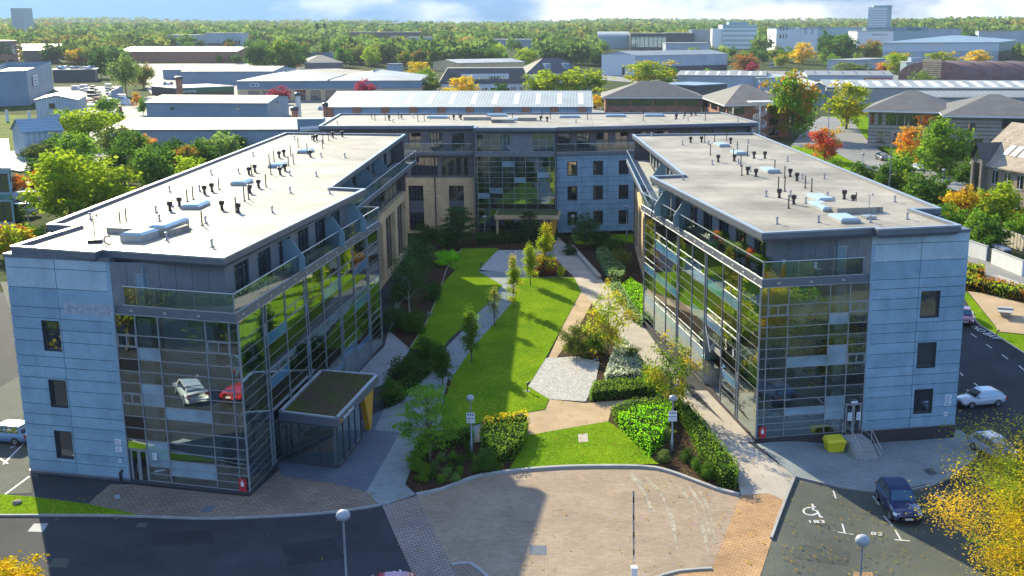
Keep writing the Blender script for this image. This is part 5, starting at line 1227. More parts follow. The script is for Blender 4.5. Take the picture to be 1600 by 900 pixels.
# trees round the offices and out to the sheds
T = [(112, 345, 233, 140, 'yg', 'o1', 'big bright yellow-green tree beside the left wing roof'),
     (165, 335, 250, 96, 'yg', 'r1', 'yellow-green tree touching the left roof edge'),
     (222, 290, 236, 44, 'yg', 'r2', 'small yellow-green tree beyond the left roof edge'),
     (256, 285, 250, 26, 'lt', 'r1', 'little light green tree peeping over the left roof edge'),
     (195, 285, 218, 62, 'md', 'r2', 'darker green tree behind the bright yellow-green one'),
     (142, 228, 165, 100, 'yg', 'o2', 'bright bushy tree beside the small blue shed'),
     (183, 250, 192, 62, 'ol', 'o1', 'dull olive tree between the blue shed and the long white roof'),
     (228, 250, 206, 34, 'or', 'ro', 'orange-tipped tree before the long blue wall'),
     (255, 275, 222, 54, 'dk', 'bush', 'dark rounded bush before the long blue wall'),
     (292, 275, 226, 50, 'md', 'busho', 'reddish berry bush near the left roof edge'),
     (345, 255, 206, 64, 'gy', 'o2', 'pale green bushy tree before the long blue wall'),
     (300, 290, 245, 60, 'yg', 'bush', 'yellow-green bush along the left roof edge'),
     (405, 232, 214, 40, 'md', 'bush', 'bush peeping over the far part of the left roof'),
     (430, 228, 198, 36, 'gy', 'r1', 'small pale tree at the end of the long white roof'),
     (478, 215, 198, 40, 'lt', 'bush', 'low green bush by the corner of the far office roof'),
     (60, 250, 226, 60, 'ol', 'bush', 'olive scrub on the bank below the small blue shed'),
     (70, 300, 262, 50, 'or', 'busho', 'orange shrub beside the parked vans'),
     (28, 305, 272, 34, 'or', 'busho', 'orange shrub by the teal glass building'),
     (22, 400, 348, 76, 'yg', 'busho', 'yellow shrub at the left corner below the roof edge'),
     (54, 372, 352, 40, 'lt', 'bush', 'green shrub tucked behind the left roof corner'),
     (167, 178, 150, 36, 'lt', 'r1', 'round fresh green tree by the builder yard'),
     (198, 150, 86, 46, 'gy', 'w', 'pale weeping tree behind the crowded yard'),
     (225, 138, 94, 40, 'ol', 'ro', 'tree turning brown beside the weeping one'),
     (158, 122, 74, 36, 'dk', 'o1', 'very dark tree beside the roof-top car deck'),
     (180, 112, 72, 42, 'bl', 'r1', 'dark tree behind the weeping one'),
     (214, 168, 144, 14, 'or', 'ry', 'small orange tree at the shed gable'),
     (224, 180, 152, 18, 'lt', 'r1', 'small light green tree at the shed corner'),
     (82, 98, 66, 38, 'md', 'r1', 'green tree behind the white roofs at the left'),
     (128, 100, 72, 48, 'ye', 'ro', 'golden low tree behind the white roofs at the left'),
     (40, 97, 78, 20, 'ol', 'ry', 'small golden tree by the brick block at the left'),
     (568, 163, 125, 40, 'pu', 'r1', 'round crimson tree before the double-ridged showroom'),
     (437, 163, 135, 38, 'pu', 'r2', 'crimson tree at the left end of the showroom glazing'),
     (452, 110, 98, 28, 'pu', 'r1', 'crimson treetop behind the showroom roof'),
     (452, 112, 62, 58, 'md', 'o1', 'great rounded oak behind the showroom'),
     (405, 112, 64, 44, 'dk', 'o2', 'dark tree left of the great oak'),
     (655, 128, 96, 38, 'ye', 'ry', 'golden tree at the right end of the showroom'),
     (668, 140, 106, 34, 'lt', 'r1', 'light green tree at the right end of the showroom'),
     (674, 152, 120, 30, 'ol', 'r2', 'olive tree between the showroom and the white mansard block'),
     (725, 157, 118, 48, 'ye', 'ry', 'yellow tree in front of the white mansard block'),
     (783, 157, 130, 36, 'dk', 'bush', 'dark bush in front of the white mansard block'),
     (848, 152, 108, 62, 'yg', 'o1', 'left half of the large light green pair behind the long shed'),
     (900, 154, 105, 104, 'yg', 'o2', 'broad light green tree behind the right end of the long shed'),
     (930, 170, 148, 26, 'ye', 'busho', 'golden bush by the brick office'),
     (1015, 140, 94, 80, 'yg', 'ry', 'broad yellow-green tree behind the hipped brick office'),
     (1048, 128, 104, 34, 'md', 'r1', 'green tree at the foot of the pale warehouse'),
     (1105, 132, 108, 28, 'lt', 'r1', 'small green tree before the dark base of the pale warehouse'),
     (1140, 130, 112, 34, 'ol', 'bush', 'olive bush beside the low white roofs'),
     (1165, 114, 80, 46, 'br', 'ro', 'russet tree right of the pale warehouse'),
     (1174, 118, 97, 20, 'pu', 'r1', 'dark purple tree under the russet one'),
     (1237, 215, 99, 88, 'lt', 'ro', 'tall tree with an orange top beside the brick office'),
     (1322, 202, 127, 70, 'yg', 'ry', 'yellow-topped round tree by the service road'),
     (1288, 252, 199, 52, 'rd', 'ry', 'scarlet tree beside the service road'),
     (1470, 275, 183, 100, 'lt', 'o1', 'large olive tree before the stone-faced office'),
     (1420, 258, 196, 46, 'or', 'ry', 'orange tree left of the large olive one'),
     (1375, 228, 198, 18, 'dk', 'cone', 'small dark conifer by the stone-faced office'),
     (1345, 300, 255, 52, 'md', 'bush', 'green bush nearest the far corner of the right roof edge'),
     (1385, 310, 254, 56, 'md', 'o1', 'green tree beyond the middle of the right roof edge'),
     (1440, 335, 268, 84, 'md', 'o2', 'spreading green tree beyond the right roof edge'),
     (1505, 350, 284, 70, 'ye', 'ro', 'golden bushy tree before the stone house'),
     (1560, 360, 282, 76, 'yg', 'o1', 'yellow-green tree before the buff brick house'),
     (1590, 350, 326, 40, 'or', 'busho', 'orange-red low bush at the right edge'),
     (1530, 385, 330, 60, 'lt', 'bush', 'leafy bank of creeper left of the timber fence'),
     (1590, 380, 335, 60, 'lt', 'bush', 'leafy bank of creeper behind the timber fence'),
     (1487, 275, 262, 22, 'lt', 'cone', 'small pointed green tree by the stone house'),
     (1254, 100, 66, 36, 'ye', 'ry', 'yellow tree below the white factory'),
     (1312, 100, 52, 62, 'md', 'o1', 'great dark green tree in front of the white factory'),
     (1288, 92, 48, 26, 'dk', 'r1', 'dark treetop against the white factory wall'),
     (1360, 98, 58, 44, 'ol', 'ro', 'brownish tree left of the big white warehouse'),
     (1228, 98, 74, 28, 'lt', 'r2', 'light green tree near the yellow one below the factory'),
     (1400, 116, 82, 40, 'yg', 'ry', 'yellow-green tree before the big white warehouse'),
     (1470, 108, 80, 54, 'yg', 'ry', 'yellowing tree at the middle of the white warehouse wall'),
     (1527, 102, 78, 42, 'ye', 'ry', 'golden tree before the right part of the white warehouse'),
     (1432, 92, 71, 36, 'md', 'r1', 'green tree against the white warehouse wall'),
     (1380, 114, 95, 28, 'or', 'ro', 'orange tree beside the grey cabin'),
     (1440, 150, 112, 44, 'gy', 'w', 'pale wispy tree before the long grey roofs'),
     (1370, 152, 125, 56, 'lt', 'r2', 'light green tree behind the round yellow-topped one'),
     (1330, 112, 98, 70, 'ol', 'bush', 'scrubby hedge behind the long white shed'),
     (1582, 128, 108, 36, 'dk', 'bush', 'dark bush at the mouth of the barrel hall'),
         (100, 300, 258, 60, 'yg', 'bush', 'yellow-green undergrowth left of the big bright tree'),
         (62, 275, 246, 50, 'md', 'bush', 'dark undergrowth on the bank near the small blue shed'),
         (140, 290, 240, 60, 'lt', 'bush', 'light green undergrowth behind the big bright tree'),
         (250, 268, 236, 60, 'dk', 'bush', 'shady bush at the foot of the long blue wall'),
         (322, 262, 228, 60, 'gy', 'bush', 'pale bush beside the reddish berry bush'),
         (372, 244, 216, 50, 'lt', 'bush', 'light bush halfway along the left roof edge'),
         (276, 248, 216, 34, 'md', 'r1', 'small green tree against the long blue wall'),
         (92, 245, 208, 46, 'lt', 'r1', 'light tree just right of the small steep shed'),
         (1362, 330, 292, 60, 'lt', 'bush', 'light undergrowth right behind the right roof edge'),
         (1412, 352, 306, 70, 'md', 'bush', 'green undergrowth below the spreading tree'),
         (1478, 372, 320, 70, 'lt', 'bush', 'bright undergrowth left of the creeper bank'),
         (1550, 392, 345, 70, 'md', 'bush', 'green undergrowth above the timber fence'),
         (1408, 305, 268, 44, 'yg', 'r1', 'yellow-green tree between the right roof edge and the parked cars'),
         (1472, 338, 288, 60, 'lt', 'r2', 'light tree between the spreading tree and the golden one'),
         (1335, 312, 274, 40, 'md', 'r2', 'small tree hard by the right roof edge'),
         (1600, 320, 262, 50, 'yg', 'r1', 'yellow-green tree cut by the right picture edge'),
     (205, 262, 202, 62, 'md', 'o1', 'full green tree in the thicket beyond the left roof'),
     (240, 300, 226, 70, 'md', 'o2', 'broad green tree nearest the middle of the left roof edge'),
     (118, 262, 205, 66, 'lt', 'o1', 'fresh green tree behind the big bright tree by the left roof'),
     (82, 305, 242, 56, 'yg', 'r2', 'yellow-green tree at the left flank of the big bright tree'),
     (312, 268, 218, 56, 'md', 'r1', 'green tree in the thicket before the long blue wall'),
     (360, 246, 206, 46, 'md', 'r2', 'round green tree before the right part of the long blue wall'),
     (178, 212, 170, 44, 'dk', 'o2', 'dark tree at the left end of the long white roof'),
     (20, 345, 318, 40, 'md', 'bush', 'green bush at the foot of the teal glass building'),
     (1300, 282, 248, 40, 'lt', 'bush', 'light bush under the scarlet tree'),
     (1410, 285, 238, 50, 'lt', 'r1', 'light green tree beside the orange one by the service road'),
     (1515, 300, 246, 50, 'md', 'r2', 'green tree in front of the rubble stone gable'),
     (497, 62, 34, 12, 'md', 'pop', 'left of two tall poplars on the skyline'),
     (509, 62, 33, 13, 'md', 'pop', 'right of two tall poplars on the skyline')]
for a in T: ptree(*a)
# wooded belts between the roofs
def belt(n, u0, u1, v0, v1, h0, h1, label, group, cols, keys):
    for i in range(n):
        u, v = R.uniform(u0, u1), v0 + (v1 - v0) * ((i + R.random()) / n)
        x, y = G(u, v); h = R.uniform(h0, h1)
        if any(x0 < x < x1 and y0 < y < y1 for x0, x1, y0, y1 in BLOCK): continue
        plant(x, y, h, h * R.uniform(.75, 1.15), R.choice(cols), R.choice(keys), label, 'tree', group)
BLOCK = []
NAT = ['r1', 'r2', 'o1', 'o2', 'o1', 'ro']
belt(80, 395, 700, 68, 108, 10, 16, 'one of many green and gold trees in the wooded belt behind the showroom', 'trees behind the showroom', ['md', 'md', 'lt', 'dk', 'ol', 'yg', 'lt', 'gy'], NAT)
belt(52, 690, 945, 68, 105, 9, 15, 'one of many green trees in the wooded belt behind the white mansard block', 'trees behind the mansard block', ['md', 'lt', 'lt', 'dk', 'ol', 'yg'], NAT)
belt(24, 100, 420, 70, 84, 10, 17, 'one of many trees in the dark belt on the left below the skyline', 'trees on the left skyline belt', ['dk', 'md', 'md', 'ol', 'lt'], NAT)
belt(14, 1180, 1420, 84, 110, 7, 12, 'one of many trees below the white factory', 'trees below the white factory', ['md', 'lt', 'ol', 'yg'], NAT)
belt(9, 200, 385, 92, 100, 7, 10, 'one of several trees along the brick foot of the long white-roofed store', 'trees along the white-roofed store', ['md', 'ol', 'lt'], NAT)
belt(18, 1050, 1420, 92, 102, 9, 14, 'one of many trees rising behind the low roofs on the right', 'trees behind the low right roofs', ['md', 'lt', 'yg', 'ol', 'lt'], NAT)
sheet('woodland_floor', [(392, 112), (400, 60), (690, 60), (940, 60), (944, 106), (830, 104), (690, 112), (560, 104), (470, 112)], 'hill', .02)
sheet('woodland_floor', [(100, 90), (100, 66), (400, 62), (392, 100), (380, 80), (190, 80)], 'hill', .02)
# the far woods up to the skyline read as one mass
def woods():
    r = random.Random(77); V = []; F = []; T = []
    def crown(x, y, h, wd, n, s):
        u_ = CX + FPX * x / y
        if any(a_ - 5 < u_ < b_ + 5 and y0_ < y < y1_ for a_, b_, y0_, y1_ in BL): return
        z = gz(x, y); tb = r.random()
        for _ in range(n):
            d = rnd_unit(r); q = r.random() ** .35; p = Vector((x + d.x * wd * .5 * q, y + d.y * wd * .5 * q, z + h * .55 + d.z * h * .45 * q))
            nn = rnd_unit(r); u = nn.orthogonal().normalized(); w_ = nn.cross(u); k = len(V); ss = s * r.uniform(.6, 1.2)
            V.extend([p - u * ss, p + w_ * ss, p + u * ss, p - w_ * ss]); F.append((k, k + 1, k + 2, k + 3)); T.extend([min(1, max(0, tb + r.uniform(-.07, .07)))] * 4)
    for _ in range(1500):
        y = r.uniform(900, 1550); x = (r.uniform(-60, 1660) - CX) / FPX * y
        if noise.noise(Vector((x * .005, y * .005, 1))) < -.2: continue
        s_ = r.uniform(.7, 1.35); crown(x, y, 15 * s_, 18 * s_ * r.uniform(.8, 1.2), 95, 2.3)
    for _ in range(2300):
        y = r.uniform(1500, 2500); x = (r.uniform(-60, 1660) - CX) / FPX * y
        s_ = r.uniform(.6, 1.4); crown(x, y, 16 * s_, 21 * s_ * r.uniform(.8, 1.2), 42, 3.3)
    for _ in range(700):
        y = r.uniform(1750, 2400); x = r.uniform(480, 1000); s_ = r.uniform(.7, 1.3)
        crown(x, y, 16 * s_, 20 * s_, 40, 3.2)
    for _ in range(2600):
        y = r.uniform(2400, 4900); x = (r.uniform(-60, 1660) - CX) / FPX * y
        crown(x, y, r.uniform(8, 16), r.uniform(18, 30), 14, 4.5)
    me = bpy.data.meshes.new('far_woods'); me.from_pydata([tuple(v) for v in V], [], F); me.materials.append(MAT['leafyellowf'])
    at = me.attributes.new('tint', 'FLOAT', 'POINT'); at.data.foreach_set('value', T)
    o = bpy.data.objects.new('far_woods', me); col.objects.link(o); o['kind'] = 'stuff'; o.color = (.085, .15, .03, 1)
def fallen():
    r = random.Random(5); V = []; F = []; T = []
    for (u0, v0, su, sv, n) in ((880, 520, 60, 60, 260), (950, 690, 60, 20, 260), (1100, 720, 60, 50, 420), (1330, 830, 110, 60, 700), (700, 660, 70, 40, 300), (560, 780, 120, 20, 200), (120, 795, 80, 12, 120), (930, 590, 50, 40, 260), (880, 820, 160, 60, 260), (760, 560, 60, 70, 220)):
        for _ in range(n):
            u, v = r.gauss(u0, su), r.gauss(v0, sv)
            if v > 905 or v < 400 or r.random() < .45: continue
            x, y = G(u, v); z = gz(x, y) + .065; a = r.uniform(0, 6.28); s = r.uniform(.04, .09); k = len(V)
            V.extend([(x + s * cos(a + q * pi / 2), y + s * sin(a + q * pi / 2), z + r.uniform(0, .03)) for q in range(4)]); F.append((k, k + 1, k + 2, k + 3)); T.extend([r.random()] * 4)
    me = bpy.data.meshes.new('fallen_leaves'); me.from_pydata(V, [], F); me.materials.append(MAT['leafyellow']); at = me.attributes.new('tint', 'FLOAT', 'POINT'); at.data.foreach_set('value', T)
    o = bpy.data.objects.new('fallen_leaves', me); col.objects.link(o); o['kind'] = 'stuff'; o.color = (.34, .22, .05, 1)
fallen()
# ------------------------------------------------------------------ vehicles
def car_proto(kind):
    r = thing('parked_car', 'car', 'car', (0, 0, 0))
    Ln, Wd, Ht, sh = {'hatch': (4.25, 1.78, 1.46, .93), 'suv': (4.75, 1.92, 1.66, 1.06), 'estate': (4.8, 1.84, 1.5, .95), 'van': (5.3, 2.0, 2.05, 1.2)}[kind]
    # x forward; stations: (x, half width, bottom, shoulder)
    f = Ln / 2
    hood = .72 if kind != 'van' else .98
    st = [(-f, .80, .45, sh - .10), (-f + .12, .92, .32, sh - .03), (-f + .5, .98, .26, sh), (-f * .35, 1, .24, sh), (0, 1, .24, sh - .02), (f * .35, 1, .24, sh - .04), (f - .75, .98, .24, sh - .12 + (hood - .72) * .3), (f - .28, .93, .27, sh - .22), (f - .06, .82, .34, sh - .33), (f, .70, .42, sh - .42)]
    mb = MB(); hw = Wd / 2; rings = []
    for x, k, zb, zs in st:
        w = hw * k; mz = (zb + zs) / 2
        rings.append([(x, -w * .88, zb), (x, -w * .985, zb + .14), (x, -w, mz), (x, -w * .965, zs - .09), (x, -w * .86, zs), (x, 0, zs + .035), (x, w * .86, zs), (x, w * .965, zs - .09), (x, w, mz), (x, w * .985, zb + .14), (x, w * .88, zb)])
    n = 11
    for q in rings: mb.v += q
    for i in range(len(st) - 1):
        for j in range(n):
            a = i * n + j; b_ = i * n + (j + 1) % n; mb.f.append([a, b_, b_ + n, a + n]); mb.m.append(0)
    mb.f.append([k for k in range(n)]); mb.m.append(0); mb.f.append([(len(st) - 1) * n + k for k in range(n)][::-1]); mb.m.append(0)
    body = mb.build('body', 'paint', r, smooth=True, origin=Vector((0, 0, 0)))
    # cabin
    x0, x1, x2, x3 = {'hatch': (f - 1.15, f - 1.95, -f + .75, -f + .2), 'suv': (f - 1.3, f - 2.05, -f + .75, -f + .25), 'estate': (f - 1.35, f - 2.15, -f + .65, -f + .25), 'van': (f - .75, f - 1.35, -f + .2, -f + .06)}[kind]
    wb, wt = hw * .88, hw * .70
    zb = sh - .03
    P = lambda x, w, z: (x, w, z)
    ca = MB()
    B0, B1 = (x0, zb - .06), (x3, zb)
    m1, m2 = (x1 + .35 * (x0 - x1), zb + .62 * (Ht - zb)), (x3 + .45 * (x2 - x3), zb + .6 * (Ht - zb))
    prof = [(B0, wb), (m1, wb * .42 + wt * .58), ((x1, Ht - .05), wt), ((x1 - .3, Ht), wt * .97), ((x2 + .35, Ht - .01), wt * .97), ((x2, Ht - .07), wt), (m2, wb * .42 + wt * .58), (B1, wb)]
    L_ = [P(p[0], -w, p[1]) for p, w in prof]; R_ = [P(p[0], w, p[1]) for p, w in prof]
    k = len(prof); ca.v = L_ + R_
    for i in range(k - 1): ca.f.append([i, i + 1, k + i + 1, k + i]); ca.m.append(0)
    ca.f.append(list(range(k))[::-1]); ca.m.append(0); ca.f.append([k + i for i in range(k)]); ca.m.append(0)
    ca.build('roof', 'paint', r, smooth=False, origin=Vector((0, 0, 0)))
    def ws(x, z): # half width of cabin at height
        t = (z - zb) / (Ht - .05 - zb); return wb + (wt - wb) * max(0, min(1, t))
    def xf(z): t = (z - B0[1]) / (Ht - .05 - B0[1]); return x0 + (x1 - x0) * t
    def xr(z): t = (z - zb) / (Ht - .07 - zb); return x3 + (x2 - x3) * t
    za, zc = zb + .05, Ht - .12
    g = MB(); e = .03
    g.quad((xf(za) + e, -ws(0, za) + .08, za + e), (xf(za) + e, ws(0, za) - .08, za + e), (xf(zc) + e, ws(0, zc) - .07, zc + e), (xf(zc) + e, -ws(0, zc) + .07, zc + e)); g.build('windscreen', 'winglass', r, origin=Vector((0, 0, 0)))
    g = MB(); g.quad((xr(za) - e, ws(0, za) - .1, za + e), (xr(za) - e, -ws(0, za) + .1, za + e), (xr(zc) - e, -ws(0, zc) + .08, zc + e), (xr(zc) - e, ws(0, zc) - .08, zc + e)); g.build('rear_window', 'winglass', r, origin=Vector((0, 0, 0)))
    xm = (x0 + x3) / 2 - .05
    for s in (-1, 1):
        for a0, a1, b0, b1 in (((xf(za) - .18), xm + .04, xf(zc) - .14, xm + .04), (xm - .04, xr(za) + .3, xm - .04, xr(zc) + .12)):
            g = MB(); q = [(a1, s * (ws(0, za) + .008), za), (a0, s * (ws(0, za) + .008), za), (b0, s * (ws(0, zc) + .008), zc), (b1, s * (ws(0, zc) + .008), zc)]
            if kind == 'van' and a0 < xm + .01: continue
            g.quad(*(q if s < 0 else q[::-1])); g.build('side_window', 'winglass', r, origin=Vector((0, 0, 0)))
        m = MB(); m.obox((x0 - .35, s * (hw + .06)), .12, .2, zb + .02, zb + .17); m.build('wing_mirror', 'paint', r, origin=Vector((0, 0, 0)))
        h = MB(); h.hexa([(f - .30, s * hw * .60, sh - .42), (f - .02, s * hw * .56, sh - .42), (f - .1, s * hw * .86, sh - .42), (f - .36, s * hw * .94, sh - .42), (f - .34, s * hw * .6, sh - .27), (f - .1, s * hw * .56, sh - .28), (f - .16, s * hw * .84, sh - .27), (f - .42, s * hw * .93, sh - .25)]); h.build('headlight', 'headlamp', r, origin=Vector((0, 0, 0)))
        h = MB(); h.obox((-f + .05, s * hw * .74), .16, .3, sh - .32, sh - .1); h.build('tail_light', 'taillamp', r, origin=Vector((0, 0, 0)))
        for x in (f - .88, -f + .86):
            rad = .33 if kind in ('hatch', 'estate') else .37
            t = MB(); t.bar((x, s * (hw - .23), rad), (x, s * (hw + .012), rad), rad, 18); w_ = t.build('wheel', 'tyre', r, origin=Vector((0, 0, 0)))
            t = MB(); t.bar((x, s * (hw - .02), rad), (x, s * (hw + .02), rad), rad * .64, 10); t.build('rim', 'rim', w_, origin=Vector((0, 0, 0)))
    g = MB(); g.obox((f - .02, 0), .06, .95, .42, .62); g.build('grille', 'ventdark', r, origin=Vector((0, 0, 0)))
    for x, zz in ((f + .02, .48), (-f - .005, .62)):
        g = MB(); g.obox((x, 0), .03, .5, zz - .06, zz + .06); g.build('number_plate', 'plate', r, origin=Vector((0, 0, 0)))
    return r
CARS = {k: car_proto(k) for k in ('hatch', 'suv', 'estate', 'van')}
first = set()
def car(kind, x, y, ang, c, label, group=None, z=None, name='parked_car', cat=None):
    if kind in first: o = copy_tree(CARS[kind])
    else: o = CARS[kind]; first.add(kind)
    o.name = name if kind != 'van' else 'parked_van'
    o.location = (x, y, gz(x, y) - .02 if z is None else z); o.rotation_euler = (0, 0, ang)
    tag(o, label, cat or ('van' if kind == 'van' else 'car'), group)
    if kind == 'suv' and 'dark blue' in label: o.scale = (1.07,) * 3
    for ch in o.children:
        ch.color = (*c, 1)
    return o
def carpx(kind, u, v, u2, v2, c, label, group=None, **k):
    """centre pixel on the ground and a pixel the nose points at"""
    x, y = G(u, v); x2, y2 = G(u2, v2); return car(kind, x, y, atan2(y2 - y, x2 - x), c, label, group, **k)
carpx('suv', 1403, 797, 1429, 836, (.012, .016, .09), 'dark blue estate-like car with roof rails parked by the right apron')
carpx('hatch', 1530, 632, 1470, 637, (.50, .55, .60), 'silver hatchback parked beyond the right granite corner')
carpx('hatch', 1506, 502, 1512, 520, (.25, .03, .07), 'maroon car half hidden by the right granite wall')
carpx('estate', 8, 688, -80, 682, (.16, .30, .46), 'light blue car glinting at the left edge of the picture')
car('hatch', G(608, 913)[0], G(608, 913)[1] - 1.9, atan2(0, -1) + .1, (.40, .01, .025), 'bright red car at the bottom edge by the road lettering')
carpx('estate', 1556, 712, 1600, 735, (.35, .42, .6), 'pale blue car under the bare twigs at the right')
car('suv', -42.5, 58.0, radians(-150), (.62, .64, .66), 'white car mirrored in the left glass front')
car('hatch', -38.4, 56.0, radians(-100), (.5, .01, .02), 'red car mirrored low in the left glass front')
car('van', -41.5, 50.5, radians(-60), (.10, .16, .22), 'dark van mirrored in the left glass front')
for i, (u, v, c, l) in enumerate([(1378, 250, (.02, .02, .025), 'black car parked at the bend of the service road'), (1408, 264, (.03, .035, .04), 'dark grey car beside the big olive tree'), (1412, 276, (.6, .6, .62), 'white car beyond the green bushes on the right'), (1436, 266, (.65, .65, .66), 'pale van-like car under the big olive tree')]):
    carpx('hatch' if i else 'suv', u, v, u + 30, v + 10, c, l)
for i, (u, v, k, l) in enumerate([(36, 336, 'van', 'white van nearest the left wing beside the teal glass building'), (46, 316, 'van', 'white van in the middle of the row by the teal glass building'), (48, 304, 'hatch', 'pale car in the row by the teal glass building'), (50, 296, 'hatch', 'farthest pale car in the row by the teal glass building')]):
    carpx(k, u, v, u + 40, v - 2, (.68, .69, .72), l)
carpx('van', 1585, 890, 1600, 860, (.5, .5, .52), 'van behind the golden tree') if False else None
# roof-top car deck and yards in the distance
for u, v in [(505, 172), (536, 170)]: carpx('hatch', u, v, u + 20, v, R.choice([(.3, .4, .5), (.5, .5, .52)]), 'small car passing the end of the long shed' if u == 505 else 'pale car on the road before the showroom')
for i in range(9):
    u, v = 1204 + (i % 5) * 4.2, 101 + (i // 5) * 5; carpx('hatch', u, v, u + 3, v + 3, R.choice([(.6, .6, .62), (.08, .1, .3), (.1, .1, .1), (.3, .32, .35)]), 'one of the small cars in the far lot left of the yellow tree', 'cars in the far lot')
for i in range(10):
    u, v = 258 + (i % 6) * 5, 140 - (i // 6) * 6 + (i % 2) * 2; carpx(R.choice(['hatch', 'van']), u, v, u + 3, v + 3, R.choice([(.5, .02, .03), (.55, .55, .58), (.5, .03, .03), (.2, .25, .45)]), 'one of the red and white vehicles behind the green-signed depot', 'vehicles behind the green-signed depot')

# ------------------------------------------------------------------ lamps, barrier, bin, furniture
def lamp(label, x, y, h, rad, sign=False):
    z = gz(x, y); o = thing('street_lamp', label, 'lamp post', (x, y, z))
    mb = MB(); mb.lathe((x, y, z), [(.11, -.1), (.11, .9), (.065, .95), (.055, h - rad * 1.5), (.055, h - rad)], 10); mb.build('pole', 'steel', o, smooth=True)
    mb = MB(); prof = [(.06, -rad * .98)] + [(rad * cos(a) if True else 0, rad * .82 * sin(a)) for a in [radians(-60 + 15 * k) for k in range(10)]] + [(.02, rad * .82)]
    mb.lathe((x, y, z + h - rad * .3), prof, 18); mb.build('lamp_head', 'lampglobe', o, smooth=True)
    if sign:
        w = Wall((x - .31, y - .08), (x + .31, y - .08)); mb = MB(); w.box(mb, 0, .62, 2.45, 3.25, 0, .03); s = mb.build('sign_plate', 'signwhite', o)
        t = MB(); w.box(t, .05, .57, 2.78, 2.84, .029, .034)
        for k in range(3): w.box(t, .08 + .17 * k, .19 + .17 * k, 3.04, 3.18, .029, .034)
        for k in range(2): w.box(t, .08, .52, 2.54 + .1 * k, 2.53 + .1 * k, .029, .034)
        t.build('sign_text', 'signink', s)
lamp('globe lamp with a white notice on its post in the front left bed', *G(737, 709), 4.45, .30, True)
lamp('globe lamp with a white notice on its post in the front right bed', *G(1050, 706), 4.3, .30, True)
lamp('tall globe lamp in front of the shaded road on the left', -12.3, 52.0, 7.3, .36); lamp('tall globe lamp in front of the sunny bays on the right', 13.3, 50.2, 7.2, .36)
for u, vb, vt, l in [(758, 372, 338, 'globe lamp beside the glazed centre of the far building'), (895, 372, 337, 'globe lamp before the nine granite windows across the court'), (979, 372, 322, 'globe lamp before the last stone window across the court'), (1508, 372, 345, 'globe lamp peeping behind the right granite corner'), (1347, 275, 240, 'lamp post beyond the right roof by the service road'), (1471, 320, 265, 'lamp post in the green bushes beyond the right roof')]:
    x, y = G(u, vb); lamp(l, x, y, zat(x, y, vt), .3)
for u, vb, vt, l in [(1387, 330, 207, 'tall thin lighting mast beyond the right roof'), (1292, 250, 170, 'thin lamp mast by the scarlet tree'), (1346, 104, 68, 'tall mast before the great dark tree'), (202, 290, 246, 'lamp mast in the trees beyond the left roof'), (45, 350, 315, 'lamp mast by the parked vans')]:
    x, y = G(u, vb); o = thing('lamp_mast', l, 'mast', (x, y, 0)); h = zat(x, y, vt); mb = MB(); mb.lathe((x, y, 0), [(.13, 0), (.07, h)], 8); mb.build('pole', 'steel', o); mb = MB(); mb.obox((x + .3, y), .9, .25, h - .05, h + .08); mb.build('lamp_head', 'steel', o)
# raised barrier arm
x, y = G(990, 897); o = thing('barrier', 'raised striped barrier arm standing upright in front of the forecourt', 'barrier', (x, y, 0))
mb = MB(); mb.obox((x, y - .75), .36, .36, 0, .8); mb.obox((x, y - .75), .4, .4, .8, .85); mb.build('cabinet', 'white', o)
mb = MB(); mb2 = MB(); top = zat(x, y, 763)
for k in range(12):
    z0 = 1.0 + (top - 1.0) * k / 12; z1 = 1.0 + (top - 1.0) * (k + 1) / 12; dx = -.012
    (mb if k % 3 != 1 else mb2).hexa([(x + dx * z0 - .05, y - .35, z0), (x + dx * z0 + .05, y - .35, z0), (x + dx * z0 + .05, y - .31, z0), (x + dx * z0 - .05, y - .31, z0), (x + dx * z1 - .05, y - .35, z1), (x + dx * z1 + .05, y - .35, z1), (x + dx * z1 + .05, y - .31, z1), (x + dx * z1 - .05, y - .31, z1)])
bm_ = mb.build('boom', 'alu', o); mb2.build('boom_band', 'framedark', bm_)
# grit bin
q = G(1303, 704); zq = gz(*q); o = thing('grit_bin', 'bright yellow grit bin against the glass beside the steps', 'grit bin', (q[0], q[1], zq), radians(10))
mb = MB(); mb.hexa([(-.6, -.42, .03), (.6, -.42, .03), (.6, .38, .03), (-.6, .38, .03), (-.75, -.55, .85), (.75, -.55, .85), (.75, .5, .85), (-.75, .5, .85)]); mb.box(-.79, -.59, .8, .79, .54, .87); mb.build('tub', 'gritbin', o, origin=Vector((0, 0, 0)))
mb = MB(); mb.hexa([(-.76, -.56, .873), (.76, -.56, .873), (.76, .52, .873), (-.76, .52, .873), (-.66, -.44, 1.02), (.66, -.44, 1.02), (.66, .46, 1.14), (-.66, .46, 1.14)]); mb.build('lid', 'gritbin', o, origin=Vector((0, 0, 0)))
# table tennis table on the patio
q = G(1570, 494); o = thing('table_tennis_table', 'stone table tennis table on the tan patio', 'table', (q[0], q[1], gz(*q)), radians(70))
mb = MB(); mb.box(-1.37, -.76, .68, 1.37, .76, .76); mb.build('table_top', 'concrete', o, origin=Vector((0, 0, 0)))
for s in (-1, 1): mb = MB(); mb.hexa([(s * .6 - .1, -.35, 0), (s * .6 + .1, -.35, 0), (s * .6 + .1, .35, 0), (s * .6 - .1, .35, 0), (s * .75 - .15, -.6, .68), (s * .75 + .15, -.6, .68), (s * .75 + .15, .6, .68), (s * .75 - .15, .6, .68)]); mb.build('leg', 'concrete', o, origin=Vector((0, 0, 0)))
mb = MB(); mb.box(-.02, -.85, .765, .02, .85, .92); mb.build('net', 'steel', o, origin=Vector((0, 0, 0)))
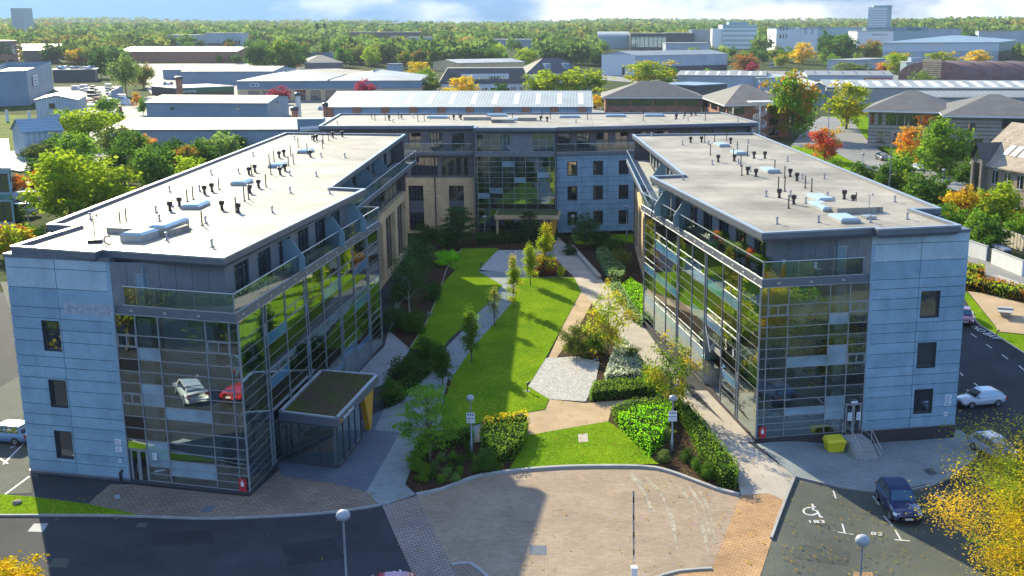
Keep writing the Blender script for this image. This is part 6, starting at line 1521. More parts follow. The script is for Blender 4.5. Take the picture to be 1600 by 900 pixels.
# bench-like wall beside the far path
a, b_ = Vector(G(896, 387)), Vector(G(940, 436)); o = thing('bench', 'long pale stone bench beside the path from the far porch', 'bench', (a.x, a.y, 0)); w = Wall(b_, a)
mb = MB(); w.box(mb, 0, w.len, .32, .45, -.55, 0); mb.build('seat', 'concpath', o); mb = MB(); w.box(mb, .1, w.len - .1, 0, .318, -.5, -.06); mb.build('base', 'concrete', o)
# low spot lights, rock and litter
for u, v, l in [(824, 612, 'low spotlight at the corner of the sunlit gravel'), (931, 562, 'low spotlight at the right side of the sunlit gravel'), (751, 421, 'low spotlight at the corner of the shaded gravel'), (1557, 528, 'low spotlight at the edge of the tan patio')]:
    x, y = G(u, v); z = gz(x, y); o = thing('spotlight', l, 'spotlight', (x, y, z)); mb = MB(); mb.obox((x, y), .5, .35, z, z + .07, .4); mb.build('base', 'concrete', o); mb = MB(); mb.bar((x, y, z), (x, y, z + .75), .05, 8); mb.bar((x, y, z + .72), (x + .22, y - .05, z + .9), .1, 8); mb.build('lamp_head', 'framedark', o)
def rock(u, v, s, label):
    x, y = G(u, v); bm = bmesh.new(); bmesh.ops.create_icosphere(bm, subdivisions=3, radius=s)
    for q in bm.verts: q.co *= 1 + .3 * noise.noise(q.co * 1.6 / s + Vector((u, v, 0))); q.co.z *= .6
    me = bpy.data.meshes.new('boulder'); bm.to_mesh(me); bm.free(); me.materials.append(MAT['rubble']); ob = bpy.data.objects.new('boulder', me); col.objects.link(ob); ob.location = (x, y, s * .3); tag(ob, label, 'boulder')
rock(671, 492, .38, 'round pale boulder at the lawn edge below the birch'); rock(27, 787, .3, 'dark rock on the sunny grass corner at the left')
# pots, table and chairs on the long right balcony
def pot(x, y, z, s, c, key, label, group=None):
    o = thing('plant_pot', label, 'potted plant', (x, y, z), 0, group); mb = MB(); mb.lathe((x, y, z), [(.16 * s, 0), (.22 * s, .38 * s), (.24 * s, .4 * s)], 10); mb.build('pot', R.choice(['terracotta', 'greyclad', 'white']), o)
    f = bpy.data.objects.new('leaves', PROTO['nbusht' if c in ('rd', 'or') else 'nbush'][0]); col.objects.link(f); f.parent = o; f.location = (0, 0, .3 * s); q = s * .055; f.scale = (q, q, q * R.uniform(.9, 1.6)); f.color = (*COLS[c], 1)
w = RC
for i in range(17):
    a = w.len * (.62 + .0222 * i); p = w.at(a, 12.76, -.45 - (i % 3) * .18); pot(p[0], p[1], p[2], R.uniform(.9, 1.7), R.choice(['md', 'dk', 'lt', 'gy', 'md', 'md', 'rd']), '', 'flower pot in the row along the long right balcony', 'flower pots on the right balcony')
def table(p, label):
    o = thing('terrace_table', label, 'table', p); mb = MB(); mb.lathe(p, [(.45, .70), (.45, .74)], 16); mb.build('table_top', 'alu', o); mb = MB(); mb.lathe(p, [(.22, 0), (.04, .05), (.04, .70)], 8); mb.build('base', 'framedark', o)
def chair(p, ang, label, mat='framedark', group=None):
    o = thing('terrace_chair', label, 'chair', p, ang, group); V0 = Vector((0, 0, 0))
    mb = MB(); mb.box(-.24, -.24, .42, .24, .24, .46); mb.build('seat', mat, o, origin=V0); mb = MB(); mb.box(-.24, .2, .48, .24, .25, .9); mb.build('backrest', mat, o, origin=V0)
    for sx in (-.22, .22):
        for sy in (-.22, .22): mb = MB(); mb.bar((sx, sy, 0), (sx, sy, .42), .02, 5); mb.build('leg', 'framedark', o, origin=V0)
def bal(wl, f, o): return wl.at(wl.len * f, 12.76, o)
table(bal(RC, .06, -.9), 'small round table at the far end of the long right balcony'); table(bal(RC, .30, -.9), 'small round table halfway along the long right balcony'); table(bal(LC, .90, -1.0), 'small round table on the left wing balcony')
for k, (wl, f, o, an, l) in enumerate([(RC, .035, -.9, 0, 'dark chair on the far side of the far table on the right balcony'), (RC, .09, -.8, 3, 'dark chair on the near side of the far table on the right balcony'), (RC, .27, -1.0, 0, 'dark chair behind the middle table on the right balcony'), (RC, .335, -.9, 3, 'blue-covered chair before the middle table on the right balcony'), (LC, .875, -1, 0, 'dark chair nearest on the left wing balcony'), (LC, .93, -1, 3, 'dark chair farthest on the left wing balcony')]):
    chair(bal(wl, f, o), an + wl.ang, l, 'cloth' if 'blue' in l else 'framedark')
p = RF.at(RF.len * .22, 12.76, -.5); o = thing('gas_heater', 'orange cylinder standing on the front balcony of the right wing', 'heater', p); mb = MB(); mb.lathe(p, [(.16, 0), (.18, .1), (.18, .75), (.08, .95), (.05, 1.05)], 12); mb.build('cylinder', 'orange', o); mb = MB(); mb.lathe((p[0], p[1], p[2] + 1.05), [(.07, 0), (.12, .25), (.03, .3)], 10); mb.build('cap', 'white', o)
chair(RF.at(RF.len * .55, 12.76, -.8), RF.ang, 'white chair on the left in the front balcony of the right wing', 'white'); chair(RF.at(RF.len * .68, 12.76, -.8), RF.ang + .5, 'white chair on the right in the front balcony of the right wing', 'white')
BL = []
# ------------------------------------------------------------------ buildings beyond
def blk(name, label, A, B, C, h, roof='flat', rise=1.5, wall='steelwall', rmat='palemetal', over=.4, lights=0, wins=None, swins=None, base=None, fasc=None, cat='building', rlmat='rooflight', skirt=0, holes3d=False, parapet=0, light_w=.028):
    """A-B the front wall (left to right), C the rear right corner or a depth in metres"""
    A, B = Vector(A), Vector(B); t = (B - A).normalized(); n = Vector((t.y, -t.x)); ln = (B - A).length
    dv = (Vector(C) - B) if not isinstance(C, (int, float)) else -n * C
    Dp, Cc = A + dv, B + dv; dl = dv.length
    if A.y > 600:
        us = [CX + FPX * q.x / q.y for q in (A, B, Cc, Dp)]; BL.append((min(us), max(us), min(A.y, B.y) - (260 if A.y < 1100 else 420), max(Cc.y, Dp.y) + 12))
    z0 = min(gz(*A), gz(*B)) - .3; zg = (gz(*A) + gz(*B)) / 2; z1 = zg + h
    o = thing(name, label, cat, (A.x, A.y, zg))
    mb = MB(); ring = [A, B, Cc, Dp]
    for i in range(4):
        p, q = ring[i], ring[(i + 1) % 4]
        zs = z0
        if base: mb.quad((p.x, p.y, z0), (q.x, q.y, z0), (q.x, q.y, zg + base[0]), (p.x, p.y, zg + base[0]), 1); zs = zg + base[0]
        mb.quad((p.x, p.y, zs), (q.x, q.y, zs), (q.x, q.y, z1 + parapet), (p.x, p.y, z1 + parapet), 0)
    def pt(s, d, z): v = A + t * (ln * s) + dv * d; return (v.x, v.y, z)
    eo, eo2 = over / ln, over / dl
    rb = MB()
    def lightrow(s, f, n_):
        for i in range(n_):
            u = (i + .7) / (n_ + .4); g = MB(); f(g, u); g.build('rooflight', rlmat, rf)
    if roof == 'flat':
        rb.quad(pt(0, 0, z1), pt(1, 0, z1), pt(1, 1, z1), pt(0, 1, z1)) if parapet else rb.hexa([pt(-eo, -eo2, z1 + .003), pt(1 + eo, -eo2, z1 + .003), pt(1 + eo, 1 + eo2, z1 + .003), pt(-eo, 1 + eo2, z1 + .003), pt(-eo, -eo2, z1 + .45), pt(1 + eo, -eo2, z1 + .45), pt(1 + eo, 1 + eo2, z1 + .45), pt(-eo, 1 + eo2, z1 + .45)])
        zt = z1 + (.46 if not parapet else .05); top = lambda s, d: pt(s, d, zt)
    elif roof == 'gable':
        zr = z1 + rise; k = .12; sl = rise / .5
        top = lambda s, d: pt(s, d, z1 + k + sl * min(d, 1 - d) + .03)
        for d0, d1 in ((-eo2, .5), (1 + eo2, .5)):
            q = [pt(-eo, d0, z1 + k + sl * min(d0, 1 - d0)), pt(1 + eo, d0, z1 + k + sl * min(d0, 1 - d0)), pt(1 + eo, .5, zr + k), pt(-eo, .5, zr + k)]
            rb.quad(*(q if d0 < .5 else q[::-1])); rb.quad(*[(x, y, z - .1) for x, y, z in (q[::-1] if d0 < .5 else q)])
            rb.quad(q[0], (q[0][0], q[0][1], q[0][2] - .25), (q[1][0], q[1][1], q[1][2] - .25), q[1])
        for s in (0, 1): mb.tri(pt(s, 0, z1 + parapet), pt(s, 1, z1 + parapet), pt(s, .5, zr), 0)
    elif roof == 'gablefront':   # ridge runs away from the viewer
        zr = z1 + rise; k = .1
        top = lambda s, d: pt(s, d, z1 + k + rise / .5 * min(s, 1 - s) + .03)
        for s0 in (-eo, 1 + eo):
            q = [pt(s0, -eo2, z1 + k + rise / .5 * min(s0, 1 - s0)), pt(.5, -eo2, zr + k), pt(.5, 1 + eo2, zr + k), pt(s0, 1 + eo2, z1 + k + rise / .5 * min(s0, 1 - s0))]
            rb.quad(*(q if s0 < .5 else q[::-1])); rb.quad(*[(x, y, z - .12) for x, y, z in (q[::-1] if s0 < .5 else q)])
            rb.quad(q[0], (q[0][0], q[0][1], q[0][2] - .2), (q[1][0], q[1][1], q[1][2] - .2), q[1])
        for d in (0, 1): mb.tri(pt(0, d, z1), pt(1, d, z1), pt(.5, d, zr), 0)
    elif roof == 'hip':
        zr = z1 + rise; hs = min(.45, .5 * dl / ln); e = [pt(-eo, -eo2, z1), pt(1 + eo, -eo2, z1), pt(1 + eo, 1 + eo2, z1), pt(-eo, 1 + eo2, z1)]; r0, r1 = pt(hs, .5, zr), pt(1 - hs, .5, zr)
        rb.quad(e[0], e[1], r1, r0); rb.tri(e[1], e[2], r1); rb.quad(e[2], e[3], r0, r1); rb.tri(e[3], e[0], r0)
        rb.quad(e[3], e[2], e[1], e[0], 1)
        for i in range(4):
            p, q = e[i], e[(i + 1) % 4]; rb.quad((p[0], p[1], p[2] - .35), (q[0], q[1], q[2] - .35), q, p, 1)
        top = lambda s, d: pt(s, d, z1 + rise * min(1, 2 * d))
    elif roof == 'barrel':
        n_ = 16; prof = [(.5 - .5 * cos(pi * i / n_), sin(pi * i / n_)) for i in range(n_ + 1)]
        for i in range(n_):
            (d0, h0), (d1, h1) = prof[i], prof[i + 1]; rb.quad(pt(0, d0, z1 + rise * h0), pt(1, d0, z1 + rise * h0), pt(1, d1, z1 + rise * h1), pt(0, d1, z1 + rise * h1))
        for s in (0, 1):
            k0 = len(mb.v); mb.v += [pt(s, d, z1 + rise * q) for d, q in prof]; mb.f.append([k0 + i for i in range(n_ + 1)][::(1 if s else -1)]); mb.m.append(0)
        top = lambda s, d: pt(s, d, z1)
    mats = [wall, base[1] if base else wall]
    wo = mb.build('wall', mats, o); rf = rb.build('roof', [rmat, 'white'], o)
    if lights:
        for i in range(lights):
            s = (i + .6) / (lights + .2); g = MB(); lw = light_w
            g.quad(top(s, .08), top(s + lw, .08), top(s + lw, .42), top(s, .42)); g.build('rooflight', rlmat, rf)
    if fasc: 
        g = MB(); w = Wall(A, B); w.box(g, -.1, w.len + .1, zg + fasc[0], zg + fasc[1], 0, .12); w2 = Wall(B, Cc); w2.box(g, 0, w2.len, zg + fasc[0], zg + fasc[1], 0, .12); g.build('fascia', fasc[2], o)
    for ww, spec in ((Wall(A, B), wins), (Wall(B, Cc), swins)):
        for sp in (spec or []):
            n_, s0, s1, za, zb_, fill = sp[:6]; mt = sp[6] if len(sp) > 6 else 'winglass'; nm = sp[7] if len(sp) > 7 else 'window'
            for i in range(n_):
                pw = (s1 - s0) / n_; a0 = ww.len * (s0 + pw * (i + (1 - fill) / 2)); a1 = ww.len * (s0 + pw * (i + (1 + fill) / 2))
                g = MB(); ww.box(g, a0, a1, zg + za, zg + zb_, -.12, .04); wn_ = g.build(nm, mt, o)
                if ln / 1 < 90 and nm == 'window' and (a1 - a0) * ppm(A.x, max(60, A.y)) > 7:
                    f = MB(); fw = .12; ww.box(f, a0 - .05, a1 + .05, zg + za - .1, zg + za, 0, .1); ww.box(f, a0 - .05, a1 + .05, zg + zb_, zg + zb_ + .1, 0, .1); ww.box(f, (a0 + a1) / 2 - .05, (a0 + a1) / 2 + .05, zg + za, zg + zb_, .03, .09); f.build('frame', 'white' if wall in ('buffbrick', 'whitewall') else 'framedark', wn_)
    return o, Wall(A, B), Wall(B, Cc), zg
def hz(p, v): return zat(p[0], p[1], v) - gz(*p)
# --- left side
A, B = G(-40, 168), G(47, 164); C = G(84, 139); o, w1, w2, zg = blk('warehouse', 'big windowless blue-grey warehouse at the left edge with a small blue sign', A, B, C, hz(B, 110) - 2.6, 'flat', wall='steelwalldark', rmat='greymetalroof', parapet=2.6)
g = MB(); w2.box(g, w2.len * .16, w2.len * .34, 6.4, 10.6, .02, .2); s = g.build('wall_sign', 'signwhite', o); g = MB(); w2.box(g, w2.len * .15, w2.len * .175, 6.3, 10.7, .19, .24)
for k in range(3): w2.box(g, w2.len * .2, w2.len * .31, 7.0 + k * 1.2, 7.5 + k * 1.2, .19, .24)
g.build('sign_text', 'signink', s)
A, B = G(58, 186), G(124, 186); blk('shed', 'pale blue gabled shed with one small dark window', A, B, G(137, 177), hz(A, 156), 'gablefront', 1.5, 'palewall', 'palemetal', wins=[(1, .32, .46, hz(A, 156) * .56, hz(A, 156) * .8, 1)])
A, B = G(41, 245), G(101, 241); blk('shed', 'smaller steep blue shed with a dark doorway, nearest on the left', A, B, 11.0, hz(A, 206), 'gable', 2.6, 'palewall', 'steelwalldark', wins=[(1, .08, .30, 0, 2.4, 1, 'framedark', 'door')])
A, B = L(166, 201.5, 6.6), L(498, 201, 6.6); o, w1, w2, zg = blk('shed', 'long low shed with a pale roof just beyond the left wing', A, B, 32.0, 6.4, 'gable', 1.6, 'steelwall', 'whitemetal', lights=5, light_w=.022)
A, B = L(228, 159.5, 7), L(417, 160.5, 7); blk('shed', 'blue-grey shed with a plain gable right of the yard', A, B, L(450, 149, 7), 6.8, 'gable', 1.3, 'steelwalldark', 'whitemetal', lights=6, wins=[(1, .2, .23, 4.6, 5.4, 1), (1, .74, .77, 4.6, 5.4, 1)], swins=[(1, .4, .5, 5, 6, 1)])
A, B = L(283, 111, 7.4), L(425, 111, 7.4); blk('shed', 'blue-grey shed with a pale ribbed roof behind the green-signed depot', A, B, 50, 7.2, 'gable', 2, 'steelwall', 'whitemetal', lights=7)
A, B = L(254, 108.5, 6.4), L(286, 108.5, 6.4); blk('shed', 'narrow lower bay at the left end of the ribbed pale roof', A, B, 46, 6.2, 'gable', 1.5, 'steelwall', 'whitemetal')
A, B = G(276, 152), G(366, 148); o, w1, w2, zg = blk('depot', 'dark flat-roofed depot with a green sign band', A, B, 26, hz(A, 139), 'flat', wall='framedark', rmat='steelwalldark', fasc=(hz(A, 146), hz(A, 139), 'greenfascia'))
text_mesh('enterprise', 1.9, 'sign_lettering', 'signwhite', o, Vector(w1.at(w1.len * .06, zg + hz(A, 145), .16)) - o.location, (pi / 2, 0, w1.ang), .02)
# double-ridged showroom
A, B = L(370, 127.5, 8.2), L(655, 126.5, 8.2); w = Wall(A, B); hlen = w.len / 2
for k in (0,):
    o, w1, w2, zg = blk('showroom', 'wide showroom under two shallow grey hipped roofs with a blue-grey band', A, B, 58, 8.0, 'flat', .1, 'stone', 'greymetalroof', fasc=(5.0, 8.3, 'steelwalldark'), wins=[(3, .30, .55, .3, 4.4, .7), (4, .55, .75, .3, 4.4, .8), (1, .79, .86, 1.4, 4.2, 1), (2, .88, .95, .3, 4.2, .5), (3, .05, .28, .6, 4.2, .8)])
    for i in (0, 1):
        p0, p1 = w.at(hlen * i, 8.46, .4), w.at(hlen * (i + 1), 8.46, .4); q0, q1 = w.at(hlen * i, 8.46, -58), w.at(hlen * (i + 1), 8.46, -58); m0, m1 = w.at(hlen * (i + .45), 11.6, -18), w.at(hlen * (i + .45), 11.6, -44)
        g = MB(); g.tri(p0, p1, m0); g.quad(p1, q1, m1, m0); g.tri(q1, q0, m1); g.quad(q0, p0, m0, m1); rfx = g.build('roof', 'greymetalroof', o)
        g = MB(); g.bar(m0, m1, .5, 4); g.bar(p1 if i == 0 else m0, q1 if i == 0 else m1, .55, 4); g.build('ridge_cap', 'concrete', rfx)
    small = MB(); w.box(small, w.len * .07, w.len * .12, 6.1, 7.4, .125, .3); s = small.build('wall_sign', 'signwhite', o); small = MB(); w.box(small, w.len * .075, w.len * .098, 6.4, 7.1, .29, .34); w.box(small, w.len * .104, w.len * .115, 6.4, 7.1, .29, .34); small.build('sign_text', 'signink', s)
# white mansard block
A, B = G(688, 150), G(826, 149); h0 = hz(A, 131); h1 = hz(A, 107)
o, w1, w2, zg = blk('office_block', 'white two-storey block under a dark mansard roof with a white dormer strip', A, B, 20, h0, 'flat', .1, 'whitewall', 'framedark', wins=[(2, .02, .2, .8, 3.6, .6), (3, .45, .75, .8, 3.6, .6), (2, .78, .98, 1, 4, .6)])
g = MB(); P = lambda s, z, q: w1.at(w1.len * s, zg + z, q)
b0 = [P(-.01, h0 + .46, .6), P(1.01, h0 + .46, .6), P(1.01, h0 + .46, -20.6), P(-.01, h0 + .46, -20.6)]; t0 = [P(.09, h1, -3), P(.95, h1, -3), P(.95, h1, -17), P(.09, h1, -17)]
g.hexa(b0 + t0); mr = g.build('roof', 'slate', o)
g = MB(); w1.box(g, w1.len * .24, w1.len * .78, zg + h0 + .5, zg + h0 + 4.4, -6, -.3); dm = g.build('dormer', 'whitewall', mr)
for i in range(10): g = MB(); a = w1.len * (.44 + .033 * i); w1.box(g, a, a + w1.len * .022, zg + h0 + 1.1, zg + h0 + 3.6, -.4, -.24); g.build('window', 'winglass', o)
# dark hipped house with white dormers
A, B = G(822, 142), G(925, 140); o, w1, w2, zg = blk('office_block', 'white block under a dark hipped roof behind the light green trees', A, B, 26, hz(A, 116), 'hip', hz(A, 92) - hz(A, 116), 'whitewall', 'slate', wins=[(6, .1, .9, 1, 3, .6)])
for s in (.32, .6): g = MB(); w1.box(g, w1.len * s, w1.len * (s + .09), zg + hz(A, 112), zg + hz(A, 100), -8, -3.5); g.build('dormer', 'steelwall', o)
# pale warehouse in the middle distance
A, B = G(940, 118), G(992, 119); A2 = G(992, 119); B2 = G(1136, 114)
o, w1, w2, zg = blk('warehouse', 'pale blue warehouse with a shallow waved roof and dark lower wall', A2, B2, Vector(A) - Vector(A2) + Vector(B2), hz(A2, 87), 'gable', 2.6, 'palewall', 'palemetal', base=(hz(A2, 105), 'framedark'))
g = MB(); w3 = Wall(A, A2); w3.box(g, 0, w3.len, zg, zg + hz(A2, 86), .05, .2); g.build('end_wall', 'whitewall', o)
g = MB(); w3.box(g, w3.len * .62, w3.len * .70, zg + .5, zg + 6, .2, .3); g.build('door', 'framedark', o)
# long shed behind the far building
A, B = L(505, 166.5, 8), L(925, 166, 8); o, w1, w2, zg = blk('shed', 'long blue-grey shed with brick piers and white-framed bays just beyond the far roof', A, B, 46, 7.8, 'gable', 3.4, 'steelwall', 'palemetal', lights=12, light_w=.018)
for i in range(10):
    a = w1.len * (.005 + .105 * i); g = MB(); w1.box(g, a, a + 2.3, -.2, 7.9, .02, .5); g.build('brick_pier', 'redbrick', o)
for i in range(10):
    a = w1.len * (.035 + .1 * i); g = MB(); q = w1
    for z0, z1, m_ in ((4.3, 5.5, 0), (5.5, 5.85, 1)): g.hexa([q.at(a, z0, .1), q.at(a + 7, z0, .1), q.at(a + 7, z0, -.1), q.at(a, z0, -.1), q.at(a + 1, z1, 1.4), q.at(a + 6, z1, 1.4), q.at(a + 7, z1, -.1), q.at(a, z1, -.1)], m_)
    g.build('loading_bay_hood', ['steelwalldark', 'white'], o)
# flues left of it
for u, v0, v1, m_, l, rad in [(465, 200, 144, 'alu', 'tall silver flue left of the long shed', .8), (460, 205, 166, 'redbrick', 'short brick-red flue left of the long shed', .9), (508, 192, 160, 'redbrick', 'brick-red flue at the corner of the long shed', .7), (279, 152, 119, 'redbrick', 'brick chimney by the green-signed depot', 1.4)]:
    x, y = G(u, 240) if u < 600 and v0 > 180 else G(u, v0); x, y = L(u, v1, 9.5 if v1 > 150 else 11); h = zat(x, y, v1); o = thing('flue', l, 'chimney', (x, y, 0)); g = MB(); g.lathe((x, y, 0), [(rad, 0), (rad, h - 1.2)], 10); g.build('stack', m_, o); g = MB(); g.lathe((x, y, h - 1.2), [(rad * 1.3, 0), (rad * 1.3, 1.0), (rad * .8, 1.2)], 10); g.build('cowl', 'framedark', o)
x, y = L(487, 195, 8); o = thing('roof_plant', 'cluster of blue-grey plant boxes on the end of the low pale roof', 'air handling unit', (x, y, 6.5))
g = MB(); g.obox((x, y), 6, 5, 4, 9.6, .1); g.build('casing', 'steelwalldark', o); g = MB(); g.obox((x + 5.5, y + 3), 4, 4, 4, 9.0, .2); g.build('casing', 'steelwall', o); g = MB(); g.bar((x - 2, y - 3, 7), (x + 7, y - 2, 7.6), .8, 8); g.build('duct', 'alu', o)
# brick offices right of it
A, B = L(946, 150, 9.6), L(1096, 150, 9.6); o, w1, w2, zg = blk('brick_office', 'brick office with a long grey hipped roof and a glass strip under the eaves', A, B, 24, 9.2, 'hip', 4.6, 'redbrick', 'slate', over=1.2, wins=[(4, .02, .98, 6.6, 8.6, .92), (6, .05, .95, 3, 4.8, .5), (6, .05, .95, .6, 2.4, .5)])
A = L(1098, 149, 9.6); B = L(1136, 162, 9.6); D_ = L(1234, 160, 9.6)
o, w1, w2, zg = blk('brick_office', 'corner brick office with a pyramid-like grey roof and a white spiral stair beside it', B, D_, Vector(A) - Vector(B) + Vector(D_), 9.2, 'hip', 4.8, 'redbrick', 'slate', over=1.0, wins=[(1, .03, .28, 6.6, 8.6, 1), (1, .68, .93, 6.6, 8.6, 1), (1, .68, .82, 3.2, 5.2, 1), (1, .68, .84, .3, 2.2, 1), (1, .1, .26, 3.2, 5.2, 1)])
wl = Wall(A, B)
for i in range(3): g = MB(); wl.box(g, wl.len * (.06 + .32 * i), wl.len * (.32 + .32 * i), 6.6, 8.6, -.1, .06); g.build('window', 'winglass', o)
# spiral stair
x, y = L(1187, 185, 6); o = thing('spiral_stair', 'white steel spiral stair with a flat canopy by the corner brick office', 'staircase', (x, y, 0)); g = MB(); g.lathe((x, y, 0), [(.22, 0), (.22, 10.5)], 10); g.build('pole', 'white', o)
for k in range(34):
    a = k * .42; z = .3 + k * .25; g2 = None
g = MB()
for k in range(36):
    a = k * .42; z = .3 + k * .24; g.hexa([(x, y, z), (x + 1.9 * cos(a), y + 1.9 * sin(a), z), (x + 1.9 * cos(a + .4), y + 1.9 * sin(a + .4), z), (x + .01, y + .01, z), (x, y, z + .06), (x + 1.9 * cos(a), y + 1.9 * sin(a), z + .06), (x + 1.9 * cos(a + .4), y + 1.9 * sin(a + .4), z + .06), (x + .01, y + .01, z + .06)])
g.build('tread', 'steel', o)
g = MB()
for k in range(36):
    a = k * .42; z = .3 + k * .24; p = (x + 1.9 * cos(a), y + 1.9 * sin(a)); g.bar((*p, z), (*p, z + 1.1), .04, 4); a2 = a + .42; p2 = (x + 1.9 * cos(a2), y + 1.9 * sin(a2)); g.bar((*p, z + 1.1), (*p2, z + 1.34), .05, 4); g.bar((*p, z + .5), (*p2, z + .74), .04, 4)
g.build('railing', 'white', o); g = MB(); g.obox((x, y), 6.5, 4.5, 10.5, 10.8, .15); g.build('canopy', 'white', o)
# stone-faced offices on the right
A, B = G(1355, 228), G(1475, 232); h_ = hz(A, 172); o, w1, w2, zg = blk('stone_office', 'banded stone office with a grey hipped roof behind the orange tree', A, B, 30, h_, 'hip', 4.6, 'bandstone', 'slate', over=1.6, wins=[(5, .22, .98, h_ * .62, h_ * .9, .92), (2, .0, .2, h_ * .62, h_ * .9, .5), (3, .1, .6, h_ * .12, h_ * .4, .6)])
A, B = G(1478, 240), G(1640, 244); h_ = hz(A, 180); o, w1, w2, zg = blk('stone_office', 'banded stone office wing running off the right edge under a lower grey roof', A, B, 34, h_, 'hip', 4.4, 'bandstone', 'slate', over=1.6, wins=[(1, .52, .98, h_ * .68, h_ * .93, 1), (1, .2, .27, h_ * .62, h_ * .8, 1), (4, .2, .95, h_ * .12, h_ * .4, .6)])
# stone and buff brick houses at the right edge
A, B = G(1512, 322), G(1536, 330); C = G(1660, 352)
x0 = Vector(G(1513, 315)); x1 = Vector(G(1540, 330)); far = Vector(G(1640, 300))
A, B = Vector(G(1519, 318)), Vector(G(1660, 352)); h_ = hz(A, 250); 
o, w1, w2, zg = blk('stone_house', 'buff brick house with a tan tiled roof, rooflights and a glazed dark gable', A, B, 15, h_, 'gable', 6.4, 'buffbrick', 'tileroof', over=.7, lights=0, wins=[(1, .22, .28, h_ * .55, h_ * .85, 1), (1, .36, .42, h_ * .55, h_ * .85, 1), (1, .5, .56, h_ * .55, h_ * .85, 1), (1, .64, .7, h_ * .55, h_ * .85, 1), (1, .28, .36, h_ * .12, h_ * .38, 1), (1, .46, .54, h_ * .12, h_ * .38, 1)])
for k in range(3):
    g = MB(); s0 = .22 + .09 * k; t_ = lambda s, d: (w1.at(w1.len * s, zg + h_ + .2 + 6.4 / .5 * d + .05, -15 * d)); g.quad(t_(s0, .10), t_(s0 + .06, .10), t_(s0 + .06, .22), t_(s0, .22)); g.build('rooflight', 'rooflight', o)
g = MB(); w1.holes(g, w1.len * .02, w1.len * .15, zg, zg + h_ + .5, -.4, 1.2, [(w1.len * .045, w1.len * .125, zg + .5, zg + h_ - .2)]); bay = g.build('bay', 'rubble', o)
g = MB(); w1.box(g, w1.len * .045, w1.len * .125, zg + .5, zg + h_ - .2, .6, .7); g.build('pane', 'winglass', bay)
g = MB(); xa, xm_, xb = w1.len * .01, w1.len * .085, w1.len * .16; zz = zg + h_ + .45; zt = zg + h_ + 3.3
g.quad(w1.at(xa, zz, 1.6), w1.at(xm_, zt, 1.6), w1.at(xm_, zt, -4.2), w1.at(xa, zz, -1)); g.quad(w1.at(xm_, zt, 1.6), w1.at(xb, zz, 1.6), w1.at(xb, zz, -1), w1.at(xm_, zt, -4.2)); g.build('dormer_roof', 'slate', o)
g = MB(); g.tri(w1.at(xa + .3, zz, 1.15), w1.at(xb - .3, zz, 1.15), w1.at(xm_, zt - .3, 1.15)); g.build('gable', 'winglass', o)
# teal glass building corner at the left
A, B = G(-60, 352), G(24, 352); h_ = hz(B, 266); o, w1, w2, zg = blk('glass_office', 'corner of a teal glass building at the left edge', A, B, G(20, 290), h_, 'flat', wall='greenish', rmat='alu', over=.2, wins=[(3, .0, .98, h_ * .62, h_ * .93, .9), (3, .0, .98, h_ * .08, h_ * .42, .9)], swins=[(2, .02, .98, h_ * .62, h_ * .93, .85), (2, .02, .98, h_ * .08, h_ * .42, .85)])
g = MB(); w1.box(g, 0, w1.len, zg + h_ * .47, zg + h_ * .56, .02, .08); w2.box(g, 0, w2.len, zg + h_ * .47, zg + h_ * .56, .02, .08); g.build('teal_band', 'blindteal', o)
# --- upper left
A, B = G(-40, 103), G(30, 101); blk('brick_office', 'brick and glass block with an orange stair tower at the left edge', A, B, 40, hz(B, 64), 'flat', wall='redbrick', rmat='greymetalroof', wins=[(4, .1, .95, hz(B, 84), hz(B, 66), .95), (4, .1, .95, 1, 4, .7)])
x, y = G(25, 101); o = thing('stair_tower', 'red open stair tower beside the brick and glass block', 'stair tower', (x, y, 0)); g = MB()
for k in range(5): g.obox((x, y), 7, 5, 3 + 3.4 * k, 3.4 + 3.4 * k)
g.build('landing', 'alu', o); g = MB(); [g.bar((x + a, y + b_, 0), (x + a, y + b_, hz((x, y), 63)), .35, 4) for a in (-3, 3) for b_ in (-2, 2)]; g.build('post', 'orange', o)
for A, B, v, l in [((38, 98), (92, 97), 79, 'low brick store with a white roof, left one of two'), ((36, 92), (100, 91), 73, 'low white-roofed store half hidden by green trees at the left')]: 
    a, b_ = G(*A), G(*B); blk('store', l, a, b_, 24, hz(a, v), 'gable', 2, 'brownclad', 'whitemetal')
a, b_ = G(186, 97), G(371, 98); blk('store', 'long brick store with a white roof and small dark roof hatches', a, b_, 46, hz(a, 80), 'gable', 3.5, 'redbrick', 'whitemetal', lights=6, rlmat='framedark', light_w=.012)
a, b_ = G(262, 74), G(310, 74); blk('office_slab', 'low blue-grey office strip on the left skyline', a, b_, 30, hz(a, 55), 'flat', wall='greenish', rmat='palemetal', wins=[(1, .02, .98, 2, 5, 1), (1, .02, .98, 7, 10, 1)])
a, b_ = G(322, 76), G(378, 76); blk('office_slab', 'second low grey office strip on the left skyline', a, b_, 30, hz(a, 52), 'flat', wall='palewall', rmat='palemetal', wins=[(4, .6, .98, 4, 9, .6), (1, .02, .55, 4, 6, 1)])
a, b_ = G(478, 108), G(536, 107); blk('store', 'dark-roofed long store behind the showroom', a, b_, 40, hz(a, 98), 'hip', 5, 'brownclad', 'slate')
a, b_ = G(480, 96), G(522, 95); blk('store', 'grey sheds half hidden in the trees behind the showroom', a, b_, 30, hz(a, 83), 'flat', wall='steelwalldark', rmat='steelwall')
a, b_ = G(545, 66), G(655, 66); blk('office_slab', 'long dark flat building below the wooded skyline', a, b_, 50, hz(a, 50.5), 'flat', wall='framedark', rmat='greymetalroof', wins=[(1, .02, .98, 6, 9, 1)])
a, b_ = G(636, 70), G(676, 70); blk('store', 'pale flat roof beneath the long dark building', a, b_, 40, hz(a, 58.5), 'flat', wall='palewall', rmat='palemetal')
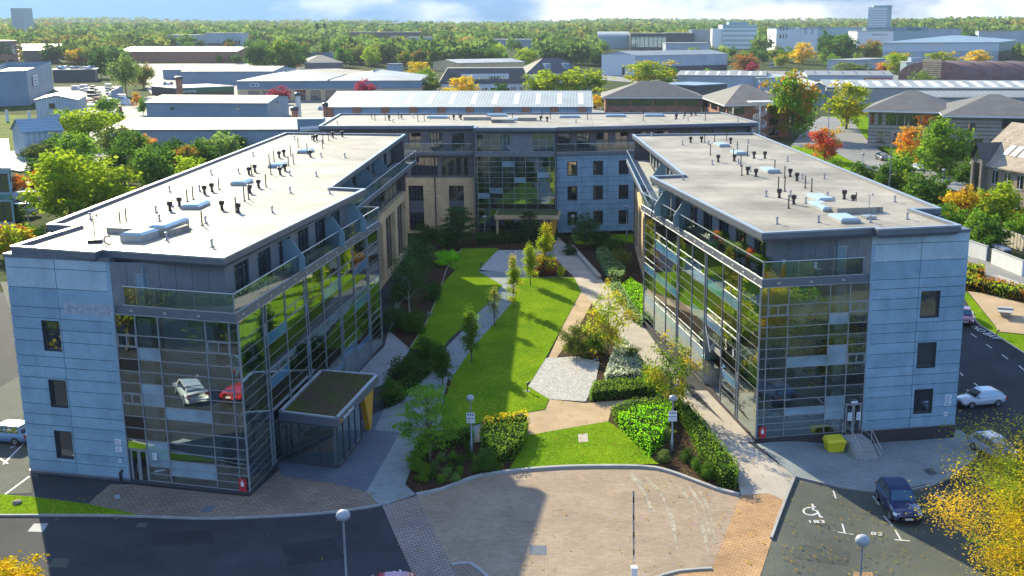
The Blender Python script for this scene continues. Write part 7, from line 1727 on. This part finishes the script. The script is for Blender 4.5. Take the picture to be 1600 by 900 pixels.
a, b_ = G(605, 118), G(626, 118); blk('store', 'small blue hut between golden trees behind the showroom', a, b_, 12, hz(a, 101), 'flat', wall='steelwall', rmat='framedark')
a, b_ = G(716, 113), G(820, 110); blk('store', 'long pale flat roof seen over the white mansard block', a, b_, 40, hz(a, 99), 'gable', 2, 'stone', 'greymetalroof')
a, b_ = G(770, 76), G(830, 76); blk('store', 'light blue shed in the wooded belt', a, b_, 40, hz(a, 62), 'flat', wall='steelwall', rmat='palemetal')
# --- upper right
a, b_ = G(1040, 96), G(1108, 96); blk('store', 'pale low building left of the office slab', a, b_, 40, hz(a, 68), 'flat', wall='palewall', rmat='whitemetal', wins=[(4, .1, .9, 2, 6, .7)])
a, b_ = G(934, 76), G(983, 76); blk('store', 'curved-roofed grey hall on the right skyline', a, b_, 60, hz(a, 58), 'barrel', 6, 'greenish', 'palemetal')
a, b_ = G(985, 78), G(1042, 78); blk('office_slab', 'dark glass hall with a pale roof edge on the right skyline', a, b_, 60, hz(a, 52.5), 'flat', wall='framedark', rmat='whitemetal', wins=[(8, .02, .98, 3, 14, .85, 'blindteal')])
a, b_ = G(1040, 76), G(1085, 76); blk('office_slab', 'long low dark hall with a pale roof left of the office slab', a, b_, 60, hz(a, 52), 'flat', wall='framedark', rmat='whitemetal')
a, b_ = G(1080, 74), G(1116, 74); blk('office_slab', 'blue-grey block against the left side of the office slab', a, b_, 50, hz(a, 47), 'flat', wall='steelwalldark', rmat='palemetal')
a, b_ = G(1128, 76), G(1182, 76); h_ = hz(a, 39); o, w1, w2, zg = blk('office_slab', 'five-storey pale office slab with a rooftop box on the right skyline', a, b_, 40, h_, 'flat', wall='whitewall', rmat='greenish', wins=[(1, .01, .99, h_ * q, h_ * (q + .1), 1, 'greenish') for q in (.1, .3, .5, .7, .87)])
g = MB(); w1.box(g, w1.len * .2, w1.len * .75, zg + h_ + .3, zg + h_ + hz(a, 34) - h_, -30, -6); g.build('plant_room', 'greenish', o)
g = MB(); w1.box(g, -w1.len * .28, -.1, zg, zg + h_ * .85, -24, -2); g.build('stair_wing', 'white', o)
a, b_ = G(1212, 82), G(1252, 82); blk('factory', 'white factory block with square windows, left end of the white row', a, b_, 60, hz(a, 45), 'flat', wall='whitewall', rmat='palemetal', wins=[(3, .1, .45, 14, 18, .5), (3, .1, .45, 22, 26, .5)])
a, b_ = G(1248, 82), G(1276, 82); blk('factory', 'projecting white factory bay beside the square-windowed block', a, b_, 70, hz(a, 44), 'flat', wall='whitewall', rmat='palemetal', wins=[(2, .15, .9, 18, 25, .5, 'palewall')])
a, b_ = G(1276, 82), G(1345, 80); blk('factory', 'long blue-grey factory wall left of the tower', a, b_, 70, hz(a, 43.5), 'flat', wall='greenish', rmat='palemetal', wins=[(2, .04, .14, 22, 26, .6)])
a, b_ = G(1338, 84), G(1394, 84); blk('factory', 'low white building with a strip of dark windows below the tower', a, b_, 40, hz(a, 49), 'flat', wall='whitewall', rmat='palemetal', wins=[(9, .4, .85, hz(a, 56), hz(a, 53), .7)])
a, b_ = G(1352, 80), G(1448, 79); o, w1, w2, zg = blk('factory', 'long green-lettered factory running right from the tower foot', a, b_, 70, hz(a, 43), 'flat', wall='greenish', rmat='palemetal', fasc=(hz(a, 49), hz(a, 43), 'steelwalldark'))
g = MB()
for k in range(9): q = w1.len * (.665 + .024 * k); w1.box(g, q, q + w1.len * R.uniform(.012, .02), zg + hz(a, 48), zg + hz(a, 48) + R.uniform(3.2, 5), .55, .7)
s = g.build('sign_lettering', 'blindteal', o)
a, b_ = G(1446, 78), G(1500, 77); blk('factory', 'pale factory end with a white box on its roof', a, b_, 60, hz(a, 45.5), 'flat', wall='palewall', rmat='whitemetal')
a, b_ = G(1408, 70), G(1480, 70); blk('store', 'long white canopy roof below the green-lettered factory', a, b_, 50, hz(a, 53), 'flat', wall='palewall', rmat='whitemetal')
a, b_ = G(1528, 70), G(1620, 70); blk('store', 'thin white roof under the wooded hill', a, b_, 40, hz(a, 49), 'flat', wall='palewall', rmat='whitemetal')
# tower blocks
for u0, u1, vt, D, l, wl_ in [(1344, 1372, 12, 1500, 'tall office tower with pale banded face and darker side', 'whitewall'), (43, 62, 13, 2100, 'hazy tower block on the left skyline', 'greenish')]:
    x0, x1 = (u0 - CX) / FPX * D, (u1 - CX) / FPX * D; z0 = gz(x0, D); h_ = zat(x0, D, vt) - z0
    sd = 12 if D < 1800 else 6
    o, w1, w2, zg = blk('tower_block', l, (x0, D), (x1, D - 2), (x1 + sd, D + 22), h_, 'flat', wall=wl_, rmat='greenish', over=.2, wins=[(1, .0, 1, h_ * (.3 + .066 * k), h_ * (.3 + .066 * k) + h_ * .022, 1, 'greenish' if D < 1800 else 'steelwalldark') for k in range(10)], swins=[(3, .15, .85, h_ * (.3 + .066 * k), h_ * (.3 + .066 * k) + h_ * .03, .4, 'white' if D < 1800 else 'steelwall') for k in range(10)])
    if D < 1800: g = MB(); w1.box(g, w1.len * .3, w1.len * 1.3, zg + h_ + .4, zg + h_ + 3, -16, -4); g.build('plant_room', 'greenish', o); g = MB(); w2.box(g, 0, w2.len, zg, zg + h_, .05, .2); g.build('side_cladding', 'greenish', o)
# big white warehouse
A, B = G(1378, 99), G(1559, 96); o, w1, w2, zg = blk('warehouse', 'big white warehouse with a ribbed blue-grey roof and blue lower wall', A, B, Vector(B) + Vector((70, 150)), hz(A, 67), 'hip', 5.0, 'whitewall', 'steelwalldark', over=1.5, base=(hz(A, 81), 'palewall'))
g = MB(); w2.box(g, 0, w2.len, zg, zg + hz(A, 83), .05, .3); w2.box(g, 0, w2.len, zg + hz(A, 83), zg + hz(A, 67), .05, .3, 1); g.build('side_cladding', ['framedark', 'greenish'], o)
# low roofs right of the brick offices
A, B = L(1262, 117, 6), L(1396, 117.5, 6); o, w1, w2, zg = blk('shed', 'long white-roofed shed with a red sign band', A, B, 34, 5.8, 'gable', 1.8, 'palewall', 'whitemetal', lights=6, rlmat='framedark', light_w=.02)
g = MB(); w1.box(g, w1.len * .66, w1.len * .98, 2.6, 4.6, .02, .15); s = g.build('wall_sign', 'red', o); g = MB(); w1.box(g, w1.len * .70, w1.len * .86, 3.3, 3.9, .14, .2); w1.box(g, w1.len * .88, w1.len * .96, 3.3, 3.9, .14, .2); g.build('sign_text', 'signwhite', s); g = MB(); w1.box(g, w1.len * .4, w1.len * .48, 3, 4.2, .02, .12); g.build('wall_sign', 'blindteal', o)
A, B = L(1292, 136, 7), L(1660, 138, 7); blk('shed', 'very long grey roof dotted with pale rooflights on the right', A, B, 50, 6.8, 'gable', 2, 'concrete', 'greymetalroof', lights=16)
A, B = L(1268, 134, 8), L(1290, 134, 8); blk('shed', 'blue-grey gabled shed beside the round yellow-topped tree', A, B, 50, 7.8, 'gablefront', 1.5, 'steelwall', 'whitemetal')
A, B = L(1448, 150, 8), L(1660, 150, 8); blk('shed', 'ribbed pale roof peeping over the stone offices', A, B, 22, 7.5, 'gable', 1.6, 'concrete', 'whitemetal', lights=24, rlmat='greymetalroof', light_w=.02)
A, B = L(1188, 122, 6), L(1262, 121, 6); blk('shed', 'low grey flat roof behind the tall orange-topped tree', A, B, 40, 5.8, 'flat', wall='palewall', rmat='palemetal')
A, B = L(1058, 117, 7), L(1196, 118, 7); blk('shed', 'long pale low roof behind the brick offices', A, B, 40, 6.8, 'gable', 1.6, 'palewall', 'whitemetal', lights=8)
A, B = L(1086, 134, 8), L(1136, 131, 8); blk('shed', 'dark flat roof between the two brick offices', A, B, 20, 7.8, 'flat', wall='framedark', rmat='steelwalldark')
A, B = L(1332, 96, 7), L(1392, 93, 7); blk('shed', 'long grey canopy roof below the great dark tree', A, B, 20, 6.8, 'flat', wall='palewall', rmat='greymetalroof')
a, b_ = G(1415, 122), G(1443, 122); o, w1, w2, zg = blk('hut', 'grey stepped cabin beside the orange tree', a, b_, 14, hz(a, 98), 'flat', wall='steelwall', rmat='palemetal'); g = MB(); w1.box(g, w1.len * .3, w1.len * .95, zg + hz(a, 97.5), zg + hz(a, 90), -10, -2); g.build('upper_box', 'steelwall', o)
a, b_ = G(1446, 127), G(1494, 126); blk('cabin', 'white cabin with glazed doors beside the barrel hall', a, b_, 14, hz(a, 108), 'flat', wall='whitewall', rmat='white', wins=[(1, .2, .38, 1, 5, 1), (2, .6, .96, .3, 5, .9)])
# barrel-roofed hall
a, b_ = L(1513, 127, 1), L(1680, 128, 1); Cc = L(1690, 118, 1); h_ = hz(a, 99) 
o, w1, w2, zg = blk('barrel_hall', 'rust-brown barrel-roofed hall with a louvred brick end', a, b_, Vector(b_) + Vector((-30, 36)), 2.5, 'barrel', zat(a[0], a[1], 97) - 2.5, 'barrel', 'barrel')
g = MB(); wl = Wall((Vector(a) + Vector((-30, 36))), a); 
for k in range(9): wl.box(g, wl.len * .35, wl.len * .62, 2.4 + 1.2 * k, 3.2 + 1.2 * k, .05, .25)
g.build('louvre', 'stone', o)
for i in range(6):
    s = .02 + .19 * i; g = MB(); n_ = 12
    for k in range(n_):
        t0, t1 = pi * k / n_, pi * (k + 1) / n_
        P_ = lambda t_: tuple(Vector(a).lerp(Vector(b_), s)[:]) 
        p = Vector(a).lerp(Vector(b_), s); dv = Vector((-30, 36)); rz = zat(a[0], a[1], 97) - 2.5
        q0 = p + dv * (.5 - .5 * cos(t0)); q1 = p + dv * (.5 - .5 * cos(t1)); g.bar((q0.x, q0.y, 2.6 + rz * sin(t0)), (q1.x, q1.y, 2.6 + rz * sin(t1)), .35, 4)
    g.build('roof_rib', 'brownclad', o)
# builder yard, car deck
o, w1, w2, zg = blk('car_deck', 'open concrete deck with rows of parked cars beside the warehouse', G(84, 128), G(150, 127), 26, hz(G(84, 128), 110), 'flat', wall='framedark', rmat='concrete', over=1)
dx0 = G(84, 128)
for i in range(14):
    s, d_ = R.uniform(.06, .94), R.uniform(2, 24); p = w1.at(w1.len * s, 0, -d_); car('hatch', p[0], p[1], R.uniform(-.3, .3) + (pi / 2 if i % 2 else 0), R.choice([(.7, .7, .72), (.6, .62, .66), (.2, .25, .3), (.1, .1, .12)]), 'one of the pale cars parked on the concrete deck', 'cars on the concrete deck', z=zg + hz(dx0, 110) + .46)
sheet('yard', [(86, 180), (84, 136), (190, 134), (196, 182)], 'asphaltfar', .05)
def pallet(u, v, wd, dp, h, mats, label):
    x, y = G(u, v); ang = R.uniform(-.3, .3); o = thing('pallet_stack', label, 'pallet stack', (x, y, 0), ang, 'pallet stacks in the builder yard'); V0 = Vector((0, 0, 0))
    g = MB(); g.box(-wd / 2, -dp / 2, 0, wd / 2, dp / 2, .16); g.build('pallet', 'timber', o, origin=V0)
    g = MB(); z = .165
    while z < h: g.box(-wd / 2 + R.uniform(0, .15), -dp / 2, z, wd / 2 - R.uniform(0, .15), dp / 2, min(h, z + R.uniform(.7, 1.1))); z += 1.12
    g.build('load', mats, o, origin=V0)
for i in range(46):
    u, v = R.uniform(88, 190), R.uniform(138, 176)
    if u < 138 and v > 150: continue
    pallet(u, v, R.uniform(1.5, 4.5), R.uniform(1.2, 3), R.uniform(1.2, 3.4), R.choice(['signwhite', 'steelwalldark', 'white', 'terracotta', 'timber', 'framedark', 'steelwall']), 'one of the loaded pallets and crates in the crowded builder yard')
a, b_ = G(176, 160), G(193, 152); o = thing('yard_wall', 'blue-grey screen wall at the right side of the builder yard', 'wall', (a[0], a[1], 0)); g = MB(); w = Wall(a, b_); w.box(g, 0, w.len, 0, 5, -.3, 0); g.build('panel', 'steelwalldark', o)
for u, v, l in [(12, 190, 'left one of two white gate posts on the rough grass'), (47, 192, 'right one of two white gate posts on the rough grass')]:
    x, y = G(u, v); o = thing('gate_post', l, 'post', (x, y, 0)); g = MB(); g.obox((x, y), .7, .7, 0, 3.6); g.build('post', 'whitewall', o); g = MB(); g.obox((x, y), .9, .9, 3.6, 3.85); g.build('cap', 'concrete', o)
car('van', *G(200, 165), .1, (.55, .62, .66), 'pale lorry at the end of the builder yard'); car('suv', *G(193, 158), .1, (.6, .62, .64), 'white pickup behind the pale lorry')
# service roads, verges and rough ground
sheet('rough_grass', [(0, 236), (0, 180), (60, 180), (56, 215), (38, 236)], 'roughgrass', .06)
sheet('dirt_yard', [(0, 262), (0, 226), (40, 214), (110, 212), (100, 262), (30, 268)], 'concrete', .05)
sheet('service_road', [(1236, 228), (1262, 196), (1284, 182), (1330, 186), (1350, 214), (1380, 240), (1440, 262), (1520, 290), (1500, 300), (1420, 282), (1350, 262), (1300, 236)], 'asphaltfar', .05)
sheet('road_verge', [(1236, 228), (1300, 236), (1350, 262), (1330, 268), (1240, 236)], 'lawn', .06)
sheet('road_verge', [(1284, 182), (1352, 180), (1400, 216), (1440, 240), (1400, 246), (1350, 214), (1330, 186)], 'lawn', .055)
sheet('industrial_yard', [(150, 262), (120, 180), (235, 150), (520, 150), (920, 150), (950, 180), (945, 205), (500, 210), (470, 240)], 'asphaltfar', .03)
sheet('depot_yard', [(940, 125), (940, 105), (1260, 112), (1500, 120), (1640, 128), (1640, 150), (1260, 150)], 'asphaltfar', .03)
sheet('showroom_yard', [(240, 150), (190, 100), (420, 98), (680, 120), (690, 158), (370, 164)], 'asphaltfar', .02)
# hedge-like scrub and fence on the far right
a, b_ = Vector(G(1540, 372)), Vector(G(1650, 412)); o = thing('fence', 'pale timber fence behind the bin store on the far right', 'fence', (a.x, a.y, gz(*a))); w = Wall(a, b_); zf = gz(*a)
g = MB()
k = 0
while k * .9 < w.len - .8: w.box(g, k * .9, k * .9 + .72, zf, zf + 2.3, 0, .06); k += 1
g.build('boards', 'timber', o); g = MB(); [w.box(g, 0, w.len, zf + z, zf + z + .12, -.1, -.01) for z in (.4, 1.8)]; g.build('rail', 'timber', o)
for (p, q, l) in (((1512, 398), (1540, 408), 'short white wall left of the bin store gate'), ((1548, 412), (1596, 432), 'long white wall right of the bin store gate')):
    a, b_ = Vector(G(*p)), Vector(G(*q)); o = thing('garden_wall', l, 'wall', (a.x, a.y, gz(*a))); w = Wall(a, b_); zf = gz(*a); g = MB(); w.box(g, 0, w.len, zf - .2, zf + 2.0, -.3, 0); g.build('masonry', 'whitewall', o); g = MB(); w.box(g, -.04, w.len + .04, zf + 2.003, zf + 2.08, -.34, .04); g.build('coping', 'concrete', o)
a, b_ = Vector(G(1541, 408)), Vector(G(1548, 412)); o = thing('gate', 'dark metal gate between the two white walls', 'gate', (a.x, a.y, gz(*a))); w = Wall(a, b_); zf = gz(*a); g = MB(); [w.box(g, w.len * k / 8, w.len * k / 8 + .05, zf, zf + 1.9, -.15, -.1) for k in range(9)]; g.build('bars', 'framedark', o); g = MB(); [w.box(g, 0, w.len, zf + z, zf + z + .07, -.16, -.09) for z in (.1, 1.8)]; g.build('rail', 'framedark', o)
for k in range(3):
    x, y = G(1556 + 7 * k, 398 + 3 * k); o = thing('wheelie_bin', 'one of the dark bins behind the long white wall', 'bin', (x, y, gz(x, y)), .3, 'bins behind the white wall'); g = MB(); g.hexa([(-.5, -.35, 0), (.5, -.35, 0), (.5, .35, 0), (-.5, .35, 0), (-.62, -.45, 1.2), (.62, -.45, 1.2), (.62, .45, 1.2), (-.62, .45, 1.2)]); g.build('tub', 'framedark', o, origin=Vector((0, 0, 0))); g = MB(); g.hexa([(-.65, -.48, 1.2), (.65, -.48, 1.2), (.65, .48, 1.2), (-.65, .48, 1.2), (-.6, -.4, 1.4), (.6, -.4, 1.4), (.6, .44, 1.5), (-.6, .44, 1.5)]); g.build('lid', 'steel', o, origin=Vector((0, 0, 0)))

woods()
# ------------------------------------------------------------------ air, light, camera
EL, AZ = 24.3, -60.8          # sun height; direction its light travels over the ground
d = Vector((cos(radians(AZ)) * cos(radians(EL)), sin(radians(AZ)) * cos(radians(EL)), -sin(radians(EL))))
sun = bpy.data.lights.new('sun', 'SUN'); sun.energy = 5.0; sun.angle = radians(.5); sun.color = (1, .89, .60)
so = bpy.data.objects.new('sun', sun); col.objects.link(so); so.rotation_euler = d.to_track_quat('-Z', 'Y').to_euler()
w = bpy.data.worlds.new('World'); scene.world = w; w.use_nodes = True
t = w.node_tree; t.nodes.clear()
out = t.nodes.new('ShaderNodeOutputWorld'); bg = t.nodes.new('ShaderNodeBackground'); bg.inputs['Strength'].default_value = .15
sky = t.nodes.new('ShaderNodeTexSky'); sky.sky_type = 'NISHITA'; sky.sun_disc = False
sky.sun_elevation = radians(EL); sky.sun_rotation = atan2(-d.x, -d.y); sky.air_density = 1.0; sky.dust_density = .3; sky.ozone_density = 1.0; sky.altitude = 50
tc = t.nodes.new('ShaderNodeTexCoord')
mp = N(t, 'ShaderNodeMapping'); mp.inputs['Scale'].default_value = (1, 1, 2.6); mp.inputs['Location'].default_value = (.35, 0, .2); t.links.new(tc.outputs['Generated'], mp.inputs[0])
n1 = N(t, 'ShaderNodeTexNoise'); n1.inputs['Scale'].default_value = 3.2; n1.inputs['Detail'].default_value = 7; n1.inputs['Roughness'].default_value = .55; t.links.new(mp.outputs[0], n1.inputs['Vector'])
r1 = N(t, 'ShaderNodeMapRange'); r1.interpolation_type = 'SMOOTHSTEP'; r1.inputs[1].default_value = .49; r1.inputs[2].default_value = .63; t.links.new(n1.outputs['Fac'], r1.inputs[0])
sp = N(t, 'ShaderNodeSeparateXYZ'); t.links.new(tc.outputs['Generated'], sp.inputs[0])
hr = N(t, 'ShaderNodeMapRange'); hr.interpolation_type = 'SMOOTHSTEP'; hr.inputs[1].default_value = 0; hr.inputs[2].default_value = .3; t.links.new(sp.outputs[2], hr.inputs[0])
tint = mixc(t, 1.0, sky.outputs[0], mixc(t, hr.outputs[0], SKY_LOW, SKY_HIGH), 'MULTIPLY')
cl = mixc(t, r1.outputs[0], tint, CLOUD)
t.links.new(cl, bg.inputs['Color']); t.links.new(bg.outputs[0], out.inputs[0])

if HAZE:
    m, tt, o = nt('haze_air')
    pv = N(tt, 'ShaderNodeVolumePrincipled'); pv.inputs['Density'].default_value = HAZE; pv.inputs['Color'].default_value = (.72, .84, 1, 1); pv.inputs['Anisotropy'].default_value = .2
    tt.links.new(pv.outputs[0], o.inputs['Volume'])
    mb = MB(); mb.box(-5000, -400, -14, 5000, 5600, 150); h = mb.build('haze', m, kind='stuff'); 
cam = bpy.data.cameras.new('camera'); cam.lens = FPX / 1600 * 36; cam.sensor_width = 36; cam.shift_x = -(CX - 800) / 1600
cam.clip_end = 12000; cam.clip_start = .5
co = bpy.data.objects.new('camera', cam); col.objects.link(co); co.location = (0, 0, CH); co.rotation_euler = (pi / 2 - PT, 0, 0)
scene.camera = co
scene.render.engine = 'CYCLES'
cy = scene.cycles
cy.max_bounces = 8; cy.diffuse_bounces = 3; cy.glossy_bounces = 4; cy.transmission_bounces = 4; cy.transparent_max_bounces = 14; cy.volume_bounces = 0
cy.caustics_reflective = False; cy.caustics_refractive = False; cy.sample_clamp_indirect = 6
cy.use_denoising = True
try: cy.denoiser = 'OPENIMAGEDENOISE'
except Exception: pass
scene.view_settings.view_transform = 'Standard'; scene.view_settings.look = 'None'; scene.view_settings.gamma = 1
scene.view_settings.exposure = EXPOSURE; scene.view_settings.use_curve_mapping = False
scene.render.film_transparent = False
